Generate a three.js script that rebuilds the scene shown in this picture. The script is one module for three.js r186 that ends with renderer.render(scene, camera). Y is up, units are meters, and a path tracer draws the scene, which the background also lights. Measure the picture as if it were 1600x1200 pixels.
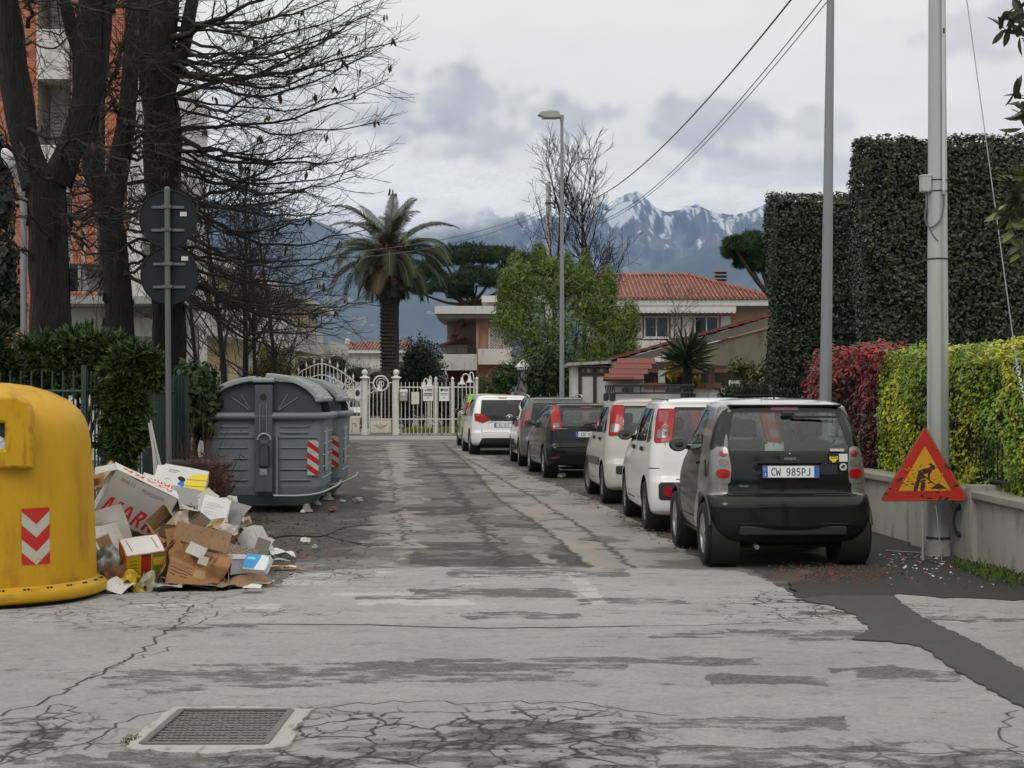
import * as THREE from 'three';
import { RoundedBoxGeometry } from 'three/addons/geometries/RoundedBoxGeometry.js';
import { mergeGeometries } from 'three/addons/utils/BufferGeometryUtils.js';

// ---------- camera, sky, sun, exposure ----------
const EYE = 1.56, FOC = 2500, PITCH = Math.atan(20 / FOC);
const scene = new THREE.Scene();
const camera = new THREE.PerspectiveCamera(2 * Math.atan(600 / FOC) * 180 / Math.PI, 4 / 3, 0.1, 60000);
camera.position.set(0, EYE, 0); camera.rotation.x = PITCH;
const renderer = new THREE.WebGLRenderer({ antialias: true });
renderer.toneMapping = THREE.LinearToneMapping; renderer.toneMappingExposure = 1.05;
renderer.shadowMap.enabled = true;

// seeded randomness and noise
function rng(seed) { let s = seed >>> 0; return () => { s = (s + 0x6d2b79f5) | 0; let t = Math.imul(s ^ (s >>> 15), 1 | s); t = (t + Math.imul(t ^ (t >>> 7), 61 | t)) ^ t; return ((t ^ (t >>> 14)) >>> 0) / 4294967296; }; }
const PERM = new Uint8Array(512); { const r = rng(7); const a = [...Array(256).keys()]; for (let i = 255; i > 0; i--) { const j = Math.floor(r() * (i + 1)); [a[i], a[j]] = [a[j], a[i]]; } for (let i = 0; i < 512; i++) PERM[i] = a[i & 255]; }
const VAL = new Float32Array(256); { const r = rng(11); for (let i = 0; i < 256; i++) VAL[i] = r() * 2 - 1; }
function n2(x, y) {           // value noise, -1..1
  const xi = Math.floor(x), yi = Math.floor(y); let fx = x - xi, fy = y - yi; fx = fx * fx * (3 - 2 * fx); fy = fy * fy * (3 - 2 * fy);
  const a = PERM[(xi & 255)] + (yi & 255), b = PERM[(xi + 1) & 255] + (yi & 255);
  const v00 = VAL[PERM[a & 511]], v10 = VAL[PERM[b & 511]], v01 = VAL[PERM[(a + 1) & 511]], v11 = VAL[PERM[(b + 1) & 511]];
  return (v00 + (v10 - v00) * fx) * (1 - fy) + (v01 + (v11 - v01) * fx) * fy;
}
function n3(x, y, z) { const zi = Math.floor(z); let f = z - zi; f = f * f * (3 - 2 * f); return n2(x + zi * 37.17, y + zi * 17.31) * (1 - f) + n2(x + (zi + 1) * 37.17, y + (zi + 1) * 17.31) * f; }
function fbm(x, y, o = 4, g = 0.5) { let s = 0, a = 1, t = 0; for (let i = 0; i < o; i++) { s += a * n2(x, y); t += a; a *= g; x = x * 2.03 + 13.7; y = y * 2.03 - 7.1; } return s / t; }
function fbm3(x, y, z, o = 4) { let s = 0, a = 1, t = 0; for (let i = 0; i < o; i++) { s += a * n3(x, y, z); t += a; a *= 0.5; x = x * 2.03 + 3.7; y = y * 2.03 - 7.1; z = z * 2.03 + 1.9; } return s / t; }
const clamp = (x, a = 0, b = 1) => Math.min(b, Math.max(a, x)), lerp = (a, b, t) => a + (b - a) * t;
const sstep = (a, b, x) => { const t = clamp((x - a) / (b - a)); return t * t * (3 - 2 * t); };

// computed sky: high overcast with darker cloud patches
{
  const W = 2048, H = 1024, data = new Float32Array(W * H * 4);
  // dark cloud banks given by azimuth and elevation (radians): [az, el, half width, half height, strength]
  const banks = [[-0.05, 0.182, 0.062, 0.028, 1.0], [-0.02, 0.158, 0.05, 0.016, 0.7], [0.028, 0.172, 0.024, 0.014, 0.8], [0.12, 0.166, 0.045, 0.02, 0.85], [0.066, 0.174, 0.01, 0.006, 0.7], [0.16, 0.14, 0.08, 0.009, 0.6],
    [0.30, 0.22, 0.05, 0.02, 0.6], [-0.13, 0.175, 0.05, 0.018, 0.5], [0.19, 0.165, 0.02, 0.012, 0.5]];
  for (let j = 0; j < H; j++) {
    const el = ((j + 0.5) / H - 0.5) * Math.PI, ce = Math.cos(el), y = Math.sin(el);
    for (let i = 0; i < W; i++) {
      const a = ((i + 0.5) / W - 0.5) * 2 * Math.PI, x = ce * Math.cos(a), z = ce * Math.sin(a), o = (j * W + i) * 4;
      let L, b = 0;
      if (y <= 0) { L = 0.30; } else {
        const k = 1 / (y + 0.10), u = x * k, v = z * k;
        const az = Math.atan2(x, -z), f = fbm(u * 1.7 + 3, v * 1.7, 5), f2 = fbm(az * 26 + 9, el * 60, 5), f3 = fbm(az * 70 + 2, el * 120 + 5, 4), f4 = fbm(az * 190 + 7, el * 240 + 1, 2);
        L = 0.88 * (1 + 0.5 * sstep(0.12, 1, y)) + 0.06 * f2 * (1 - y);
        let g = sstep(0.05, 0.75, f) * 0.45;
        if (Math.abs(az) < 0.9 && el < 0.4) {
          let m = 0;
          for (const [ba, be, w, h, s] of banks) { const dx = (az - ba + 0.006 * f3) / w, dy = (el - be + 0.006 * f2) / h; const r = dx * dx + dy * dy; m = Math.max(m, s * sstep(1.35, 0.45, r - 1.2 * f2 - 1.1 * f3 - 0.5 * f4)); }
          const t = sstep(0.9, 0.45, Math.abs(az)) * sstep(0.4, 0.28, el);
          g = lerp(g, m, t);
        }
        L *= 1 - 0.36 * g * (1 + 0.45 * f3); b = g;
        L += 0.17 * sstep(0.085, 0.0, Math.abs(el - 0.115)) * (1 - g) * (0.8 + f2 + 0.5 * f3); const hz = sstep(0.45, 0.05, y); L *= 1 + 0.24 * hz; b -= 0.9 * hz;
      }
      data[o] = L * (1.03 - 0.03 * b); data[o + 1] = L * (1.0 - 0.01 * b); data[o + 2] = L * (0.94 + 0.05 * b); data[o + 3] = 1;
    }
  }
  const sky = new THREE.DataTexture(data, W, H, THREE.RGBAFormat, THREE.FloatType);
  sky.mapping = THREE.EquirectangularReflectionMapping; sky.magFilter = THREE.LinearFilter; sky.needsUpdate = true;
  scene.background = sky; scene.environment = sky;
}
const sun = new THREE.DirectionalLight(new THREE.Color(1, 0.97, 0.92), 0.9);
sun.position.set(-18, 50, 22); sun.target.position.set(0, 0, -30); scene.add(sun, sun.target);
sun.castShadow = true; sun.shadow.radius = 45; sun.shadow.mapSize.set(2048, 2048);
Object.assign(sun.shadow.camera, { left: -60, right: 60, top: 60, bottom: -60, near: 1, far: 160 });

// ---------- helpers ----------
const V = (x, y, z) => new THREE.Vector3(x, y, z);
const CP = Math.cos(PITCH), SP = Math.sin(PITCH);
function at(px, py, d) { const u = (px - 800) / FOC, v = (600 - py) / FOC, y = v * CP + SP, z = CP - v * SP, t = d / z; return V(u * t, EYE + y * t, -d); }   // a place seen at that pixel, d metres ahead
function ground(px, py) { const u = (px - 800) / FOC, v = (600 - py) / FOC, y = v * CP + SP, z = CP - v * SP, t = -EYE / y; return [u * t, z * t]; }
const names = new Map();
function numbered(n) { const k = names.get(n) ?? 0; names.set(n, k + 1); return k ? `${n}_${String(k).padStart(3, '0')}` : n; }
function shade(o) { o.castShadow = true; o.receiveShadow = true; return o; }
function tag(o, label, category, group) { o.userData.label = label; o.userData.category = category; if (group) o.userData.group = group; return o; }
function thing(name, label, category, pos = [0, 0, 0], turn = 0, group) {
  const g = new THREE.Group(); g.name = numbered(name); Array.isArray(pos) ? g.position.set(...pos) : g.position.copy(pos); g.rotation.y = turn; tag(g, label, category, group); scene.add(g); return g;
}
function part(name, geo, mat, parent, kind) {
  const geos = Array.isArray(geo) ? join(geo) : geo, m = shade(new THREE.Mesh(geos, mat)); m.name = parent === scene ? numbered(name) : name; if (kind) m.userData.kind = kind; parent.add(m); return m;
}
function single(name, geo, mat, label, category, group) { const m = part(name, geo, mat, scene); return tag(m, label, category, group); }
function struct(name, geo, mat) { const m = part(name, geo, mat, scene, 'structure'); return m; }
function join(list) {
  const ready = list.map((g) => { const q = g.index ? g.toNonIndexed() : g.clone(); for (const k of Object.keys(q.attributes)) if (!['position', 'normal', 'uv', 'color'].includes(k)) q.deleteAttribute(k); if (!q.attributes.uv) q.setAttribute('uv', new THREE.BufferAttribute(new Float32Array(q.attributes.position.count * 2), 2)); return q; });
  const c = ready.some((g) => g.attributes.color); if (c) for (const g of ready) if (!g.attributes.color) g.setAttribute('color', new THREE.BufferAttribute(new Float32Array(g.attributes.position.count * 3).fill(1), 3));
  return ready.length === 1 ? ready[0] : mergeGeometries(ready, false);
}
function metreUV(g, s = 1) {   // box-projected uv in metres
  if (g.index) g = g.toNonIndexed(); g.computeVertexNormals();
  const p = g.attributes.position, n = g.attributes.normal, uv = new Float32Array(p.count * 2);
  for (let i = 0; i < p.count; i++) { const ax = Math.abs(n.getX(i)), ay = Math.abs(n.getY(i)), az = Math.abs(n.getZ(i)); let u, v; if (ay >= ax && ay >= az) { u = p.getX(i); v = p.getZ(i); } else if (ax >= az) { u = p.getZ(i); v = p.getY(i); } else { u = p.getX(i); v = p.getY(i); } uv[2 * i] = u * s; uv[2 * i + 1] = v * s; }
  g.setAttribute('uv', new THREE.BufferAttribute(uv, 2)); return g;
}
function box(w, h, d, x = 0, y = 0, z = 0, ry = 0) { const g = new THREE.BoxGeometry(w, h, d); if (ry) g.rotateY(ry); g.translate(x, y, z); return metreUV(g); }     // centred on x, y, z
function boxIn(x0, x1, y0, y1, z0, z1) { return box(Math.abs(x1 - x0), Math.abs(y1 - y0), Math.abs(z1 - z0), (x0 + x1) / 2, (y0 + y1) / 2, (z0 + z1) / 2); }
function rbox(w, h, d, r, x = 0, y = 0, z = 0, seg = 2) { const g = new RoundedBoxGeometry(w, h, d, seg, r); g.translate(x, y, z); return g; }
function bar(a, b, r, sides = 6, r2 = r) {        // a straight round bar from a to b
  const d = b.clone().sub(a), g = new THREE.CylinderGeometry(r2, r, d.length(), sides); g.applyQuaternion(new THREE.Quaternion().setFromUnitVectors(V(0, 1, 0), d.clone().normalize())); g.translate((a.x + b.x) / 2, (a.y + b.y) / 2, (a.z + b.z) / 2); return g;
}
function tube(pts, r, seg = 24, sides = 6, closed = false) { return new THREE.TubeGeometry(new THREE.CatmullRomCurve3(pts, closed), seg, r, sides, closed); }
function lathe(pts, seg = 32) { return new THREE.LatheGeometry(pts.map(([x, y]) => new THREE.Vector2(x, y)), seg); }
function polyShape(pts) { return new THREE.Shape(pts.map(([x, y]) => new THREE.Vector2(x, y))); }
function prism(pts, depth, bevel = 0) { return new THREE.ExtrudeGeometry(polyShape(pts), { depth, bevelEnabled: bevel > 0, bevelThickness: bevel, bevelSize: bevel, bevelSegments: 1 }); }
const lin = (r, g, b) => new THREE.Color().setRGB(r, g, b);
function mat(c, rough = 0.7, opt = {}) { return new THREE.MeshStandardMaterial({ color: Array.isArray(c) ? lin(...c) : c, roughness: rough, side: THREE.DoubleSide, ...opt }); }
function pmat(c, rough = 0.7, opt = {}) { return new THREE.MeshPhysicalMaterial({ color: Array.isArray(c) ? lin(...c) : c, roughness: rough, side: THREE.DoubleSide, ...opt }); }
const enc = (l) => Math.round(255 * (l <= 0.0031308 ? 12.92 * l : 1.055 * Math.pow(Math.min(1, l), 1 / 2.4) - 0.055));
function dataTex(w, h, f, srgb = true, repeat = true) {   // f(x, y, out) gives linear colour 0..1 (or one value)
  const d = new Uint8Array(w * h * 4), c = [0, 0, 0];
  for (let y = 0; y < h; y++) for (let x = 0; x < w; x++) { f(x, y, c); const o = (y * w + x) * 4; for (let k = 0; k < 3; k++) d[o + k] = srgb ? enc(clamp(c[k])) : Math.round(255 * clamp(c[k])); d[o + 3] = 255; }
  const t = new THREE.DataTexture(d, w, h); t.magFilter = THREE.LinearFilter; t.minFilter = THREE.LinearMipmapLinearFilter; if (repeat) t.wrapS = t.wrapT = THREE.RepeatWrapping; if (srgb) t.colorSpace = THREE.SRGBColorSpace; t.needsUpdate = true; return t;
}
function canvasTex(w, h, draw) { const c = document.createElement('canvas'); c.width = w; c.height = h; draw(c.getContext('2d'), w, h); const t = new THREE.CanvasTexture(c); t.colorSpace = THREE.SRGBColorSpace; t.anisotropy = 8; return t; }
function tileNoise(w, h, f) {   // makes f(x, y) tile by blending its edges
  return (x, y) => { const a = x / w, b = y / h; return lerp(lerp(f(x, y), f(x - w, y), a), lerp(f(x, y - h), f(x - w, y - h), a), b); };
}
// a neutral mottled map (about 1 on average) shared by many materials, 1 m per tile
const grainTex = dataTex(512, 512, (() => { const big = tileNoise(512, 512, (x, y) => fbm(x / 90, y / 90, 5)), fine = tileNoise(512, 512, (x, y) => fbm(x / 5, y / 5, 3)); return (x, y, c) => { const v = 0.8 + 0.2 * big(x, y) + 0.12 * fine(x, y); c[0] = c[1] = c[2] = v; }; })());
const bumpTex = dataTex(512, 512, (() => { const a = tileNoise(512, 512, (x, y) => fbm(x / 4, y / 4, 3)), b = tileNoise(512, 512, (x, y) => fbm(x / 60, y / 60, 4)); return (x, y, c) => { c[0] = c[1] = c[2] = 0.5 + 0.25 * a(x, y) + 0.3 * b(x, y); }; })(), false);
function scaled(t, s, s2 = s) { const q = t.clone(); q.repeat.set(s, s2); q.needsUpdate = true; return q; }
const stainTex = dataTex(512, 512, (() => { const a = tileNoise(512, 512, (x, y) => fbm(x / 40, y / 140, 6)), b = tileNoise(512, 512, (x, y) => fbm(x / 8, y / 8, 3)); return (x, y, c) => { const s = sstep(0.05, 0.5, a(x, y) + 0.25 * b(x, y)); const v = 0.96 - 0.34 * s + 0.05 * b(x, y); c[0] = v; c[1] = v * (1 - 0.02 * s); c[2] = v * (1 - 0.06 * s); }; })());
// instanced leaves: spots = [{p, q, s, c}], one part of its plant
function copies(name, geo, material, list, parent, kind = 'stuff') {
  const m = shade(new THREE.InstancedMesh(geo, material, list.length)); m.name = name; const M = new THREE.Matrix4(), S = V(1, 1, 1);
  list.forEach((l, i) => { S.set(l.s, l.s * (l.sy ?? 1), l.s); M.compose(l.p, l.q, S); m.setMatrixAt(i, M); if (l.c) m.setColorAt(i, l.c); });
  if (kind) m.userData.kind = kind; parent.add(m); return m;
}
const quat = (r) => { const u = r(), v = r() * 2 * Math.PI, w = r() * 2 * Math.PI, a = Math.sqrt(1 - u), b = Math.sqrt(u); return new THREE.Quaternion(a * Math.sin(v), a * Math.cos(v), b * Math.sin(w), b * Math.cos(w)); };
function geoOf(pos, idx) { const g = new THREE.BufferGeometry(); g.setAttribute('position', new THREE.Float32BufferAttribute(pos, 3)); g.setIndex(idx); g.computeVertexNormals(); return g; }
// a folded leaf 1 long along +y, w wide, with a keel and a droop
function leafGeo(w = 0.4, fold = 0.12, droop = 0.15, seg = 3) {
  const pos = [], idx = [];
  for (let i = 0; i <= seg; i++) { const t = i / seg, hw = w / 2 * Math.pow(Math.sin(Math.PI * clamp(0.06 + 0.94 * t)), 0.8) * (i === seg ? 0 : 1), z = -droop * t * t; pos.push(-hw, t, z + fold * hw * 2, 0, t, z, hw, t, z + fold * hw * 2); }
  for (let i = 0; i < seg; i++) { const a = i * 3; idx.push(a, a + 1, a + 4, a, a + 4, a + 3, a + 1, a + 2, a + 5, a + 1, a + 5, a + 4); }
  const g = geoOf(pos, idx); return g;
}
// ---------- the ground: crossroad, street, patches ----------
{
  const g = new THREE.PlaneGeometry(60000, 60000, 1, 1); g.rotateX(-Math.PI / 2); g.translate(0, -0.03, -10000);
  struct('ground', g, mat([0.13, 0.13, 0.10], 0.95));
}
// flat sheet over x0..x1, depth d0..d1 with uv 0..1
function sheet(x0, x1, d0, d1, y) { const g = new THREE.PlaneGeometry(x1 - x0, d1 - d0); g.rotateX(-Math.PI / 2); g.translate((x0 + x1) / 2, y, -(d0 + d1) / 2); return g; }
function groundMap(x0, x1, d0, d1, W, H, draw) {   // a canvas in metres (x right, depth away from the camera) -> Uint8 mask rows
  const c = document.createElement('canvas'); c.width = W; c.height = H; const q = c.getContext('2d'); q.fillStyle = '#000'; q.fillRect(0, 0, W, H);
  q.setTransform(W / (x1 - x0), 0, 0, H / (d1 - d0), -x0 * W / (x1 - x0), -d0 * H / (d1 - d0)); draw(q); return q.getImageData(0, 0, W, H).data;
}
function crack(q, pts, w, r, rough = 0.085) {   // a jagged line through places given on the ground in metres
  q.lineWidth = w; q.lineJoin = 'round'; q.beginPath();
  for (let i = 0; i < pts.length - 1; i++) {
    const [ax, ad] = pts[i], [bx, bd] = pts[i + 1], L = Math.hypot(bx - ax, bd - ad), n = Math.max(2, Math.ceil(L / 0.09));
    for (let k = i ? 1 : 0; k <= n; k++) { const t = k / n, j = (k && k < n) ? 1 : 0.3; const x = lerp(ax, bx, t) + (r() - 0.5) * rough * j, d = lerp(ad, bd, t) + (r() - 0.5) * rough * 1.6 * j; i + k === 0 ? q.moveTo(x, d) : q.lineTo(x, d); }
  }
  q.stroke();
}
const GP = (list) => list.map(([px, py]) => ground(px, py));
function poly(q, pts) { q.beginPath(); pts.forEach(([x, d], i) => (i ? q.lineTo(x, d) : q.moveTo(x, d))); q.closePath(); q.fill(); }
function jag(pts, r, amp = 0.05, step = 0.12, open = false) {    // a closed outline broken up like a torn asphalt edge
  const out = [];
  pts.forEach(([ax, ad], i) => { if (open && i === pts.length - 1) { out.push([ax, ad]); return; } const [bx, bd] = pts[(i + 1) % pts.length], n = Math.max(1, Math.round(Math.hypot(bx - ax, bd - ad) / step)); for (let k = 0; k < n; k++) out.push([lerp(ax, bx, k / n) + (r() - 0.5) * amp, lerp(ad, bd, k / n) + (r() - 0.5) * amp * 1.5]); });
  return out;
}
const bits0 = (x, d) => fbm(x * 17 + 5, d * 22, 3);
// Worley edge distance for alligator cracks
function cells(x, y) {
  const xi = Math.floor(x), yi = Math.floor(y); let a = 9, b = 9;
  for (let j = -1; j <= 1; j++) for (let i = -1; i <= 1; i++) { const h = PERM[(PERM[(xi + i) & 255] + yi + j) & 511 & 255], px = xi + i + 0.5 + 0.45 * VAL[h], py = yi + j + 0.5 + 0.45 * VAL[PERM[h + 9]], d = Math.hypot(px - x, py - y); if (d < a) { b = a; a = d; } else if (d < b) b = d; }
  return b - a;
}
{ // crossroad in front: pale worn asphalt with dark streaks, cracks and an alligator-cracked belt
  const X0 = -6, X1 = 6, D0 = 5, D1 = 15.6, W = 2048, H = 1808, r = rng(5), w = 1 / 255;
  // red channel: cracks, green: dark worn streaks, blue: pale scuffs and paint remains
  const m = groundMap(X0, X1, D0, D1, W, H, (q) => {
    q.globalCompositeOperation = 'lighter';
    q.strokeStyle = '#f00';
    crack(q, GP([[0, 1120], [40, 1105], [120, 1070], [180, 1040], [215, 1020], [262, 985], [292, 962], [300, 945]]), 0.018, r);
    crack(q, GP([[262, 985], [325, 968], [345, 955]]), 0.012, r); crack(q, GP([[140, 1060], [205, 1030], [240, 1022], [270, 1010]]), 0.010, r);
    crack(q, GP([[130, 1170], [170, 1140], [215, 1118], [260, 1110]]), 0.014, r); crack(q, GP([[0, 1195], [60, 1175], [130, 1160], [200, 1160]]), 0.014, r);
    crack(q, GP([[60, 1120], [90, 1100], [120, 1105], [100, 1130], [70, 1150], [45, 1180]]), 0.012, r);
    crack(q, GP([[480, 1110], [560, 1098], [640, 1097], [760, 1098], [900, 1096], [1010, 1113], [1060, 1118]]), 0.016, r, 0.06);
    crack(q, GP([[400, 975], [560, 976], [760, 982], [900, 980], [1010, 978], [1100, 977], [1255, 970]]), 0.020, r, 0.03);
    crack(q, GP([[400, 975], [560, 976], [760, 982], [900, 980], [1000, 978]]), 0.045, r, 0.02);
    crack(q, GP([[1590, 1110], [1560, 1150], [1600, 1180]]), 0.012, r); crack(q, GP([[1000, 1165], [1100, 1168], [1300, 1172], [1590, 1178]]), 0.010, r, 0.05);
    q.fillStyle = '#0f0';
    for (const [a, b, y, h] of [[310, 980, 1042, 13], [640, 1190, 1034, 10], [190, 900, 1058, 20], [160, 520, 1066, 16], [180, 330, 1077, 8], [1110, 1300, 1063, 14], [1330, 1500, 1055, 16], [1000, 1310, 1129, 18], [930, 1600, 1183, 26], [0, 1600, 1196, 22], [160, 480, 1190, 20],
      [700, 980, 895, 14], [640, 900, 928, 14], [900, 1080, 940, 10], [720, 900, 963, 9], [1020, 1150, 992, 8], [1140, 1360, 990, 10], [1230, 1400, 996, 14], [560, 700, 935, 6], [250, 330, 984, 8], [330, 400, 978, 6], [700, 1000, 1150, 40], [500, 760, 1172, 40], [1250, 1340, 958, 6], [1430, 1600, 968, 10], [1300, 1400, 1045, 8]]) { const p = GP([[a, y - h / 2], [(a + b) / 2, y - h * 0.62], [b, y - h / 2], [b, y + h / 2], [(a + b) / 2, y + h * 0.5], [a, y + h / 2]]); poly(q, jag(p, r, 0.10, 0.15)); }
    poly(q, jag(GP([[0, 1135], [80, 1120], [100, 1140], [60, 1170], [0, 1180]]), r, 0.12));
    q.fillStyle = '#00f';
    for (const [a, b, y, h] of [[560, 740, 941, 8], [677, 752, 912, 3.2], [500, 640, 928, 4], [440, 530, 905, 18], [590, 660, 896, 8], [195, 445, 948, 9], [740, 850, 900, 4]]) poly(q, jag(GP([[a, y - h / 2], [b, y - h / 2], [b, y + h / 2], [a, y + h / 2]]), r, 0.05, 0.1));
    poly(q, GP([[878, 893], [905, 893], [955, 944], [930, 946]]));
  });
  const height = new Float32Array(W * H);
  const tex = dataTex(W, H, (i, j, c) => {
    const x = X0 + (i + 0.5) / W * (X1 - X0), d = D0 + (j + 0.5) / H * (D1 - D0);
    const wx = Math.round(clamp(i + 9 * fbm(x * 4, d * 4, 3) + 2.5 * n2(x * 40, d * 40), 0, W - 1)), wy = Math.round(clamp(j + 10 * fbm(x * 4 + 50, d * 4, 3) + 2.5 * n2(x * 40 + 9, d * 40), 0, H - 1)), o = (wy * W + wx) * 4, o2 = (j * W + i) * 4;
    const big = fbm(x * 0.7, d * 1.1, 4), mid = fbm(x * 3.2 + 7, d * 6, 4), fine = n2(x * 75, d * 75) * 0.6 + n2(x * 130, d * 130) * 0.5;
    let L = 0.252 * (1 + 0.12 * big + 0.12 * mid + 0.08 * bits0(x, d)) * (1 + 0.20 * fine); L *= 1 + 0.16 * sstep(10.9, 11.2, d) * sstep(15, 14.2, d);
    // alligator belt
    const belt = sstep(0.95, 0.5, Math.abs(d - 7.3) - 0.35 * big) * sstep(-1.75, -1.1, x + 0.3 * mid) * sstep(0.95, 0.35, x + 0.4 * big) + sstep(1.0, 0.5, Math.hypot((x + 2.4) / 0.7, (d - 7.3) / 0.75) + 0.3 * mid) + 0.8 * sstep(1, 0.4, Math.hypot((x - 2.1) / 0.5, (d - 12) / 1.2) + 0.4 * mid) + 0.7 * sstep(0.2, 0.5, fbm(x * 0.45 + 60, d * 0.6, 3));
    const streak = m[o + 1] * w, lace = fbm(x * 1.5 + 3, d * 7 + 8, 5), bits = fbm(x * 7 + 11, d * 13, 4), bare = sstep(0.34, 0.60, streak * 0.60 + 0.40 * lace + 0.62 * bits + 0.26 * fine + 0.12 * sstep(0.1, 0.5, fbm(x * 0.6 + 30, d * 2.2, 4)));
    L = lerp(L, 0.072 * (1 + 1.2 * fine + 0.5 * bits), bare * 0.86); L = lerp(L, L * 0.8, clamp(belt) * sstep(-0.1, 0.25, bits + mid));
    const pale = m[o + 2] * w * sstep(-0.25, 0.15, mid + 0.4 * fine + 0.1); L = lerp(L, 0.44, pale * 0.65);
    const warpx = x + 0.09 * fbm(x * 6, d * 6, 3), warpd = d + 0.09 * fbm(x * 6 + 20, d * 6, 3), e = Math.min(cells(warpx * 9, warpd * 6.2) + 0.16 * sstep(0.12, -0.22, bits + 0.5 * mid), cells(warpx * 3.1 + 4, warpd * 2.5) * 1.9);
    let cr = sstep(0.135, 0.05, e) * clamp(belt);
    cr = Math.max(cr, m[o2] * w);
    L = lerp(L, 0.017, cr * 0.94);
    const spot = sstep(0.62, 0.75, n2(x * 9 + 40, d * 9)); L *= 1 - 0.35 * spot * sstep(0.1, 0.5, fine + 0.2);
    height[j * W + i] = 0.6 - 0.5 * cr - 0.12 * bare + 0.10 * fine;
    const warm = 0.01 * mid; c[0] = L * (1.0 + warm); c[1] = L * 0.995; c[2] = L * (0.965 - warm);
  }, true, false);
  const bump = dataTex(W >> 1, H >> 1, (i, j, c) => { c[0] = c[1] = c[2] = height[j * 2 * W + i * 2]; }, false, false);
  const material = mat([1, 1, 1], 0.93, { map: tex, bumpMap: bump, bumpScale: 0.008 });
  const g = sheet(X0, X1, D0, D1, 0), uv = g.attributes.uv, p = g.attributes.position; for (let i = 0; i < p.count; i++) uv.setXY(i, (p.getX(i) - X0) / (X1 - X0), (-p.getZ(i) - D0) / (D1 - D0));
  // irregular far edge where the street's own surface begins
  const outline = [[X0, D0], [X1, D0], [X1, 13.2], ...GP([[1560, 935], [1400, 925], [1240, 930], [1195, 905], [1150, 892], [1000, 888], [880, 886], [700, 886], [560, 889], [455, 895], [430, 915], [330, 925]]), [X0, 12.9]];
  const sg = new THREE.ShapeGeometry(polyShape([...outline.slice(0, 2), ...jag(outline.slice(2), r, 0.07, 0.10, true)].map(([x, d]) => [x, d])));
  const sp = sg.attributes.position, su = new Float32Array(sp.count * 2); for (let i = 0; i < sp.count; i++) { const x = sp.getX(i), d = sp.getY(i); su[2 * i] = (x - X0) / (X1 - X0); su[2 * i + 1] = (d - D0) / (D1 - D0); sp.setXYZ(i, x, 0, -d); }
  sg.setAttribute('uv', new THREE.BufferAttribute(su, 2)); const ix = sg.index.array; for (let i = 0; i < ix.length; i += 3) { const t = ix[i]; ix[i] = ix[i + 1]; ix[i + 1] = t; } sg.computeVertexNormals();
  if (sg.attributes.normal.getY(0) < 0) { for (let i = 0; i < ix.length; i += 3) { const t = ix[i]; ix[i] = ix[i + 1]; ix[i + 1] = t; } sg.computeVertexNormals(); }
  struct('crossroad', sg, material);
  // beyond its sides, plain asphalt of the same road
  struct('road', [sheet(-60, X0, 2, 13, -0.004), sheet(X1, 60, 2, 13, -0.004), sheet(X0, X1, -14, D0, -0.004), sheet(-60, X0, -14, 2, -0.004), sheet(X1, 60, -14, 2, -0.004)], mat([0.26, 0.255, 0.245], 0.95));
}
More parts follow.
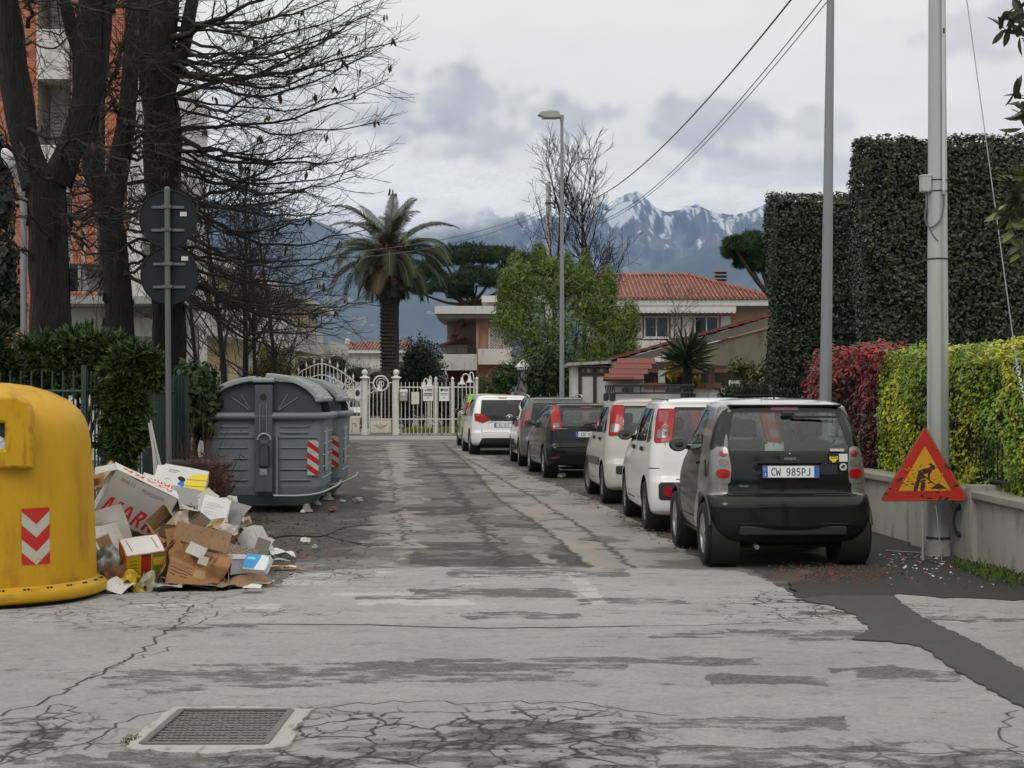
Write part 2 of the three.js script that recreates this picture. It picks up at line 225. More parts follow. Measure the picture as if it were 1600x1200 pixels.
{ // the street leading to the gate
  const X0 = -12, X1 = 7, D0 = 12, D1 = 68, W = 1024, H = 2048, r = rng(9), w = 1 / 255;
  const strip = [[700, 692], [739, 732], [779, 779], [846, 820], [899, 865], [925, 889], [996, 891], [955, 857], [899, 816], [805, 760], [735, 722], [711, 700]];
  const m = groundMap(X0, X1, D0, D1, W, H, (q) => {
    q.globalCompositeOperation = 'lighter'; q.fillStyle = '#00f'; poly(q, GP(strip));
    poly(q, jag(GP([[996, 891], [1090, 870], [1000, 815], [900, 770], [800, 732], [720, 700], [711, 700], [735, 722], [805, 760], [899, 816], [955, 857]]), r, 0.15, 0.3).slice(0));
    poly(q, jag(GP([[602, 690], [640, 690], [655, 880], [615, 885]]), r, 0.5, 0.5));
    q.strokeStyle = '#f00';
    crack(q, GP([[690, 690], [739, 732], [779, 779], [846, 820], [899, 865], [930, 892]]), 0.05, r, 0.10); crack(q, GP([[711, 705], [805, 760], [899, 816], [955, 857], [1000, 895]]), 0.045, r, 0.10);
    crack(q, GP([[600, 700], [615, 760], [622, 800], [640, 850]]), 0.035, r, 0.2); crack(q, GP([[640, 695], [690, 740], [730, 790], [760, 840], [790, 885]]), 0.06, r, 0.25); crack(q, GP([[660, 700], [700, 760], [745, 800], [780, 850], [790, 885]]), 0.04, r, 0.25);
    for (let k = 0; k < 60; k++) { const x = -3 + r() * 5.5, d = 15 + r() * 36; crack(q, [[x, d], [x + (r() - 0.5) * 1.2, d + (r() - 0.5) * 1.6], [x + (r() - 0.5) * 2, d + (r() - 0.5) * 2.4]], 0.02 + r() * 0.03, r, 0.2); }
    q.fillStyle = '#0f0';
    poly(q, jag(GP([[1240, 930], [1190, 904], [1060, 860], [930, 790], [870, 760], [770, 712], [720, 695], [1100, 690], [1500, 880], [1400, 930]]), r, 0.3, 0.4));
    poly(q, jag(GP([[440, 890], [520, 870], [590, 800], [575, 745], [560, 690], [300, 700], [100, 800], [150, 930], [420, 925]]), r, 0.3, 0.4));
    for (let k = 0; k < 120; k++) { const d = 15 + r() * 40, cx = -d * 0.09 + 0.9 + (r() - 0.5) * 4, s = 0.1 + r() * 0.45; poly(q, jag([[cx - s, d - s], [cx + s, d - s], [cx + s, d + s], [cx - s, d + s]], r, s * 0.9, s)); }
    q.fillStyle = '#0f0'; poly(q, jag([[0.5, 14.9], [1.1, 14.9], [0.9, 18], [0.6, 18]], r, 0.3, 0.3)); poly(q, jag([[-1.1, 14.9], [-0.3, 14.9], [-0.2, 16], [-0.9, 16.4]], r, 0.4, 0.3));
    q.fillStyle = '#00f'; for (const [px, py, a, b] of [[845, 868, 14, 4], [860, 878, 16, 6], [850, 872, 8, 4], [830, 842, 14, 5], [782, 805, 9, 3]]) poly(q, jag(GP([[px - a, py - b], [px + a * 0.6, py - b], [px + a, py + b], [px - a * 0.4, py + b]]), r, 0.05, 0.08));
  });
  const height = new Float32Array(W * H);
  const tex = dataTex(W, H, (i, j, c) => {
    const x = X0 + (i + 0.5) / W * (X1 - X0), d = D0 + (j + 0.5) / H * (D1 - D0), o2 = (j * W + i) * 4;
    const big = fbm(x * 0.5, d * 0.5, 4), mid = fbm(x * 2 + 7, d * 2, 5), fine = n2(x * 26, d * 20) * 0.6 + n2(x * 53, d * 36) * 0.5;
    const wx = Math.round(clamp(i + 10 * fbm(x * 1.5, d * 1.5, 4), 0, W - 1)), wy = Math.round(clamp(j + 14 * fbm(x * 1.5 + 50, d * 1.5, 4), 0, H - 1)), o = (wy * W + wx) * 4;
    let L = 0.12 * (1 + 0.14 * big + 0.12 * mid) * (1 + 0.16 * fine);
    const lace = fbm(x * 5 + 9, d * 5, 4); L = lerp(L, 0.20 * (1 + 0.1 * fine), 0.8 * sstep(-0.02, 0.2, 0.8 * mid + 0.35 * big + 0.6 * lace + 0.15 * fine));
    const dark = sstep(0.35, 0.6, m[o + 1] * w * 0.72 + 0.45 * mid + 0.5 * lace + 0.15 * fine); L = lerp(L, 0.046 * (1 + 0.3 * fine + 0.35 * mid), dark * 0.9);
    const pale = m[o2 + 2] * w * sstep(-0.32, 0.05, mid + 0.5 * lace + 0.15); L = lerp(L, 0.25 * (1 + 0.10 * mid + 0.08 * fine), pale * 0.9);
    const cr = m[o2] * w; L = lerp(L, 0.03, cr * 0.85);
    height[j * W + i] = 0.6 - 0.5 * cr + 0.12 * fine + 0.08 * pale + 0.1 * mid;
    const rust = sstep(0.2, 0.5, fbm(x * 1.3 + 30, d * 1.3, 4)) * sstep(0.1, 0.6, dark) * 0.5;   // leaf dust and soil in the dark areas
    c[0] = L * (1.02 + 0.30 * rust + 0.02 * mid); c[1] = L * (0.97 + 0.04 * rust); c[2] = L * (0.89 - 0.12 * rust);
  }, true, false);
  const bump = dataTex(W >> 1, H >> 1, (i, j, c) => { c[0] = c[1] = c[2] = height[j * 2 * W + i * 2]; }, false, false);
  const g = sheet(X0, X1, D0, D1, -0.012), uv = g.attributes.uv, p = g.attributes.position; for (let i = 0; i < p.count; i++) uv.setXY(i, (p.getX(i) - X0) / (X1 - X0), (-p.getZ(i) - D0) / (D1 - D0));
  struct('street', g, mat([1, 1, 1], 0.93, { map: tex, bumpMap: bump, bumpScale: 0.02 }));
  struct('pavement', [sheet(-14, 4, 58.5, 64.4, -0.006)], mat([0.34, 0.335, 0.32], 0.9, { map: scaled(grainTex, 6) }));
}
function groundPatch(name, pts, y, thick, material, seed, amp = 0.05, step = 0.10, s = 1) {   // a thin slab of asphalt with a torn outline
  const out = jag(pts, rng(seed), amp, step), g = new THREE.ExtrudeGeometry(polyShape(out), { depth: thick, bevelEnabled: false }); g.rotateX(-Math.PI / 2); g.translate(0, y, 0);
  return struct(name, metreUV(g, s), material);
}
const tarTex = dataTex(512, 512, (() => { const a = tileNoise(512, 512, (x, y) => fbm(x / 60, y / 60, 5)), b = tileNoise(512, 512, (x, y) => 0.6 * n2(x / 2.2, y / 2.2) + 0.5 * n2(x / 1.2, y / 1.2)), s = tileNoise(512, 512, (x, y) => n2(x / 5, y / 5)); return (x, y, c) => { let v = 0.030 * (1 + 0.35 * a(x, y) + 0.5 * b(x, y)); v += 0.10 * sstep(0.72, 0.85, s(x, y)); c[0] = v; c[1] = v; c[2] = v * 0.98; }; })());
const trenchTex = dataTex(512, 512, (() => { const a = tileNoise(512, 512, (x, y) => fbm(x / 50, y / 90, 5)), b = tileNoise(512, 512, (x, y) => n2(x / 2, y / 2)); return (x, y, c) => { const v = 0.047 * (1 + 0.25 * a(x, y) + 0.22 * b(x, y)) ; c[0] = v; c[1] = v * 1.0; c[2] = v; }; })());
groundPatch('driveway', GP([[1245, 934], [1235, 915], [1270, 897], [1300, 880], [1340, 862], [1330, 800], [1350, 780], [1420, 850], [1620, 905], [1700, 935], [1560, 938], [1400, 930], [1300, 940]]), 0.001, 0.004, mat([1, 1, 1], 0.92, { map: scaled(tarTex, 0.9), bumpMap: bumpTex, bumpScale: 0.012 }), 21, 0.10, 0.14);
groundPatch('asphalt_patch', GP([[1245, 938], [1300, 932], [1395, 932], [1410, 945], [1440, 965], [1480, 985], [1540, 1012], [1600, 1050], [1700, 1110], [1760, 1200], [1600, 1107], [1545, 1078], [1500, 1052], [1440, 1012], [1390, 1004], [1330, 1000], [1362, 985], [1335, 962], [1300, 948]]), 0.001, 0.009, mat([1, 1, 1], 0.85, { map: scaled(trenchTex, 1.3), bumpMap: bumpTex, bumpScale: 0.006 }), 23, 0.035, 0.06);
// ---------- mountains, far hills and the cloud that hangs in them ----------
const ridgeNoise = (x, y, o = 6) => { let s = 0, a = 1, t = 0, w = 1; for (let i = 0; i < o; i++) { let v = 1 - Math.abs(n2(x, y)); v = v * v * w; s += a * v; t += a; w = clamp(v * 1.6); a *= 0.52; x = x * 2.07 + 5.1; y = y * 2.07 - 3.3; } return s / t; };
function profile(pts) { return (px) => { if (px <= pts[0][0]) return pts[0][1]; for (let i = 1; i < pts.length; i++) if (px <= pts[i][0]) { const t = (px - pts[i - 1][0]) / (pts[i][0] - pts[i - 1][0]); return lerp(pts[i - 1][1], pts[i][1], t); } return pts[pts.length - 1][1]; }; }
function range(name, ridgePts, dRidge, dNear, pxA, pxB, nx, nd, rough, scale, paint) {
  // a terrain from dNear up to its ridge and down behind, the ridge line given as bearings
  const pr = profile(ridgePts), pos = [], col = [], idx = [], dBack = dRidge + (dRidge - dNear) * 0.5;
  for (let j = 0; j <= nd; j++) for (let i = 0; i <= nx; i++) {
    const px = lerp(pxA, pxB, i / nx), t = j / nd, d = lerp(dNear, dBack, t), x = (px - 800) / FOC * dRidge * lerp(1, 1.0, t) ;
    const X = x, top = (620 - pr(px)) / FOC * dRidge, up = (d - dNear) / (dRidge - dNear);
    const env = up <= 1 ? Math.pow(up, 1.25) : 1 - (up - 1) * 1.2;
    const rn = ridgeNoise(X / scale + 11, d / scale), fine = fbm(X / (scale * 0.16), d / (scale * 0.16), 4);
    const spur = (rn - 0.55) * rough * Math.min(1, up * 2.2) * lerp(0.18, 1, sstep(0.0, 0.14, Math.abs(up - 1))) + fine * rough * 0.16;
    const Y = Math.max(-40, top * env + spur * top * (up <= 1 ? 1 : 0.25) - 60 * (1 - Math.min(1, up * 8)));
    pos.push(X, Y, -d); const c = paint(X, Y, d, px, top, rn, fine); col.push(c[0], c[1], c[2]);
  }
  for (let j = 0; j < nd; j++) for (let i = 0; i < nx; i++) { const a = j * (nx + 1) + i, b = a + nx + 1; idx.push(a, a + 1, b, a + 1, b + 1, b); }
  const g = geoOf(pos, idx); g.setAttribute('color', new THREE.Float32BufferAttribute(col, 3)); return struct(name, g, mat([1, 1, 1], 0.95, { vertexColors: true }));
}
range('mountains', [[-400, 330], [300, 330], [480, 325], [600, 318], [700, 338], [738, 350], [752, 322], [763, 318], [774, 338], [800, 336], [816, 328], [840, 339], [880, 340], [912, 330], [940, 317], [955, 322], [972, 310], [988, 303], [1000, 301], [1020, 317], [1042, 328], [1065, 326], [1088, 315], [1118, 328], [1152, 332], [1175, 326], [1196, 314], [1260, 330], [1400, 315], [2000, 330]], 13000, 9800, -400, 2000, 1000, 220, 0.30, 620, (X, Y, d, px, top, rn, fine) => {
  const n = fbm(X / 90 + 8, d / 110, 5), streak = fbm(X / 36 + 5 + 1.9 * n, d / 170 + n, 4);
  const side = sstep(700, 800, px);
  const s = sstep(0.0, 0.07, 0.9 * streak + 0.45 * n + 0.35 * fine - 0.36 + 0.75 * clamp((Y - 1230) / 600, -1, 0.55)) * side;
  const rock = clamp(0.10 + 0.16 * streak + 0.10 * n + 0.06 * fine, 0.02, 0.3); return [lerp(rock, 0.78, s), lerp(rock * 1.0, 0.80, s), lerp(rock * 1.05, 0.83, s)];
});
range('hills', [[-600, 200], [200, 290], [360, 315], [480, 345], [560, 372], [640, 398], [760, 450], [860, 470], [960, 452], [1020, 420], [1080, 392], [1130, 372], [1200, 352], [1300, 330], [1700, 300]], 10800, 7000, -600, 1700, 420, 110, 0.34, 1300, (X, Y, d, px, top, rn, fine) => { const v = 0.042 + 0.014 * fine + 0.02 * rn; return [v * 0.85, v, v * 0.72]; });
{ // villages on the slope
  const t = new THREE.Group(); const r = rng(31), geos = [];
  const spots = []; for (let i = 0; i < 46; i++) { const c = r() < 0.62 ? [530, 472, 22, 7] : r() < 0.5 ? [560, 500, 14, 5] : [500, 490, 20, 14]; spots.push([c[0] + (r() - 0.5) * 2 * c[2], c[1] + (r() - 0.5) * 2 * c[3]]); }
  spots.push([566, 507], [581, 508], [670, 488], [676, 490], [690, 500], [545, 520]);
  for (const [px, py] of spots) { const d = 6900 - (520 - py) * 1, p = at(px, py, d), w = 7 + r() * 8; const g = box(w * 1.5, 6 + r() * 6, w, p.x, p.y, p.z, r()); geos.push(g); }
  const m = part('hill_village', geos, mat([0.36, 0.34, 0.31], 0.9), scene, 'stuff'); tag(m, 'tiny pale houses of a village on the blue hillside left of the palm', 'village');
}
{ // the cloud bank resting on the left-hand peaks: several ragged layers one behind another
  const tex = (() => { const w = 512, h = 256, d = new Uint8Array(w * h * 4); for (let y = 0; y < h; y++) for (let x = 0; x < w; x++) { const v = y / h, f = fbm(x / 60, y / 46, 6), a = sstep(0.0, 0.42, v + 0.30 * f - 0.05) * sstep(1.0, 0.62, v + 0.25 * f) * sstep(0, 0.16, x / w) * sstep(1, 0.80, x / w + 0.14 * f); const o = (y * w + x) * 4; d[o] = d[o + 1] = d[o + 2] = Math.round(255 * clamp(a)); d[o + 3] = 255; } const t = new THREE.DataTexture(d, w, h); t.magFilter = THREE.LinearFilter; t.needsUpdate = true; return t; })();
  const material = mat([0.95, 0.95, 0.95], 1, { alphaMap: tex, transparent: true });
  const bank = thing('cloud_bank', 'white cloud bank hiding the peaks behind the palm', 'cloud');
  const layers = [[12300, 330, 850, 222, 402, 0.9], [11900, 250, 770, 235, 405, 0.8], [11500, 420, 800, 240, 396, 0.75], [11000, 300, 735, 250, 412, 0.65], [12600, 700, 1250, 240, 336, 0.4]];
  layers.forEach(([d, xa, xb, ya, yb, o], k) => {
    const a = at(xa, yb, d), b = at(xb, ya, d), g = new THREE.PlaneGeometry(b.x - a.x, b.y - a.y, 48, 24), p = g.attributes.position;
    for (let i = 0; i < p.count; i++) p.setZ(i, 260 * fbm(p.getX(i) / 500 + k * 9, p.getY(i) / 380, 4) - 1.5 * p.getY(i));
    g.translate((a.x + b.x) / 2, (a.y + b.y) / 2, -d); g.computeVertexNormals(); const m = material.clone(); m.opacity = o; part('cloud_layer', g, m, bank);
  });
}
scene.fog = new THREE.FogExp2(new THREE.Color().setRGB(0.42, 0.62, 1.0), 0.000062);
// ---------- buildings ----------
const M = {
  white: mat([0.62, 0.61, 0.58], 0.85, { map: scaled(stainTex, 0.3), bumpMap: bumpTex, bumpScale: 0.004 }),
  whitePaint: mat([0.74, 0.73, 0.70], 0.6, { map: scaled(grainTex, 0.7) }),
  fascia: mat([0.60, 0.59, 0.55], 0.8, { map: scaled(stainTex, 0.4) }),
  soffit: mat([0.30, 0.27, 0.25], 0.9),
  orange: mat([0.46, 0.25, 0.185], 0.9, { map: scaled(stainTex, 0.25), bumpMap: bumpTex, bumpScale: 0.004 }),
  yellow: mat([0.66, 0.54, 0.32], 0.9, { map: scaled(stainTex, 0.25), bumpMap: bumpTex, bumpScale: 0.004 }),
  olive: mat([0.17, 0.155, 0.115], 0.95, { map: scaled(stainTex, 0.3) }),
  mortar: mat([0.36, 0.33, 0.29], 0.95), brick: mat([0.44, 0.15, 0.075], 0.9, { map: scaled(grainTex, 2) }),
  glass: pmat([0.02, 0.025, 0.03], 0.06, { specularIntensity: 1 }),
  dark: mat([0.03, 0.03, 0.03], 0.9), wood: mat([0.06, 0.035, 0.025], 0.7, { map: scaled(grainTex, 3) }),
  tile: mat([0.30, 0.11, 0.07], 0.85, { map: scaled(grainTex, 2) }), tileRed: mat([0.20, 0.05, 0.04], 0.7, { map: scaled(grainTex, 2) }),
  concrete: mat([0.38, 0.37, 0.34], 0.9, { map: scaled(stainTex, 0.6), bumpMap: bumpTex, bumpScale: 0.006 }),
  metal: mat([0.35, 0.36, 0.36], 0.45, { metalness: 0.4 }), iron: mat([0.025, 0.028, 0.027], 0.6), curtain: mat([0.5, 0.48, 0.44], 0.9),
};
// window with frame, two leaves of glass and shutters; face looks along +z, set at x, y (bottom centre), z
function windowPart(parent, x, y, z, w, h, o = {}) {
  const t = 0.07, g = [boxIn(-w / 2, w / 2, h - t, h, -0.06, 0.02), boxIn(-w / 2, w / 2, 0, t, -0.06, 0.02), boxIn(-w / 2, -w / 2 + t, t, h - t, -0.06, 0.02), boxIn(w / 2 - t, w / 2, t, h - t, -0.06, 0.02), boxIn(-t / 2, t / 2, t, h - t, -0.06, 0.018)];
  const f = part('window', g, o.frame ?? M.whitePaint, parent); f.position.set(x, y, z); if (o.turn) f.rotation.y = o.turn;
  part('pane', [boxIn(-w / 2 + t, -t / 2, t, h - t, -0.05, -0.03), boxIn(t / 2, w / 2 - t, t, h - t, -0.05, -0.03)], M.glass, f);
  if (o.sill !== false) part('sill', boxIn(-w / 2 - 0.1, w / 2 + 0.1, -0.07, -0.003, -0.05, 0.12), M.fascia, f);
  if (o.shutters) for (const s of [-1, 1]) { const q = [boxIn(-w / 5, w / 5, 0, h, 0.03, 0.055)]; for (let k = 0; k < 9; k++) q.push(boxIn(-w / 5 + 0.05, w / 5 - 0.05, 0.06 + k * h / 9.6, 0.06 + k * h / 9.6 + 0.05, 0.056, 0.075)); const m = part('shutter', q, o.shutterMat ?? M.whitePaint, f); m.position.x = s * (w * 0.76 + 0.03); }
  return f;
}
const tileGeo = (() => { const g = new THREE.CylinderGeometry(0.095, 0.11, 0.46, 6, 1, true, 0, Math.PI); g.rotateX(Math.PI / 2); g.rotateZ(-Math.PI / 2 + Math.PI / 2); return g; })();
// clay tiles over a sloping quad: a, b along the eave, c, d along the ridge (d above a)
function tileSlope(parent, a, b, c, d, seed, tint = [0.26, 0.115, 0.08]) {
  const r = rng(seed), list = [], along = b.clone().sub(a), up = d.clone().sub(a).lerp(c.clone().sub(b), 0.5), n = along.clone().cross(up).normalize(); if (n.y < 0) n.negate();
  const dir = up.clone().sub(along.clone().multiplyScalar(up.dot(along) / along.lengthSq())).normalize(), wx = along.clone().normalize();
  const L = along.length(), D = dir.dot(d.clone().sub(a)), cols = Math.floor(L / 0.22), rows = Math.ceil(D / 0.38);
  const base = new THREE.Matrix4().makeBasis(wx, n, dir.clone().negate()), q0 = new THREE.Quaternion().setFromRotationMatrix(base);
  for (let j = 0; j < rows; j++) for (let i = 0; i < cols; i++) {
    const t = (j + 0.5) / rows, e0 = a.clone().lerp(d, t), e1 = b.clone().lerp(c, t), s = (i + 0.5) * 0.22, p = a.clone().addScaledVector(wx, s).addScaledVector(dir, (j + 0.5) * D / rows);
    const u = p.clone().sub(e0).dot(wx), len = e1.clone().sub(e0).dot(wx); if (u < 0 || u > len) continue;
    const v = 0.6 + 0.7 * r() - 0.2 * (r() < 0.15), w = r() * 0.10; p.addScaledVector(n, 0.03 + 0.012 * r());
    list.push({ p, q: q0, s: 1, c: lin(tint[0] * v + 0.10 * w, tint[1] * v + 0.9 * w * tint[1] * 3, tint[2] * v + w * 0.5) });
  }
  copies('roof_tiles', tileGeo, mat([1, 1, 1], 0.85), list, parent);
  const g = geoOf([a, b, c, d].flatMap((p) => [p.x, p.y, p.z]), [0, 1, 2, 0, 2, 3]); part('roof_slope', g, M.tile, parent);
}
function ridgeTiles(parent, a, b, seed) { const r = rng(seed), n = Math.max(2, Math.round(a.distanceTo(b) / 0.4)), list = [], q = new THREE.Quaternion().setFromUnitVectors(V(0, 0, 1), b.clone().sub(a).normalize()); for (let i = 0; i < n; i++) { const v = 0.7 + 0.5 * r(); list.push({ p: a.clone().lerp(b, (i + 0.5) / n).add(V(0, 0.03, 0)), q, s: 1.25, c: lin(0.28 * v, 0.09 * v, 0.06 * v) }); } copies('ridge_tiles', tileGeo, mat([1, 1, 1], 0.85), list, parent); }
function railing(parent, a, b, h, n, m) { const g = [bar(a.clone().add(V(0, h, 0)), b.clone().add(V(0, h, 0)), 0.025), bar(a.clone().add(V(0, 0.05, 0)), b.clone().add(V(0, 0.05, 0)), 0.02)]; for (let i = 0; i <= n; i++) { const p = a.clone().lerp(b, i / n); g.push(bar(p, p.clone().add(V(0, h, 0)), 0.012, 4)); } part('railing', g, m, parent); }

{ // two-storey house with the clay tile roof, right of the road
  const h = thing('house', 'two-storey salmon house with clay tile hip roof, white eaves and scalloped awning', 'house');
  const D = 85, zf = -D, P = (x, y) => { const p = at(x, y, D); return p; };
  const xl = P(925, 0).x, xr = P(1203, 0).x, eave = P(0, 470).y, z1 = zf - 11;
  part('wall', boxIn(xl + 0.3, xr + 1.2, 0, eave - 0.35, zf - 10.5, zf), M.orange, h);
  part('eave', [boxIn(xl - 0.8, xr + 0.1, eave - 0.32, eave + 0.02, zf - 11.6, zf + 1.2)], M.fascia, h);
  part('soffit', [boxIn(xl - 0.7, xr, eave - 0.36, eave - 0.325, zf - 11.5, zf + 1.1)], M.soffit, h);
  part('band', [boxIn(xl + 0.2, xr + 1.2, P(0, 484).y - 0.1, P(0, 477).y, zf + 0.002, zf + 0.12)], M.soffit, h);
  const a = V(xl - 0.9, eave + 0.03, zf + 1.3), b = V(xr + 0.15, eave + 0.03, zf + 1.3), rd = P(935, 424).y * 1.0 + 0.1, c = V(P(1090, 0).x, rd, zf - 4.5), d = V(P(940, 0).x, rd, zf - 4.5);
  const back1 = V(b.x, b.y, zf - 11.7), back0 = V(a.x, a.y, zf - 11.7);
  tileSlope(h, a, b, c, d, 3, [0.27, 0.125, 0.085]); tileSlope(h, b, back1, c, c.clone(), 4); tileSlope(h, back0, a, d, d.clone(), 5); ridgeTiles(h, c, d, 6); ridgeTiles(h, b, c, 7); ridgeTiles(h, a, d, 8);
  part('rear_slope', geoOf([back1, back0, d, c].flatMap((p) => [p.x, p.y, p.z]), [0, 1, 2, 0, 2, 3]), M.tile, h);
  const cx = P(1141, 0).x, cy = P(0, 440).y - 0.5; const ch = part('chimney', [boxIn(cx - 0.28, cx + 0.28, cy, P(0, 416).y, zf - 4.3, zf - 3.7)], M.dark, h); part('chimney_cap', [0, 1, 2, 3].map((k) => boxIn(cx - 0.36, cx + 0.36, P(0, 434).y + k * 0.2, P(0, 434).y + k * 0.2 + 0.06, zf - 4.38, zf - 3.62)), M.soffit, ch);
  for (const px of [1025, 1103]) windowPart(h, P(px, 0).x, P(0, 528).y, zf + 0.1, 1.3, 1.15, { shutters: true });
  windowPart(h, P(950, 0).x, P(0, 528).y, zf + 0.1, 1.3, 1.15, { shutters: true });
  // awning with a scalloped valance
  const ax0 = P(965, 0).x, ax1 = P(1145, 0).x, ay = P(0, 478).y; part('awning', [boxIn(ax0, ax1, ay - 0.35, ay - 0.02, zf + 0.9, zf + 1.15), boxIn(ax0, ax1, ay - 0.06, ay, zf + 0.121, zf + 0.9)], M.whitePaint, h);
  const sc = []; const ns = 26; for (let i = 0; i < ns; i++) { const w = (ax1 - ax0) / ns, g = new THREE.CylinderGeometry(w / 2, w / 2, 0.02, 10, 1, false, Math.PI / 2, Math.PI); g.rotateX(Math.PI / 2); g.rotateZ(Math.PI); g.scale(1, 0.8, 1); g.translate(ax0 + (i + 0.5) * w, ay - 0.35, zf + 1.13); sc.push(g); } part('valance', sc, M.whitePaint, h);
  part('balcony', [boxIn(P(960, 0).x, P(1150, 0).x, P(0, 560).y, P(0, 533).y, zf + 0.9, zf + 1.1), boxIn(P(960, 0).x, P(1150, 0).x, P(0, 566).y, P(0, 560).y - 0.003, zf, zf + 1.1)], M.fascia, h);
}
{ // flat-roofed salmon house with white balconies, behind the gate
  const h = thing('house', 'flat-roofed salmon house with white balconies and a folded brown awning behind the gate', 'house');
  const D = 84, zf = -D, P = (x, y) => at(x, y, D), X = (x) => P(x, 0).x, Y = (y) => P(0, y).y;
  part('wall', [boxIn(X(745), X(800), 0, Y(493), zf - 7, zf)], M.orange, h);
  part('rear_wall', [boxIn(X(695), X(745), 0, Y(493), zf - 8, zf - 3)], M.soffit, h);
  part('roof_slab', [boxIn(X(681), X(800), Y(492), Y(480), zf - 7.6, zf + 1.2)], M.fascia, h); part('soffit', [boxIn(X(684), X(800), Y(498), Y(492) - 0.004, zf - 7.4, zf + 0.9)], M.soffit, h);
  part('upper_slab', [boxIn(X(753), X(860), Y(473), Y(463), zf - 6, zf + 0.6), boxIn(X(762), X(860), Y(480) + 0.004, Y(473) - 0.004, zf - 6, zf)], M.fascia, h);
  part('balcony', [boxIn(X(682), X(746), Y(575), Y(554), zf + 0.75, zf + 0.9), boxIn(X(682), X(746), Y(579), Y(575) - 0.003, zf - 3, zf + 0.9), boxIn(X(682), X(682) + 0.14, Y(575), Y(554), zf - 3, zf + 0.745)], M.fascia, h);
  part('balcony', [boxIn(X(748), X(800), Y(567), Y(546), zf + 1.0, zf + 1.15), boxIn(X(748), X(800), Y(570), Y(567) - 0.003, zf + 0.002, zf + 1.15)], M.fascia, h);
  railing(h, V(X(683), Y(554), zf + 0.8), V(X(745), Y(554), zf + 0.8), 0.35, 2, M.iron);
  part('column', [boxIn(X(744), X(748), Y(640), Y(498) - 0.01, zf + 0.05, zf + 0.25)], M.orange, h);
  // diamond lattice screen on the balcony
  const lx0 = X(765), lx1 = X(797), ly0 = Y(545), ly1 = Y(513), lat = []; const nl = 7; for (let i = -nl; i < nl; i++) for (const s of [1, -1]) { const x0 = lx0 + i / nl * (lx1 - lx0) * 1.0; let a = V(x0, s > 0 ? ly0 : ly1, zf + 0.1), b = V(x0 + (lx1 - lx0), s > 0 ? ly1 : ly0, zf + 0.1); const t0 = clamp((lx0 - a.x) / (b.x - a.x)), t1 = clamp((lx1 - a.x) / (b.x - a.x)); if (t1 - t0 < 0.05) continue; lat.push(bar(a.clone().lerp(b, t0), a.clone().lerp(b, t1), 0.02, 4)); }
  part('lattice', [...lat, boxIn(lx0 - 0.05, lx0, ly0, ly1, zf + 0.06, zf + 0.14), boxIn(lx1, lx1 + 0.05, ly0, ly1, zf + 0.06, zf + 0.14), boxIn(lx0, lx1, ly1, ly1 + 0.05, zf + 0.06, zf + 0.14)], M.whitePaint, h);
  const aw = []; for (let k = 0; k < 5; k++) { const pts = []; for (let i = 0; i <= 8; i++) { const t = i / 8; pts.push(V(X(722) - t * 0.55 + 0.1 * Math.sin(k * 2 + t * 5), Y(500) - t * 1.0 + 0.12 * Math.sin(t * 9 + k), zf - 0.6 - k * 0.22)); } aw.push(tube(pts, 0.11, 10, 5)); } part('folded_awning', aw, mat([0.16, 0.09, 0.065], 0.9), h);
  part('panel', [boxIn(X(688), X(728), Y(550), Y(536), zf - 2.9, zf - 2.8)], M.whitePaint, h);
  part('lean_to_roof', [(() => { const g = box((X(728) - X(682)), 0.08, 2.2); g.rotateZ(0.28); g.translate((X(682) + X(728)) / 2, Y(540) + 0.25, zf - 2); return g; })()], M.tileRed, h);
  part('ground_floor', [boxIn(X(690), X(746) - 0.01, 0, Y(580), zf - 6, zf - 0.5)], mat([0.10, 0.045, 0.03], 0.9), h);
  const st = box(4.6, 0.12, 0.9); st.rotateZ(0.62); st.translate(X(790), Y(585), zf + 1.9); part('stair_wall', [st], M.orange, h);
}
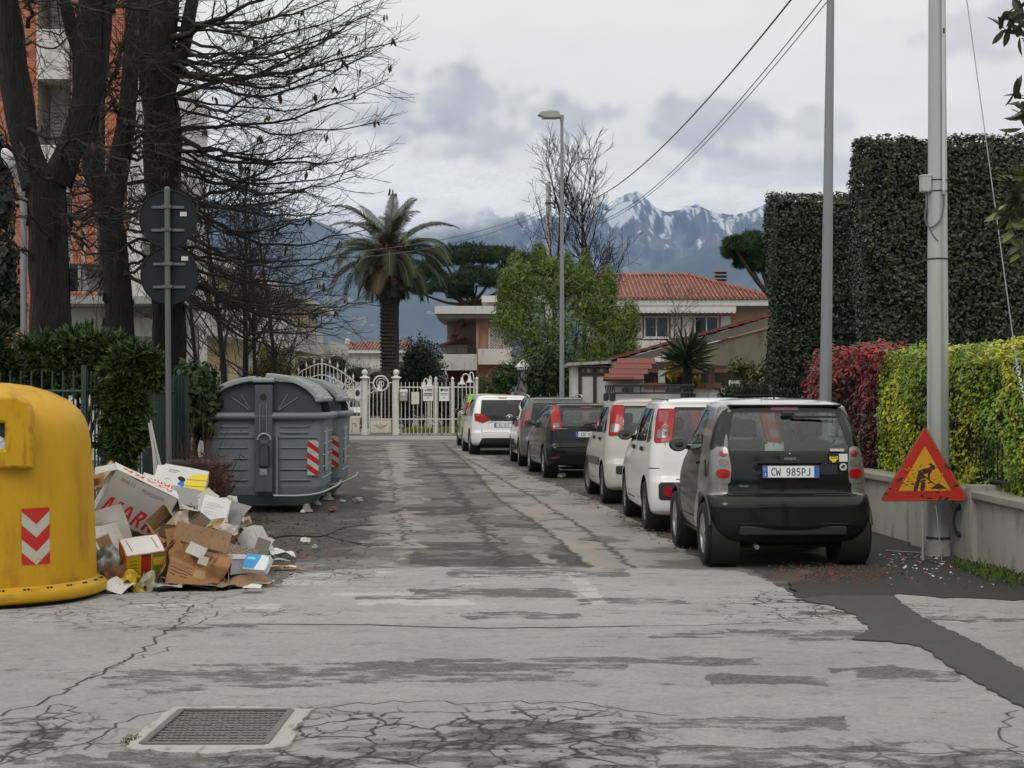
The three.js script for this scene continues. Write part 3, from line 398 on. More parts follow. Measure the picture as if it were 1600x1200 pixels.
{ // yellow villa along the left of the street, built in the street's own direction
  const A = at(292, 620, 53), B = at(499, 620, 88), dir = V(B.x - A.x, 0, B.z - A.z), len = dir.length(), turn = Math.atan2(dir.x, dir.z);
  const h = thing('villa', 'long pale yellow villa with white balconies behind the bare trees on the left', 'villa', [A.x, 0, A.z], turn);   // local +z runs along the street, -x faces the road? set below
  // in local axes the street side is at x = 0 and the house lies on its far side
  const s = -Math.sign(Math.cos(turn)), far = s > 0 ? 9 : -9, out = s > 0 ? -1 : 1;
  h.scale.y = 1.21; part('wall', boxIn(0, far, 0, 4.75, 0.2, len - 1.2), M.yellow, h);
  part('roof_slab', boxIn(out * 0.9, far, 4.98, 5.2, -0.5, len - 0.5), M.fascia, h);
  part('upper_wall', boxIn(0.0, far, 4.752, 4.977, 0.3, len - 1.4), M.white, h);
  part('balcony', [boxIn(out * 1.3, out * 1.16, 2.95, 3.85, -0.4, len - 9), boxIn(out * 1.158, 0, 2.95, 3.1, -0.4, len - 9), boxIn(out * 1.158, 0, 3.103, 3.85, -0.4, -0.26)], M.white, h);
  part('balcony', [boxIn(out * 1.6, out * 1.46, 2.75, 3.6, len - 8.4, len), boxIn(out * 1.458, 0, 2.75, 2.9, len - 8.4, len), boxIn(out * 1.458, far * 0.5, 2.903, 3.6, len - 0.14, len)], M.fascia, h);
  for (const z of [7, 12, 17]) part('pillar', boxIn(out * 1.15, out * 0.85, 0, 2.948, z, z + 0.35), M.white, h);
  for (const z of [2.5, 6.0, 9.7, 14, 19]) { const q = boxIn(out * 0.03, out * 0.005, 0.2, 2.3, z, z + 1.3); part('door', q, M.soffit, h); part('upper_door', boxIn(out * 0.03, out * 0.005, 3.2, 4.6, z, z + 1.2), mat([0.16, 0.12, 0.08], 0.8), h); }
  const g = geoOf([out * 0.6, 5.25, -1, far, 6.3, -1, far, 6.3, 12, out * 0.6, 5.25, 12].map((v) => v), [0, 1, 2, 0, 2, 3]); part('tile_roof', g, M.tile, h);
}
{ // far house with a low red roof, left of the palm trunk
  const D = 112, h = thing('house', 'distant low house with red roof left of the palm trunk', 'house'), X = (x) => at(x, 0, D).x, Y = (y) => at(0, y, D).y, z = -D;
  part('wall', boxIn(X(528), X(640), 0, Y(549), z - 7, z), M.white, h); part('eave', boxIn(X(524), X(644), Y(552), Y(547), z - 7.4, z + 0.5), M.fascia, h);
  tileSlope(h, V(X(524), Y(547) + 0.02, z + 0.5), V(X(644), Y(547) + 0.02, z + 0.5), V(X(632), Y(533), z - 3.4), V(X(536), Y(533), z - 3.4), 44);
  part('chimney', boxIn(X(534), X(541), Y(545), Y(527), z - 3, z - 2.4), M.white, h);
}
{ // brick apartment block on the left
  const D = 40, h = thing('apartment_building', 'brick apartment block with white balconies behind the big trees at left', 'building'), X = (x) => at(x, 0, D).x, Y = (y) => at(0, y, D).y, z = -D;
  const top = 13.5, xr = X(296);
  part('wall', [boxIn(X(-240), X(222), 0, top, z - 3.6, z - 1.2), boxIn(X(222), xr, 0, 9.3, z - 2.4, z - 1.2)], M.white, h);
  const brickGeo = box(0.25, 0.055, 0.10), r = rng(71), list = [];
  for (const [a, b, y0, y1, zz] of [[-30, 58, 0.2, top, 0], [110, 152, 0.2, 4.2, 0], [110, 152, 4.9, top, 0], [164, 198, 2.5, top, 0]]) {
    part('brick_panel', boxIn(X(a), X(b), y0, y1, z - 1.198, z - 0.06 + zz), M.mortar, h);
    const w = X(b) - X(a), nx = Math.floor(w / 0.26);
    for (let y = y0 + 0.03, k = 0; y < Math.min(y1, 12.2); y += 0.068, k++) for (let i = 0; i < nx; i++) { const v = 0.75 + 0.5 * r(); list.push({ p: V(X(a) + (i + 0.5) * w / nx + (k % 2 ? 0.022 : -0.022), y, z - 0.10 + zz + r() * 0.008), q: new THREE.Quaternion(), s: 1, c: lin(0.46 * v, 0.145 * v, 0.07 * v) }); }
  }
  copies('bricks', brickGeo, mat([1, 1, 1], 0.9), list, h);
  part('pilaster', boxIn(X(199), X(222), 0, top, z - 1.196, z - 0.02), M.white, h);
  part('corner_pilaster', boxIn(X(281), X(297), 3.4, 9.3, z - 1.196, z - 0.05), M.white, h);
  for (let k = 0; k < 4; k++) {
    const y = 3.9 + k * 2.9;
    part('balcony', [boxIn(X(59), X(109), y, y + 1.05, z - 0.05, z + 0.1), boxIn(X(59), X(109), y - 0.2, y - 0.003, z - 1.19, z + 0.1)], M.white, h);
    if (k < 2) part('balcony', [boxIn(X(223), X(280), y, y + 1.05, z - 0.05, z + 0.1), boxIn(X(223), X(280), y - 0.2, y - 0.003, z - 1.19, z + 0.1)], M.white, h);
    for (const px of k < 2 ? [84, 250] : [84]) { const f = windowPart(h, X(px), y + 0.05, z - 1.13, 0.78, 2.2, { sill: false }); part('roller_shutter', Array.from({ length: 12 }, (_, i) => boxIn(-0.4, 0.4, 1.2 + i * 0.09, 1.2 + i * 0.09 + 0.075, 0.021, 0.04)), M.curtain, f); }
  }
  // porch roof over the entrance and the low wing in front
  part('porch_roof', boxIn(X(100), X(310), Y(483), Y(472), z - 1.15, z + 2.4), mat([0.30, 0.31, 0.31], 0.7), h);
  part('porch_wall', [boxIn(X(100), X(200), 0, Y(484), z + 0.5, z + 0.7), boxIn(X(236), X(308), 0, Y(484), z + 0.5, z + 0.7)], M.white, h);
  for (const px of [130, 158, 275]) windowPart(h, X(px), 0.9 + 0.5, z + 0.72, 0.5, 1.3);
  part('meter_box', boxIn(X(222), X(290), Y(528), Y(500), z + 0.75, z + 1.1), M.white, h);
}
{ // carport with sloping tiled roof and dark rendered wall
  const D = 43, h = thing('carport', 'open carport with sloping red-edged roof and olive wall right of the yucca', 'carport'), P = (x, y) => at(x, y, D), z = -D;
  const a = P(968, 562), b = P(1206, 497), t = 0.2, dir = b.clone().sub(a), g = new THREE.ExtrudeGeometry(polyShape([[a.x, a.y], [b.x, b.y], [b.x, b.y - t], [a.x, a.y - t]]), { depth: 6, bevelEnabled: false }); g.translate(0, 0, z - 6);
  part('roof_slab', metreUV(g), mat([0.13, 0.12, 0.10], 0.9), h);
  const up = V(-dir.y, dir.x, 0).normalize().multiplyScalar(0.02); const A = a.clone().add(up), B = b.clone().add(up);
  const q = 14; for (let i = 0; i < q; i++) { const p0 = A.clone().lerp(B, i / q), p1 = A.clone().lerp(B, (i + 0.96) / q); const s = new THREE.ExtrudeGeometry(polyShape([[p0.x, p0.y + 0.05], [p1.x, p1.y + 0.02], [p1.x, p1.y + 0.09], [p0.x, p0.y + 0.12]]), { depth: 6.05, bevelEnabled: false }); s.translate(0, 0, z - 6); part('roof_tile', s, M.tileRed, h); }
  const w = new THREE.ExtrudeGeometry(polyShape([[P(1092, 0).x, P(0, 571).y], [b.x + 0.2, P(0, 571).y], [b.x + 0.2, b.y - t - 0.005], [P(1092, 0).x, P(1092, 529).y - t - 0.005]]), { depth: 0.2, bevelEnabled: false }); w.translate(0, 0, z - 0.3); part('gable_wall', metreUV(w), M.olive, h);
  part('beam', boxIn(P(1000, 0).x, b.x + 0.2, P(0, 576).y, P(0, 571).y - 0.003, z - 0.34, z - 0.08), M.wood, h);
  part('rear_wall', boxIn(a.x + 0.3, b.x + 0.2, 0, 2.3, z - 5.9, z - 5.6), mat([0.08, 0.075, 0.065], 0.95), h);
  for (const px of [1034, 1112, 1203]) part('post', boxIn(P(px, 0).x - 0.09, P(px, 0).x + 0.09, 0, P(0, 576).y - 0.003, z - 0.3, z - 0.12), px === 1034 ? M.concrete : M.wood, h);
}
{ // white garden shed with brown framing
  const D = 47, h = thing('garden_shed', 'white shed with brown door framing and sloping grey roof', 'shed'), X = (x) => at(x, 0, D).x, Y = (y) => at(0, y, D).y, z = -D;
  part('wall', boxIn(X(895), X(972), 0, Y(572), z - 3, z), M.whitePaint, h);
  const rg = geoOf([], []); const r0 = box(X(985) - X(886), 0.09, 3.6); r0.rotateZ(0.05); r0.translate((X(985) + X(886)) / 2, Y(567), z - 1.5); part('roof', r0, M.concrete, h);
  for (const px of [906, 929, 950, 971]) part('post', boxIn(X(px) - 0.05, X(px) + 0.05, 0, Y(574), z + 0.002, z + 0.06), M.wood, h);
  part('rail', [boxIn(X(906) + 0.052, X(971) - 0.052, Y(587), Y(582), z + 0.002, z + 0.05), boxIn(X(906) + 0.052, X(971) - 0.052, Y(576), Y(574), z + 0.002, z + 0.05)], M.wood, h);
  for (let i = 0; i < 6; i++) { const px = 911 + i * 10; part('louvre_pane', boxIn(X(px), X(px + 6), Y(582) + 0.01, Y(576) - 0.01, z + 0.002, z + 0.02), mat([0.16, 0.14, 0.14], 0.4), h); }
}
{ // white boundary wall with a little tiled roof and red coping
  const D = 39, h = thing('garden_wall', 'white garden wall with red tile coping and small tiled canopy', 'wall'), X = (x) => at(x, 0, D).x, Y = (y) => at(0, y, D).y, z = -D;
  part('wall', [boxIn(X(944), X(1006), 0, Y(590), z - 0.2, z), boxIn(X(1006), X(1152), 0, Y(606), z - 0.2, z - 0.002)], M.whitePaint, h);
  for (let k = 0; k < 4; k++) { const g = box(X(1004) - X(944), 0.035, 0.34); g.rotateX(0.42); g.translate((X(1004) + X(944)) / 2 + k * 0.12, Y(593) + k * 0.13 + 0.06, z + 0.25 - k * 0.27); part('canopy_tile', g, M.tileRed, h); }
  const lip = bar(V(X(941), Y(592), z + 0.32), V(X(988), Y(592), z + 0.32), 0.06, 8); part('canopy_edge', lip, M.tileRed, h);
  for (const [a, b] of [[1006, 1040], [1086, 1126]]) { const n = 3; for (let i = 0; i < n; i++) { const x0 = lerp(X(a), X(b), i / n), x1 = lerp(X(a), X(b), (i + 0.96) / n); part('coping', boxIn(x0, x1, Y(606) + 0.002, Y(598), z - 0.3, z + 0.1), mat([0.30, 0.11, 0.08], 0.85, { map: grainTex }), h); } }
  for (let i = 0; i < 7; i++) { const x = X(998 + i * 5); part('picket', bar(V(x, Y(605), z - 0.1), V(x, Y(588), z - 0.1), 0.012, 5), M.iron, h); }
  part('gate_pillar', boxIn(X(1140), X(1156), 0, Y(594), z - 0.25, z + 0.05), M.whitePaint, h);
}
{ const D = 52, p = at(817, 600, D), g = thing('gate_pillar', 'weathered white pillar with pyramid cap beside the green shrub', 'pillar', [p.x, 0, -D]); const top = at(0, 578, D).y;
  part('shaft', box(0.42, top, 0.42, 0, top / 2, 0), M.white, g); part('ledge', box(0.56, 0.1, 0.56, 0, top + 0.052, 0), M.white, g); const c = new THREE.ConeGeometry(0.36, 0.24, 4); c.rotateY(Math.PI / 4); c.translate(0, top + 0.225, 0); part('cap', c, M.white, g); }
{ // unseen houses added behind the camera to darken what paint and glass mirror
  const h = thing('house', 'unseen plain house with shutters, added behind the camera', 'house', [-9, 0, 19]); part('wall', boxIn(-9, 9, 0, 6.6, 0, 9), M.yellow, h); part('roof', geoOf([-9.6, 6.6, -0.6, 9.6, 6.6, -0.6, 5, 9, 4.5, -5, 9, 4.5, 9.6, 6.6, 9.6, -9.6, 6.6, 9.6], [0, 1, 2, 0, 2, 3, 1, 4, 2, 4, 5, 3, 4, 3, 2, 5, 0, 3]), M.tile, h);
  for (const y of [0.9, 4]) for (const x of [-6, -2, 2, 6]) windowPart(h, x, y, -0.03, 1.2, 1.5, { turn: Math.PI, shutters: true, shutterMat: M.wood });
  const h2 = thing('house', 'second unseen plain house added behind the camera, to the right', 'house', [15, 0, 21]); part('wall', boxIn(-8, 8, 0, 7, 0, 9), M.orange, h2); part('roof', boxIn(-8.6, 8.6, 7.003, 7.3, -0.8, 9.6), M.fascia, h2); for (const y of [0.9, 4]) for (const x of [-5, 0, 5]) windowPart(h2, x, y, -0.03, 1.2, 1.5, { turn: Math.PI, shutters: true });
}
// ---------- plants ----------
const leafMat = (c, rough = 0.55, tr = 0.25) => pmat(c, rough, { transmission: tr, thickness: 0, specularIntensity: 0.6 });
const barkTex = dataTex(256, 512, (() => { const a = tileNoise(256, 512, (x, y) => fbm(x / 9, y / 60, 4)), b = tileNoise(256, 512, (x, y) => fbm(x / 40, y / 40, 4)); return (x, y, c) => { const v = 0.8 + 0.75 * a(x, y) + 0.3 * b(x, y); c[0] = v; c[1] = v * 0.97; c[2] = v * 0.92; }; })());
const bark = mat([0.014, 0.0125, 0.0115], 0.95, { map: barkTex, bumpMap: barkTex, bumpScale: 0.07 });
const twigMat = mat([0.020, 0.017, 0.0155], 0.95);
class Tubes {   // many tapered tubes in one geometry
  constructor() { this.p = []; this.n = []; this.u = []; this.i = []; }
  add(pts, rad, sides = 5, wob = 0) {
    const base = this.p.length / 3, N = pts.length; let nx = V(1, 0, 0); const T = V(), B = V(), Nn = V();
    let len = 0;
    for (let k = 0; k < N; k++) {
      T.subVectors(pts[Math.min(k + 1, N - 1)], pts[Math.max(k - 1, 0)]).normalize(); if (k) len += pts[k].distanceTo(pts[k - 1]);
      if (k === 0) nx = Math.abs(T.y) < 0.9 ? V(0, 1, 0) : V(1, 0, 0);
      B.crossVectors(T, nx).normalize(); Nn.crossVectors(B, T).normalize(); nx.copy(Nn);
      for (let s = 0; s <= sides; s++) { const a = s / sides * 2 * Math.PI, c = Math.cos(a), q = Math.sin(a), w = wob ? 1 + wob * n3(pts[k].x * 2.5 + 2 * c, pts[k].y * 1.6, pts[k].z * 2.5 + 2 * q) + wob * 0.4 * n2(a * 3 + 5, len * 2) : 1, r = rad[k] * w; const x = c * Nn.x + q * B.x, y = c * Nn.y + q * B.y, z = c * Nn.z + q * B.z; this.p.push(pts[k].x + r * x, pts[k].y + r * y, pts[k].z + r * z); this.n.push(x, y, z); this.u.push(s / sides * Math.max(1, Math.round(rad[0] * 8)), len * 0.7); }
    }
    for (let k = 0; k < N - 1; k++) for (let s = 0; s < sides; s++) { const a = base + k * (sides + 1) + s, b = a + sides + 1; this.i.push(a, a + 1, b, a + 1, b + 1, b); }
  }
  geo() { const g = new THREE.BufferGeometry(); g.setAttribute('position', new THREE.Float32BufferAttribute(this.p, 3)); g.setAttribute('normal', new THREE.Float32BufferAttribute(this.n, 3)); g.setAttribute('uv', new THREE.Float32BufferAttribute(this.u, 2)); g.setIndex(this.i); return g; }
}
// a branch: wanders from p along dir; returns its points
function branchPts(p, dir, len, n, r, wander, lift) { const pts = [p.clone()], d = dir.clone().normalize(), q = p.clone(); for (let i = 0; i < n; i++) { d.x += (r() - 0.5) * wander; d.y += (r() - 0.5) * wander + lift; d.z += (r() - 0.5) * wander; d.normalize(); q.addScaledVector(d, len / n); pts.push(q.clone()); } return pts; }
const taper = (n, a, b) => Array.from({ length: n }, (_, i) => lerp(a, b, i / (n - 1)));
function twigs(T, pts, r0, level, r, o) {   // children along a branch
  const n = o.kids[level]; if (!n) return;
  for (let k = 0; k < n; k++) {
    const t = lerp(o.from ?? 0.25, 1, (k + r()) / n), f = t * (pts.length - 1), i = Math.min(pts.length - 2, Math.floor(f)), p = pts[i].clone().lerp(pts[i + 1], f - i), d = pts[i + 1].clone().sub(pts[i]).normalize();
    const side = V(r() - 0.5, (r() - 0.5) * (o.flat ?? 1), r() - 0.5).normalize(); d.addScaledVector(side, o.spread ?? 0.9).normalize();
    const len = o.len[level] * (0.5 + 0.8 * r()) * (1.2 - 0.6 * t), m = o.seg[level], c = branchPts(p, d, len, m, r, o.wander ?? 0.25, o.lift[level]), rr = Math.max(o.minR, r0 * (o.ratio ?? 0.55) * (1.1 - 0.6 * t));
    T.add(c, taper(m + 1, rr, Math.max(o.minR * 0.6, rr * 0.35)), level > 0 ? 3 : 4); if (o.tips) o.tips(c, level); twigs(T, c, rr, level + 1, r, o);
  }
}
// the three big street trees at left
const podGeo = (() => { const g = leafGeo(0.34, 0.3, 0.1, 3); return g; })();
function bigTree(label, trunkPx, d, limbs, seed, sprays) {
  const r = rng(seed), g = thing('tree', label, 'tree', [at(trunkPx[0][0], 600, d).x, 0, -d]), o = g.position.clone();
  const T = new Tubes(), L = (px, py, dz = 0) => at(px, py, d + dz).sub(o), mpp = d / FOC;
  const tp = trunkPx.map(([px, py]) => L(px, py)), tr = trunkPx.map(([, , w]) => w * mpp * 0.44); tp.unshift(V(tp[0].x * 0.8, -0.05, 0)); tr.unshift(tr[0] * 1.25);
  const c = new THREE.CatmullRomCurve3(tp), n = 26, pts = c.getPoints(n), rad = pts.map((_, i) => { const f = i / n * (tr.length - 1), k = Math.min(tr.length - 2, Math.floor(f)); return lerp(tr[k], tr[k + 1], f - k); }); T.add(pts, rad, 16, 0.24);
  for (const lb of limbs) { const q = lb.map(([px, py, , dz]) => L(px, py, dz)), w = lb.map(([, , w]) => w * mpp * 0.43), cc = new THREE.CatmullRomCurve3(q), m = 20, pp = cc.getPoints(m); T.add(pp, pp.map((_, i) => { const f = i / m * (w.length - 1), k = Math.min(w.length - 2, Math.floor(f)); return lerp(w[k], w[k + 1], f - k); }), 12, 0.24); }
  // healed pruning stubs
  for (let k = 0; k < 5; k++) { const p = pts[Math.floor(6 + r() * 16)], a = r() * 6.28; T.add([p.clone(), p.clone().add(V(Math.cos(a) * tr[1] * 1.08, 0.05, Math.abs(Math.sin(a)) * tr[1] * 1.08))], [tr[1] * 0.42, tr[1] * 0.34], 8); }
  part('trunk', T.geo(), bark, g);
  const C = new Tubes(), pods = [];
  const grow = { kids: [10, 5, 0], len: [0.85, 0.36], seg: [5, 3], lift: [0.012, 0.03], minR: 0.0042, flat: 0.75, spread: 0.72, ratio: 0.5, from: 0.18, wander: 0.3, tips: (q, lv) => { if (r() < 0.018) for (let k = 0; k < 3; k++) pods.push({ p: q[q.length - 1].clone().add(V((r() - 0.5) * 0.06, -0.06 - r() * 0.05, (r() - 0.5) * 0.06)), q: new THREE.Quaternion().setFromEuler(new THREE.Euler(Math.PI + (r() - 0.5), r() * 6, (r() - 0.5))), s: 0.09 + 0.06 * r() }); } };
  for (const [px, py, ex, ey, w, dz, sag] of sprays) {
    const a = L(px, py), b = L(ex, ey, dz), m = a.clone().lerp(b, 0.5).add(V(0, -(sag ?? 0.1) * a.distanceTo(b), 0)), cc = new THREE.CatmullRomCurve3([a, m.clone().lerp(a, 0.5).add(V(0, -0.02, 0)), m, b.clone().lerp(m, 0.45).add(V(0, -0.05, 0)), b]), pp = cc.getPoints(12).map((p, i) => (i && i < 12 ? p.add(V((r() - 0.5) * 0.09, (r() - 0.5) * 0.09, (r() - 0.5) * 0.09)) : p));
    C.add(pp, taper(13, w * mpp * 0.36, 0.006), 6); twigs(C, pp, w * mpp * 0.22, 0, r, { ...grow, kids: [Math.round(3 + a.distanceTo(b) * 3.6), 4, 0] });
  }
  part('crown', C.geo(), twigMat, g);
  if (pods.length) copies('dry_leaf', podGeo, leafMat([0.05, 0.04, 0.03], 0.9, 0.1), pods, g);
  return g;
}
{ const r = rng(101), s1 = [], s2 = [], s3 = [];
  for (let k = 0; k < 34; k++) { const y = -40 + r() * 480, px = y < 250 ? (r() < 0.5 ? 30 : 150) : 80; s1.push([px + r() * 14, y, px + (r() - 0.35) * 340, y + (r() - 0.75) * 200, 5 + r() * 8, (r() - 0.5) * 5, 0.05]); }
  for (let k = 0; k < 32; k++) { const y = 60 + r() * 380, px = 185; s2.push([px, y, px + (r() - 0.3) * 380, y + (r() - 0.65) * 170, 4 + r() * 8, (r() - 0.5) * 5, 0.07]); }
  // the long sprays that reach out over the street
  for (let k = 0; k < 50; k++) { const y = -30 + Math.pow(r(), 0.9) * 500, px = 262 + r() * 12, reach = 150 + r() * 190 - Math.max(0, y - 330) * 0.25; s3.push([px, y, px + reach, y + (y < 160 ? -70 + r() * 70 : -20 + r() * 90), 5 + r() * 6, (r() - 0.55) * 6, 0.05 + r() * 0.07]); }
  for (let k = 0; k < 16; k++) { const y = 20 + r() * 400; s3.push([255, y, 255 - r() * 230, y + (r() - 0.6) * 150, 4 + r() * 7, (r() - 0.5) * 6, 0.06]); }
  for (const [y, ex, ey, w] of [[150, 540, 45, 13], [120, 600, 70, 11], [330, 470, 220, 12], [420, 520, 515, 11], [300, 520, 330, 9], [445, 470, 560, 9], [60, 480, -60, 16], [230, 575, 245, 9], [200, 600, 130, 9], [380, 540, 395, 8], [410, 500, 440, 9]]) s3.push([262, y, ex, ey, w, (r() - 0.5) * 4, 0.06]);
  bigTree('thick forked bare tree, leftmost of the three big trees', [[75, 540, 66], [76, 400, 62], [74, 300, 66], [78, 262, 78]], 20, [[[60, 290, 60], [40, 220, 46], [22, 120, 50], [14, 40, 46], [5, -60, 40]], [[88, 285, 60], [108, 240, 50], [132, 170, 52], [138, 80, 50], [150, -60, 44]], [[118, 205, 26, 0], [150, 150, 24, 0], [165, 60, 20, 0], [170, -40, 16, 0]], [[138, 110, 30, 0], [120, 60, 26, 0], [104, 10, 22, 0], [95, -60, 18, 0]]], 41, s1);
  bigTree('slimmer bare tree, middle one of the three big trees', [[184, 540, 48], [182, 420, 42], [172, 340, 44], [158, 285, 40]], 24, [[[170, 340, 44], [178, 300, 40], [195, 200, 32], [205, 100, 30], [212, -40, 26]], [[162, 300, 36], [148, 270, 34], [140, 220, 26], [150, 120, 22], [140, -40, 18]]], 42, s2);
  bigTree('bare tree with long drooping sprays over the street, rightmost of the three big trees', [[262, 540, 54], [260, 400, 50], [256, 290, 58], [252, 180, 62], [250, 100, 56], [258, -60, 46]], 25, [[[248, 190, 46, 0], [232, 120, 40, 0], [222, 30, 34, 0], [215, -60, 28, 0]], [[258, 150, 34, 0], [285, 80, 28, 0], [300, 10, 24, 0], [310, -60, 20, 0]]], 43, s3);
}
// slender bare trees in front of the villa
function slimTree(name, label, px, d, top, w, seed, o = {}, group) {
  const r = rng(seed), p = at(px, 600, d), g = thing(name, label, 'tree', [p.x, 0, -d], 0, group), H = at(px, top, d).y, T = new Tubes(), C = new Tubes();
  const tr = branchPts(V(0, -0.05, 0), V((r() - 0.5) * 0.1, 1, 0), H, 12, r, 0.10, 0.02), R = w * d / FOC / 2; T.add(tr, taper(13, R, 0.012), 7, 0.08); part('trunk', T.geo(), o.bark ?? bark, g);
  twigs(C, tr, R * 0.8, 0, r, { kids: o.kids ?? [22, 7, 4, 0], len: o.len ?? [1.5, 0.7, 0.35], seg: [6, 4, 3], lift: o.lift ?? [0.05, 0.05, 0.03], minR: o.minR ?? 0.006, spread: o.spread ?? 0.8, from: o.from ?? 0.3, ratio: 0.45, wander: 0.22 });
  part('crown', C.geo(), o.twig ?? twigMat, g); return g;
}
slimTree('tree', 'bare tree nearest the sign pole in front of the villa', 326, 33, 300, 10, 51, { from: 0.35 });
slimTree('tree', 'thick-stemmed bare tree in front of the villa balcony', 360, 35, 290, 14, 52, { from: 0.38 });
slimTree('tree', 'twin-stemmed bare tree in the middle of the villa front', 388, 37, 280, 13, 53, { from: 0.35 });
slimTree('tree', 'leaning bare tree right of the twin-stemmed one', 402, 36, 330, 9, 54, { from: 0.3 });
slimTree('tree', 'bushy bare tree at the far end of the villa', 430, 40, 320, 9, 55, { from: 0.25, kids: [26, 8, 4, 0] });
const paleTwig = mat([0.10, 0.085, 0.07], 0.95);
for (const [px, top, sd, lab] of [[866, 272, 61, 'bare upright tree behind the street lamp, its stems just left of the lamp pole'], [915, 278, 62, 'bare upright tree rising behind the green shrub, right of the lamp pole'], [945, 300, 63, 'bare many-branched tree before the tiled roof']]) slimTree('tree', lab, px, 62, top, 10, sd, { kids: [15, 8, 4, 0], len: [3.0, 1.3, 0.6], lift: [0.12, 0.08, 0.05], minR: 0.010, spread: 0.8, from: 0.42, twig: twigMat });
slimTree('tree', 'leafless little tree before the shuttered windows', 1045, 66, 478, 5, 64, { kids: [16, 6, 3, 0], len: [1.6, 0.7, 0.35], minR: 0.009, twig: paleTwig });

{ // the palm
  const d = 74, p = at(608, 600, d), g = thing('palm_tree', 'tall date palm with thick trunk behind the gate', 'palm', [p.x, 0, -d]), r = rng(77), mpp = d / FOC, cy = 0;
  const T = new Tubes(), H = at(0, 432, d).y, n = 26, tp = [], rad = []; for (let i = 0; i <= n; i++) { const t = i / n; tp.push(V(0.05 * Math.sin(t * 3), t * H - 0.05, 0)); rad.push(lerp(0.40, 0.41, t) + (t > 0.82 ? (t - 0.82) * 2.6 : 0) + 0.05 * Math.exp(-t * 12)); } T.add(tp, rad, 20, 0.05); const scars = [];
  for (let y = 0.15; y < H - 0.3; y += 0.17) for (let k = 0; k < 15; k++) { const a = (k + (Math.round(y / 0.17) % 2) * 0.5) / 15 * 6.283; scars.push({ p: V(Math.cos(a) * 0.395, y, Math.sin(a) * 0.395), q: new THREE.Quaternion().setFromEuler(new THREE.Euler(0, -a, 0.35)), s: 0.8 + 0.4 * r() }); }
  part('trunk', T.geo(), mat([0.030, 0.025, 0.022], 0.95, { map: barkTex, bumpMap: barkTex, bumpScale: 0.05 }), g); copies('leaf_scars', box(0.06, 0.10, 0.15), mat([0.032, 0.026, 0.022], 0.95), scars, g);
  const boot = []; for (let k = 0; k < 160; k++) { const a = r() * 6.283, t = r(), y = H - 0.5 + t * 1.5, R = 0.85 + 0.25 * Math.sin(t * 3.1) - 0.2 * t; boot.push({ p: V(Math.cos(a) * R, y, Math.sin(a) * R), q: new THREE.Quaternion().setFromEuler(new THREE.Euler(0, -a, 0.7)), s: 0.8 + r() }); }
  const bulb = new THREE.SphereGeometry(0.95, 14, 10); bulb.scale(1, 1.1, 1); bulb.translate(0, H + 0.25, 0); part('crown_base', bulb, mat([0.06, 0.045, 0.03], 0.95), g); copies('frond_stumps', box(0.09, 0.34, 0.13), mat([0.075, 0.05, 0.032], 0.95), boot, g);
  const orange = []; for (let k = 0; k < 260; k++) { const a = r() * 6.283, R = 0.55 + r() * 0.55; orange.push({ p: V(Math.cos(a) * R, H + 0.85 + r() * 0.55, Math.sin(a) * R), q: quat(r), s: 0.20 + 0.22 * r() }); } copies('date_clusters', leafGeo(0.3, 0.2, 0.3), mat([0.20, 0.085, 0.025], 0.9), orange, g);
  // fronds: arching rachis with leaflets on both sides
  const fr = (elev, len, bend, seed2) => { const q = rng(seed2), rach = new Tubes(), pos = [], idx = []; const pts = [], n = 18; let a = elev, x = 0, y = 0; for (let i = 0; i <= n; i++) { pts.push(V(x, y, 0)); x += Math.cos(a) * len / n; y += Math.sin(a) * len / n; a -= bend / n * (0.5 + i / n); } rach.add(pts, taper(n + 1, 0.045, 0.010), 4);
    const m = 72; for (let k = 0; k < m; k++) for (const s of [-1, 1]) { const t = 0.10 + 0.9 * k / m, f = t * n, i = Math.min(n - 1, Math.floor(f)), b = pts[i].clone().lerp(pts[i + 1], f - i), d = pts[i + 1].clone().sub(pts[i]).normalize(), up = V(-d.y, d.x, 0), L = 0.60 * Math.sin(Math.PI * (0.14 + 0.80 * t)) + 0.07, dir = d.clone().multiplyScalar(0.75).add(V(0, 0, s * 0.75)).addScaledVector(up, 0.25 + 0.25 * (q() - 0.5)).normalize(), w = d.clone().multiplyScalar(0.019), mid = b.clone().addScaledVector(dir, L * 0.55), tip = b.clone().addScaledVector(dir, L).add(V(0, -0.42 * L, 0)); const o = pos.length / 3; for (const v of [b.clone().sub(w), b.clone().add(w), mid.clone().sub(w), mid.clone().add(w), tip]) pos.push(v.x, v.y, v.z); idx.push(o, o + 1, o + 2, o + 1, o + 3, o + 2, o + 2, o + 3, o + 4); }
    return [rach.geo(), geoOf(pos, idx)]; };
  const kinds = [fr(1.3, 3.6, 0.8, 1), fr(1.05, 4.0, 1.5, 2), fr(0.75, 4.0, 1.9, 3), fr(0.5, 3.9, 2.0, 4), fr(0.15, 3.6, 1.7, 5), fr(-0.35, 2.6, 1.1, 6), fr(-0.9, 2.0, 0.5, 7)];
  const greens = [leafMat([0.038, 0.060, 0.022], 0.6, 0.15), leafMat([0.028, 0.046, 0.018], 0.6, 0.15), leafMat([0.055, 0.068, 0.028], 0.6, 0.15)], dead = leafMat([0.09, 0.075, 0.04], 0.8, 0.15), rm = mat([0.12, 0.13, 0.06], 0.7);
  const counts = [5, 9, 11, 12, 11, 7, 6]; let ang = 0;
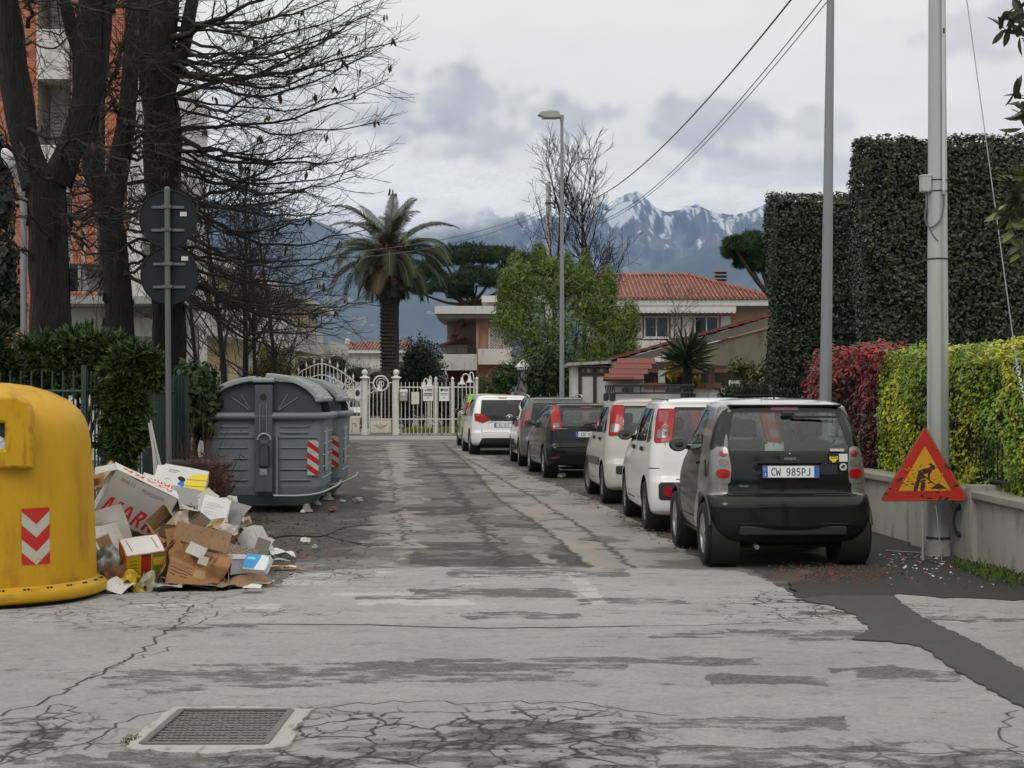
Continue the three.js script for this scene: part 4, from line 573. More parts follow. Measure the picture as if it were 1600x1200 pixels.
  counts.forEach((c, k) => { for (let i = 0; i < c; i++) { ang += 2.39996; const f = part('frond', kinds[k][1], k >= 5 ? (r() < 0.35 ? dead : greens[1]) : greens[Math.floor(r() * 3)], g); f.position.set(0, H + 0.75 + (3 - k) * 0.06, 0); f.rotation.set(0, ang + (r() - 0.5) * 0.3, (r() - 0.5) * 0.25); f.scale.setScalar(0.84 + 0.2 * r()); part('midrib', kinds[k][0], rm, f); } });
}
// umbrella pines: needle tufts over flattened lobes carried by forking limbs
const tuftGeo = (() => { const r = rng(5), pos = [], idx = []; for (let k = 0; k < 16; k++) { const d = V(r() - 0.5, r() * 0.9 - 0.1, r() - 0.5).normalize(), s = V(r() - 0.5, r() - 0.5, r() - 0.5).cross(d).normalize().multiplyScalar(0.085), o = pos.length / 3; for (const v of [s.clone().negate(), s, d]) pos.push(v.x, v.y, v.z); idx.push(o, o + 1, o + 2); } return geoOf(pos, idx); })();
function pine(label, px, d, lobes, forkY, seed, stems) {
  const r = rng(seed), o = at(px, 600, d); o.y = 0; const g = thing('pine_tree', label, 'pine', o), T = new Tubes(), L = (x, y, dz = 0) => at(x, y, d + dz).sub(o), mpp = d / FOC, list = [];
  const fork = L(px, forkY); T.add([V(0, -0.1, 0), V(0.05, fork.y * 0.5, 0), fork], [0.3, 0.26, 0.22], 9, 0.1);
  for (const [x, y, rx, ry, dz] of lobes) { const c = L(x, y, dz), base = c.clone().add(V(0, -ry * mpp * 0.4, 0)), m = fork.clone().lerp(base, 0.5).add(V(0, -0.25, 0)); T.add(new THREE.CatmullRomCurve3([fork, m, base]).getPoints(6), taper(7, 0.15, 0.06), 6, 0.1);
    const n = Math.round(rx * ry * 1.3); for (let k = 0; k < n; k++) { const a = r() * 6.283, el = Math.asin(r() * 1.3 - 0.3), rr = 0.72 + 0.32 * r(), w = 1 + 0.25 * n2(a * 2 + x, el * 3 + y); const v = 0.55 + 0.8 * r(); list.push({ p: c.clone().add(V(Math.cos(a) * Math.cos(el) * rx * mpp * rr * w, Math.sin(el) * ry * mpp * rr * w, Math.sin(a) * Math.cos(el) * rx * mpp * rr * w)), q: quat(r), s: 0.16 + 0.16 * r(), c: lin(0.034 * v, 0.062 * v, 0.022 * v) }); } }
  part('trunk', T.geo(), mat([0.06, 0.045, 0.035], 0.95, { map: barkTex }), g); copies('crown', tuftGeo, leafMat([1, 1, 1], 0.7, 0.15), list, g);
}
pine('umbrella pine with a broad flat crown, right of the palm', 738, 118, [[672, 432, 26, 20, 0], [700, 408, 34, 24, 2], [740, 402, 40, 20, -2], [780, 405, 36, 20, 1], [812, 420, 28, 24, 0], [660, 455, 16, 12, 1], [702, 450, 34, 18, -3], [745, 438, 40, 22, -3], [790, 440, 34, 24, 2], [720, 462, 20, 10, -2], [820, 450, 20, 22, 1]], 476, 81);
pine('dark pine branches showing left of the tall clipped hedge', 1215, 70, [[1160, 395, 28, 18, 0], [1180, 380, 24, 16, 1], [1150, 385, 18, 14, -1], [1195, 400, 26, 20, 0], [1172, 412, 24, 12, 0], [1220, 385, 40, 26, 0], [1190, 420, 10, 6, 0]], 470, 82);

// foliage masses: leaves spread through an uneven volume
function foliage(parent, leaf, material, shapeFn, n, size, tint, seed, name = 'foliage') {
  const r = rng(seed), list = []; for (let k = 0; k < n; k++) { const s = shapeFn(r, k); if (!s) continue; const [p, nrm, f] = s, q = nrm ? new THREE.Quaternion().setFromUnitVectors(V(0, 0, 1), nrm) : quat(r); if (nrm) q.multiply(new THREE.Quaternion().setFromEuler(new THREE.Euler((r() - 0.5) * 1.3, (r() - 0.5) * 1.3, r() * 6.283))); list.push({ p, q, s: size * (0.6 + 0.8 * r()), c: tint(r, p, f) }); } return copies(name, leaf, material, list, parent);
}
const lobes = (list, power = 0.45) => (r) => { const l = list[Math.floor(r() * list.length)], a = r() * 6.283, el = Math.asin(2 * r() - 1), w = 1 + 0.42 * n3(a * 1.6 + l[0] * 7, el * 2.4, l[1]), rr = Math.pow(r(), power) * w; const dir = V(Math.cos(a) * Math.cos(el), Math.sin(el), Math.sin(a) * Math.cos(el)); return [V(l[0] + dir.x * l[3] * rr, l[1] + dir.y * l[4] * rr, l[2] + dir.z * l[5] * rr), dir, rr]; };
const tintOf = (c, j = 0.5) => (r) => { const v = 1 - j / 2 + j * r(), w = 1 + 0.25 * (r() - 0.5); return lin(c[0] * v * w, c[1] * v, c[2] * v / w); };
const stdLeaf = leafGeo(0.42, 0.14, 0.16, 3), slimLeaf = leafGeo(0.16, 0.1, 0.35, 2), ovalLeaf = leafGeo(0.62, 0.10, 0.14, 3), leafW = leafMat([1, 1, 1], 0.5, 0.22), glossy = pmat([1, 1, 1], 0.36, { specularIntensity: 0.55, transmission: 0.1, thickness: 0 });
function shrub(name, label, px, d, list, n, size, c, seed, o = {}) {   // lobes in pixels: [x, y, rx, ry]
  const p0 = at(px, 600, d); p0.y = 0; const g = thing(name, label, o.cat ?? 'shrub', p0), mpp = d / FOC, L = list.map(([x, y, rx, ry, dz = 0]) => { const q = at(x, y, d + dz).sub(p0); return [q.x, q.y, q.z, rx * mpp, ry * mpp, (o.depth ?? 0.8) * rx * mpp]; });
  const T = new Tubes(), r = rng(seed + 500); for (const l of L) { const b = V((r() - 0.5) * 0.3, -0.05, (r() - 0.5) * 0.3), e = V(l[0], l[1], l[2]); T.add(new THREE.CatmullRomCurve3([b, b.clone().lerp(e, 0.5).add(V((r() - 0.5) * 0.2, 0.1, 0)), e]).getPoints(6), taper(7, 0.035, 0.012), 5); } part('stem', T.geo(), twigMat, g);
  if (o.core !== false) { const cg = L.map((l) => { const s = new THREE.IcosahedronGeometry(0.5, 2), p = s.attributes.position; for (let i = 0; i < p.count; i++) { const k = 1 + 0.3 * n3(p.getX(i) * 5, p.getY(i) * 5, p.getZ(i) * 5); p.setXYZ(i, p.getX(i) * k, p.getY(i) * k, p.getZ(i) * k); } s.scale(l[3], l[4], l[5]); s.translate(l[0], l[1], l[2]); return s; }); part('dark_core', cg, mat([c[0] * 0.3, c[1] * 0.3, c[2] * 0.3], 1), g); }  // solid lobe cores in the leaf colour, darkened
  foliage(g, o.leaf ?? stdLeaf, o.mat ?? leafW, lobes(L, o.power), n, size, o.tint ?? tintOf(c, o.jit ?? 0.7), seed); return g;
}
// the feathery green clump in the middle
shrub('bamboo_clump', 'tall feathery bright green bamboo clump in the middle, hiding the salmon house', 880, 54, [[805, 425, 12, 34], [842, 405, 12, 26], [885, 425, 14, 30], [915, 425, 12, 34], [840, 570, 50, 40], [900, 580, 60, 40], [800, 500, 36, 44], [930, 580, 50, 36], [950, 450, 14, 34], [985, 500, 16, 30], [788, 470, 14, 36], [815, 455, 42, 45], [830, 520, 48, 50], [870, 450, 45, 40], [880, 520, 60, 60], [930, 480, 45, 42], [940, 545, 52, 50], [965, 510, 38, 36], [860, 420, 26, 22], [905, 440, 36, 30], [800, 440, 24, 28], [815, 425, 18, 18], [975, 540, 26, 30]], 64000, 0.17, [0.125, 0.185, 0.036], 91, { leaf: slimLeaf, power: 0.5, core: false, cat: 'bamboo', jit: 0.9 });
shrub('shrub', 'dark ivy-like bush at the foot of the bamboo beside the pillar', 858, 51.5, [[850, 580, 36, 40], [885, 600, 30, 40], [838, 600, 18, 24], [870, 560, 30, 30], [790, 590, 24, 24], [780, 610, 18, 20]], 7000, 0.13, [0.035, 0.062, 0.016], 92);
shrub('shrub', 'rounded dark green bush behind the gate between palm and house', 656, 78, [[655, 560, 36, 38], [640, 590, 30, 34], [672, 585, 30, 34]], 6000, 0.16, [0.028, 0.04, 0.018], 93);
shrub('olive_tree', 'grey-green olive tree behind the wrought-iron gate', 500, 72, [[490, 580, 45, 34], [525, 570, 30, 26], [460, 590, 34, 26], [545, 590, 22, 24], [430, 570, 26, 24], [560, 585, 30, 22], [588, 592, 26, 22]], 10500, 0.13, [0.062, 0.072, 0.04], 94, { leaf: slimLeaf, cat: 'tree' });
shrub('shrub', 'yellowish bush at the end of the villa', 442, 50, [[440, 580, 28, 30], [425, 560, 18, 20], [410, 585, 20, 24]], 3000, 0.11, [0.12, 0.10, 0.025], 95);
shrub('shrub', 'low green bush just right of the gate lamps', 765, 68, [[770, 615, 30, 18], [755, 600, 14, 14]], 2400, 0.11, [0.07, 0.095, 0.03], 96);
shrub('shrub', 'long dark clipped shrubs behind the white bar fence', 690, 79, [[632, 628, 20, 34], [660, 628, 24, 34], [690, 630, 24, 30], [720, 628, 24, 34], [748, 628, 22, 34], [590, 632, 22, 26]], 9000, 0.13, [0.026, 0.038, 0.018], 196, { leaf: ovalLeaf });
// left-hand evergreen shrubs along the fence (pittosporum)
const rosette = (() => { const r = rng(6), l = []; for (let k = 0; k < 9; k++) { const g = leafGeo(0.32, 0.16, 0.2, 2); g.scale(0.8, 0.75 + 0.3 * r(), 0.8); g.rotateX(0.35 + 0.9 * r()); g.rotateZ(0); g.rotateY(k / 9 * 6.283 + r()); l.push(g); } const m = join(l); m.rotateX(Math.PI / 2); return m; })();
const pit = { leaf: rosette, mat: glossy, power: 0.7 };
shrub('shrub', 'broad evergreen shrub hanging over the iron fence behind the yellow bin', 110, 18, [[70, 560, 40, 40], [120, 550, 44, 36], [160, 560, 40, 40], [95, 585, 40, 22], [145, 585, 40, 26], [185, 565, 30, 34]], 2300, 0.125, [0.055, 0.088, 0.028], 97, pit);
shrub('shrub', 'tall evergreen shrub growing down to the ground between fence and sign pole', 195, 17.4, [[190, 600, 34, 40], [195, 650, 34, 40], [190, 690, 34, 36], [205, 570, 36, 34], [235, 580, 18, 22]], 1900, 0.115, [0.052, 0.082, 0.025], 98, pit);
shrub('shrub', 'dense small-leaved shrub between sign pole and first grey dumpster', 310, 21.5, [[310, 600, 34, 34], [298, 640, 26, 36], [325, 625, 24, 34], [318, 660, 24, 26], [292, 590, 18, 24]], 4600, 0.085, [0.035, 0.06, 0.02], 99, { leaf: ovalLeaf, mat: glossy });
shrub('shrub', 'evergreen shrub at the left edge above the yellow bin', 5, 17.6, [[-10, 560, 30, 50], [10, 580, 22, 34], [0, 610, 30, 30]], 900, 0.12, [0.04, 0.064, 0.02], 100, pit);
shrub('climber', 'dark climbing plant up the wall at the left edge', 12, 26, [[8, 320, 18, 60], [10, 420, 22, 60], [20, 480, 20, 40], [0, 250, 16, 40]], 2600, 0.11, [0.03, 0.036, 0.02], 101, { leaf: ovalLeaf, cat: 'climber' });
{ // dry brown shrub beside the rubbish
  const d = 18.4, p = at(330, 600, d); p.y = 0; const g = thing('dry_shrub', 'dead reddish-brown shrub beside the first grey dumpster', 'shrub', p), r = rng(103), C = new Tubes(), list = [];
  for (let k = 0; k < 120; k++) { const a = r() * 6.283, e = V(Math.cos(a) * 0.5 * r(), 1.2, Math.sin(a) * 0.4 * r()), pts = branchPts(V((r() - 0.5) * 0.2, 0, (r() - 0.5) * 0.2), e, 0.5 + 0.5 * r(), 6, r, 0.35, 0); C.add(pts, taper(7, 0.006, 0.002), 3); twigs(C, pts, 0.004, 0, r, { kids: [5, 0], len: [0.18], seg: [3], lift: [0.05], minR: 0.002, spread: 0.8 }); const t = pts[4 + Math.floor(r() * 3)]; for (let m = 0; m < 3; m++) list.push({ p: t.clone().add(V((r() - 0.5) * 0.08, (r() - 0.5) * 0.08, (r() - 0.5) * 0.08)), q: quat(r), s: 0.04 + 0.03 * r(), c: lin(0.10 + 0.05 * r(), 0.05 + 0.03 * r(), 0.035) }); }
  part('twigs', C.geo(), mat([0.085, 0.04, 0.028], 0.95), g); copies('dry_leaves', stdLeaf, leafMat([1, 1, 1], 0.9, 0.15), list, g);
  const d2 = [], p3 = at(300, 640, 19.5); const g2 = thing('dry_shrub', 'tuft of orange-brown dry stems below the small-leaved shrub', 'shrub', [p3.x, 0, -19.5]), C2 = new Tubes(); for (let k = 0; k < 70; k++) { const a = r() * 6.283; C2.add(branchPts(V((r() - 0.5) * 0.2, 0, (r() - 0.5) * 0.2), V(Math.cos(a) * 0.4, 1.3, Math.sin(a) * 0.4), 0.9 + 0.5 * r(), 7, r, 0.3, 0), taper(8, 0.006, 0.002), 3); } part('twigs', C2.geo(), mat([0.12, 0.06, 0.03], 0.95), g2);
}
// clipped hedges: leaf shells over a box with rounded, uneven faces
function hedge(name, label, pts, height, n, leaf, size, material, tint, seed, o = {}) {   // pts: plan outline [x, z] of a convex block
  const g = thing(name, label, 'hedge', [pts[0][0], 0, pts[0][1]]), ox = pts[0][0], oz = pts[0][1], P = pts.map(([x, z]) => [x - ox, z - oz]), y0 = o.y0 ?? 0.05, per = [], r0 = rng(seed + 9); let tot = 0; P.forEach((a, i) => { const b = P[(i + 1) % P.length]; const l = Math.hypot(b[0] - a[0], b[1] - a[1]); per.push([a, b, l, (o.faces ?? [1, 1, 1, 1])[i] ?? 1]); });
  const cx = P.reduce((s, p) => s + p[0], 0) / P.length, cz = P.reduce((s, p) => s + p[1], 0) / P.length, inset = o.inset ?? 0.16;
  const shell = new THREE.ExtrudeGeometry(polyShape(P.map(([x, z]) => [cx + (x - cx) * (1 - 0.5 / Math.max(...P.map((q) => Math.abs(q[0] - cx)))  * 0.6), -(cz + (z - cz) * (1 - 0.5 / Math.max(...P.map((q) => Math.abs(q[1] - cz))) * 0.6))])), { depth: height - y0 - inset, bevelEnabled: false }); shell.rotateX(-Math.PI / 2); shell.translate(0, y0, 0); part('hedge_core', shell, mat(o.core ?? [0.008, 0.009, 0.006], 1), g);  // solid dark block filling the hedge behind its leaves
  for (const e of per) tot += e[2] * e[3] * height; const top = o.top ?? 1; let area = 0; { for (let i = 0; i < P.length; i++) { const [x1, z1] = P[i], [x2, z2] = P[(i + 1) % P.length]; area += x1 * z2 - x2 * z1; } area = Math.abs(area) / 2 * top; }
  const bulge = (u, y) => 0.10 * (o.rough ?? 1) * fbm(u * 0.8 + seed, y * 0.8, 3) + 0.07 * (o.rough ?? 1) * n2(u * 3 + seed, y * 3);
  const fn = (r) => { let k = r() * (tot + area); for (const [a, b, l, w] of per) { const s = l * w * height; if (k < s) { const t = r(), y = y0 + r() * (height - y0), x = lerp(a[0], b[0], t), z = lerp(a[1], b[1], t); let nx = (b[1] - a[1]) / l, nz = -(b[0] - a[0]) / l; if ((x - cx) * nx + (z - cz) * nz < 0) { nx = -nx; nz = -nz; } const dep = -inset * r() * r() + bulge(t * l, y) - 0.5 * Math.max(0, y - height + 0.25) ; return [V(x + nx * dep + (o.lean ?? 0) * (1 - y / height) * clamp(1 - (x - Math.min(P[0][0], P[3][0])) / 1.5), y + 0.05 * n2(t * l * 4, seed), z + nz * dep), V(nx, 0.45, nz).normalize(), t]; } k -= s; } const u = r(), v = r(), a = P[0].map((q, i) => lerp(q, P[1][i], u)), b = P[3].map((q, i) => lerp(q, P[2][i], u)), x = lerp(a[0], b[0], v), z = lerp(a[1], b[1], v); return [V(x, height + bulge(x * 1.3, z * 1.3) * 1.2 - inset * 0.4 * r(), z), V(0, 1, 0.2).normalize(), u]; };
  foliage(g, leaf, material, fn, n, size, tint, seed); return g;
}
const dark = (r) => { const v = 0.4 + 1.0 * r(), w = r() < 0.06 ? 2 : 1; return lin(0.036 * v * w, 0.054 * v * (w > 1 ? 1.5 : 1), 0.028 * v); };
{ const a = at(1197, 600, 31), b = at(1345, 600, 31), c = at(1400, 600, 36), e = at(1200, 600, 36); hedge('clipped_hedge', 'tall dark clipped hedge block, the left and lower-looking one', [[a.x, a.z], [b.x + 0.6, b.z], [c.x, c.z], [e.x + 0.05, e.z]], at(0, 300, 31).y, 36000, ovalLeaf, 0.060, glossy, dark, 111, { lean: 0.16, faces: [1, 0, 0, 0.8] }); }
{ const a = at(1345, 600, 24.5), b = at(1680, 600, 24.3), e = at(1338, 600, 28.6); hedge('clipped_hedge', 'tall dark clipped hedge block, the larger right one behind the pale pole', [[a.x - 0.1, a.z], [b.x, b.z], [b.x + 0.8, b.z - 5], [e.x - 0.1, e.z]], at(0, 212, 24.5).y, 60000, ovalLeaf, 0.055, glossy, dark, 112, { lean: 0.36, faces: [1, 0, 0, 0.9] }); }
{ const y = (r, p) => { const s = fbm(p.x * 1.9 + p.z * 2.0 + 4, p.y * 1.1 + p.z * 0.6, 3), k = sstep(-0.15, 0.22, s + 0.12 * p.y - 0.15 + 0.5 * (r() - 0.5)), v = 0.65 + 0.7 * r(); return lin(lerp(0.20, 0.50, k) * v, lerp(0.31, 0.50, k) * v, lerp(0.035, 0.04, k) * v); };
  hedge('hedge', 'yellow and green variegated hedge on the low wall at right', [[4.42, -19.2], [4.62, -11.6], [5.9, -11.4], [5.6, -19.4]], at(0, 545, 16.5).y, 38000, ovalLeaf, 0.042, leafMat([1, 1, 1], 0.45, 0.3), y, 113, { y0: 0.62, faces: [1, 0, 0, 0.6], rough: 1.4, core: [0.02, 0.03, 0.008] }); }
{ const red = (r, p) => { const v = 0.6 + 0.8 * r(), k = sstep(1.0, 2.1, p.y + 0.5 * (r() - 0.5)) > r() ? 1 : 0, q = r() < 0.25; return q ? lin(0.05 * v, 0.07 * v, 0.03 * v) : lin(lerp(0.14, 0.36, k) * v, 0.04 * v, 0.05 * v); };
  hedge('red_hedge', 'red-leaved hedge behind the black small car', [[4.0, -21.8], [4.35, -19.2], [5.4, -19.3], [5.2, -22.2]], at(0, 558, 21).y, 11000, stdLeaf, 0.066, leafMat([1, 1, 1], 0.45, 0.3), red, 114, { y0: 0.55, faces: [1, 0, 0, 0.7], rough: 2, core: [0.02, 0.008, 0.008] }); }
{ // yucca in its pot on the wall
  const d = 38.2, p = at(1073, 600, d), g = thing('yucca', 'spiky yucca standing above the white garden wall', 'yucca', [p.x, 0, -d]), r = rng(121), list = [], c = at(1073, 560, d).y; const tg = new Tubes(); tg.add([V(0, 0, 0), V(0.03, c * 0.6, 0), V(0, c, 0)], [0.14, 0.12, 0.11], 9, 0.15); part('trunk', tg.geo(), bark, g);
  const sword = leafGeo(0.075, 0.2, 0.22, 4); for (let k = 0; k < 150; k++) { const a = r() * 6.283, el = Math.asin(r() * 1.5 - 0.5); const dir = V(Math.cos(a) * Math.cos(el), Math.sin(el), Math.sin(a) * Math.cos(el)); const v = 0.6 + 0.7 * r(); list.push({ p: V(0, c + (r() - 0.5) * 0.35, 0), q: new THREE.Quaternion().setFromUnitVectors(V(0, 1, 0), dir), s: 0.6 + 0.25 * r(), c: lin(0.045 * v, 0.065 * v, 0.028 * v) }); } copies('sword_leaf', sword, leafMat([1, 1, 1], 0.5, 0.15), list, g);
  const pp = at(1070, 606, 38.75), pot = thing('plant_pot', 'dark plant pot on the white garden wall', 'pot', [pp.x, at(0, 606, 38.9).y, -39.1]); part('bowl', lathe([[0, 0], [0.2, 0], [0.28, 0.24], [0.3, 0.26], [0.26, 0.26], [0.22, 0.06], [0, 0.06]], 16), M.dark, pot); part('soil', new THREE.CylinderGeometry(0.25, 0.25, 0.02, 14).translate(0, 0.21, 0), M.wood, pot);
  [['yellow-leaved plant left of the yucca on the garden wall', 1052, 592, 0.42], ['small yellow-leaved plant right of the yucca on the garden wall', 1086, 596, 0.30]].forEach(([lab, px, py, h], i) => { const q = at(px, py + 8, 38.9), yp = thing('yellow_plant', lab, 'plant', q), l2 = [], rr = rng(130 + i), sg = new Tubes(); for (let k = 0; k < 12; k++) { const a = rr() * 6.283, dir = V(Math.cos(a) * 0.5, 1, Math.sin(a) * 0.5).normalize(); sg.add([V(0, -0.05, 0), dir.clone().multiplyScalar(h * 0.5)], [0.01, 0.006], 4); l2.push({ p: dir.clone().multiplyScalar(h * 0.2 * rr()), q: new THREE.Quaternion().setFromUnitVectors(V(0, 1, 0), dir), s: h * (0.7 + 0.5 * rr()) }); } part('stem', sg.geo(), M.wood, yp); copies('leaf', leafGeo(0.3, 0.12, 0.25, 3), leafMat([0.42, 0.31, 0.03], 0.5, 0.3), l2, yp); });
}
shrub('shrub', 'straggly shrub with a few orange flowers before the carport', 1190, 37, [[1180, 590, 36, 18], [1160, 575, 24, 14], [1205, 575, 26, 16]], 1200, 0.11, [0.09, 0.10, 0.035], 122, { core: false });
shrub('shrub', 'dark low shrubbery behind the black iron fence', 1210, 34, [[1150, 615, 30, 16], [1200, 612, 40, 18], [1250, 600, 36, 26], [1290, 615, 30, 22]], 4000, 0.09, [0.03, 0.042, 0.02], 123);
{ // bough of a bay tree entering at the top right
  const d = 9, g = thing('bay_tree', 'leafy bay tree bough reaching in at the upper right edge', 'tree', [3.75, 0, -d]), r = rng(140), T = new Tubes(), list = []; T.add([V(0, 0, 0), V(0.02, 1.5, 0), V(-0.02, 3, 0.05), V(0, 4.4, 0)], [0.09, 0.07, 0.05, 0.03], 8, 0.1);
  const O = V(3.75, 0, -d);
  for (const [px, py, n, rad] of [[1590, 20, 11, 0.09], [1572, 48, 7, 0.06], [1596, 60, 7, 0.06], [1592, 152, 9, 0.06], [1600, 175, 6, 0.05], [1602, 205, 8, 0.05], [1596, 290, 22, 0.10], [1588, 325, 20, 0.11], [1596, 360, 22, 0.10], [1606, 385, 16, 0.09], [1612, 300, 26, 0.14], [1618, 350, 26, 0.14], [1615, 30, 20, 0.12], [1616, 180, 20, 0.1]]) {
    const c = at(px, py, d).sub(O), s = V(0.0, c.y - 0.45, 0.0); T.add(new THREE.CatmullRomCurve3([s, s.clone().lerp(c, 0.5).add(V(0, 0.1, 0)), c]).getPoints(6), taper(7, 0.014, 0.003), 5);
    for (let k = 0; k < n; k++) { const dir = V(r() - 0.65, r() - 0.55, r() - 0.5).normalize(), v = 0.6 + 0.7 * r(); list.push({ p: c.clone().add(V((r() - 0.5) * rad, (r() - 0.5) * rad, (r() - 0.5) * rad)), q: new THREE.Quaternion().setFromUnitVectors(V(0, 1, 0), dir).multiply(new THREE.Quaternion().setFromEuler(new THREE.Euler(0, r() * 6, 0))), s: (py > 250 ? 0.105 : 0.085) + 0.05 * r(), c: py > 250 && r() < 0.6 ? lin(0.14 * v, 0.20 * v, 0.05 * v) : lin(0.035 * v, 0.055 * v, 0.022 * v) }); } }
  part('trunk', T.geo(), twigMat, g); copies('crown', leafGeo(0.34, 0.16, 0.12, 4), pmat([1, 1, 1], 0.35, { transmission: 0.25, thickness: 0 }), list, g);
}
{ const w = thing('weeds', 'green weeds at the foot of the low wall at the right edge', 'weeds', [4.15, 0, -13.9]), r = rng(150), list = []; for (let k = 0; k < 500; k++) { const a = r(); list.push({ p: V((r() - 0.5) * 0.34, 0.01 + 0.02 * r(), (r() - 0.5) * 1.5 * (0.5 + a)), q: new THREE.Quaternion().setFromEuler(new THREE.Euler((r() - 0.5) * 1.6, r() * 6, (r() - 0.5) * 1.6)), s: 0.04 + 0.06 * r(), c: lin(0.06 + 0.05 * r(), 0.11 + 0.05 * r(), 0.02) }); } copies('leaves', leafGeo(0.25, 0.1, 0.3, 2), leafMat([1, 1, 1], 0.6, 0.3), list, w, null); w.userData.kind = 'stuff';
  const m = thing('grass', 'strip of lawn behind the white gate fence', 'grass', [at(690, 600, 69).x, 0, -69]), l2 = []; for (let k = 0; k < 6000; k++) l2.push({ p: V((r() - 0.3) * 5, 0, (r() - 0.5) * 5), q: new THREE.Quaternion().setFromEuler(new THREE.Euler((r() - 0.5) * 0.8, r() * 6, (r() - 0.5) * 0.8)), s: 0.12 + 0.2 * r(), c: lin(0.16 + 0.08 * r(), 0.20 + 0.06 * r(), 0.03) }); copies('blades', leafGeo(0.12, 0.1, 0.3, 2), leafMat([1, 1, 1], 0.7, 0.3), l2, m, null); m.userData.kind = 'stuff'; }
hedge('unseen_hedge', 'unseen evergreen hedge added behind the camera', [[-30, 14], [30, 14], [30, 15.4], [-30, 15.4]], 2.7, 9000, stdLeaf, 0.2, glossy, dark, 160, { faces: [1, 0, 0, 0] });  // added out of view so that dark paint mirrors less sky
// ---------- gate, fences, walls, poles, wires, signs ----------
const gateMat = mat([0.80, 0.79, 0.73], 0.5, { map: scaled(grainTex, 1.5) }), panelMat = mat([0.62, 0.59, 0.48], 0.6, { map: scaled(stainTex, 0.8) });
const GD = 65, gx = (px) => at(px, 600, GD).x, gy = (py) => at(0, py, GD).y, GZ = -GD;
function spiral(cx, cy, r0, turns, dirn, a0, r = 0.018) { const pts = []; const n = 26; for (let i = 0; i <= n; i++) { const t = i / n, a = a0 + dirn * t * turns * 6.283, q = r0 * (1 - 0.85 * t); pts.push(V(cx + q * Math.cos(a), cy + q * Math.sin(a), 0)); } return tube(pts, r, 40, 5); }
const spear = (() => lathe([[0, 0.20], [0.018, 0.12], [0.042, 0.07], [0.022, 0.03], [0.03, 0.02], [0.03, 0], [0, 0]], 8))();
function gatePost(px, label, r = 0.12, finial = true, topPy = 590, group) {
  const g = thing('gate_post', label, 'post', [gx(px), 0, GZ], 0, group), top = gy(topPy); part('shaft', lathe([[r * 1.3, 0], [r * 1.3, 0.25], [r, 0.3], [r, top * 0.62], [r * 1.15, top * 0.63], [r * 1.15, top * 0.66], [r, top * 0.67], [r, top - 0.06]], 14), gateMat, g); part('cap', lathe([[r, top - 0.06], [r * 1.7, top - 0.04], [r * 1.7, top + 0.02], [r * 0.7, top + 0.06], [r * 0.7, top + 0.1], [0, top + 0.1]], 14), gateMat, g);
  if (finial) { const s = new THREE.SphereGeometry(r * 1.05, 12, 9); s.translate(0, top + 0.1 + r * 0.9, 0); part('ball_finial', s, gateMat, g); }
}
gatePost(436, 'white gate post with ball finial at the far left end of the ornate gate'); gatePost(570, 'white gate post with ball finial left of the small ring gate'); gatePost(619, 'white gate post with ball finial right of the small ring gate');
{ // wide ornate double gate with arched top
  const g = thing('ornate_gate', 'white wrought-iron double gate with arched top and spear finials behind the dumpsters', 'gate', [gx(502), 0, GZ]), x0 = gx(442) - gx(502), x1 = gx(564) - gx(502), arch = (x) => lerp(gy(566), gy(603), Math.pow(Math.abs(x) / x1, 1.6)), low = 0.72;
  const n = 20; for (let i = 0; i <= n; i++) { const x = lerp(x0, x1, i / n), h = arch(x), main = i === n / 2; part('bar', bar(V(x, main ? 0.08 : low, 0), V(x, h, 0), main || i === 0 || i === n ? 0.035 : 0.016, 6), gateMat, g); const s = spear.clone(); s.scale(1.15, 1.25, 1.15); s.translate(x, h, 0); if (i % 2 === 0) part('spear', s, gateMat, g); }
  for (const dy of [0, -0.45]) { const pts = []; for (let i = 0; i <= 20; i++) { const x = lerp(x0, x1, i / 20); pts.push(V(x, arch(x) + dy - 0.06, 0)); } part('arched_rail', tube(pts, 0.022, 40, 5), gateMat, g); }
  part('rail', [bar(V(x0, low, 0), V(x1, low, 0), 0.03), bar(V(x0, 0.08, 0), V(x1, 0.08, 0), 0.03)], gateMat, g);
  for (const s of [-1, 1]) { const cx = s * x1 * 0.5; part('scroll', [spiral(cx - 0.34, 1.62, 0.24, 1.6, 1, 0.4), spiral(cx + 0.34, 1.62, 0.24, 1.6, -1, 2.7), spiral(cx - 0.30, 2.2, 0.17, 1.5, -1, 5.5), spiral(cx + 0.30, 2.2, 0.17, 1.5, 1, 3.8), tube([V(cx - 0.3, 1.2, 0), V(cx, 1.85, 0), V(cx + 0.3, 2.4, 0)], 0.018, 20, 5), tube([V(cx + 0.3, 1.2, 0), V(cx, 1.85, 0), V(cx - 0.3, 2.4, 0)], 0.018, 20, 5)], gateMat, g);
    const pn = part('panel', boxIn(s > 0 ? 0.06 : x0 + 0.05, s > 0 ? x1 - 0.05 : -0.06, 0.12, low - 0.04, -0.02, 0.02), panelMat, g); const q = []; for (let k = 0; k < 5; k++) { const x = (s > 0 ? 0.25 : x0 + 0.25) + k * 0.27, t = new THREE.TorusGeometry(0.075, 0.016, 5, 10, 4.4); t.rotateZ(k * 1.3); t.translate(x, 0.42, 0.022); q.push(t); } part('relief', q, mat([0.30, 0.26, 0.18], 0.7), pn); }
}
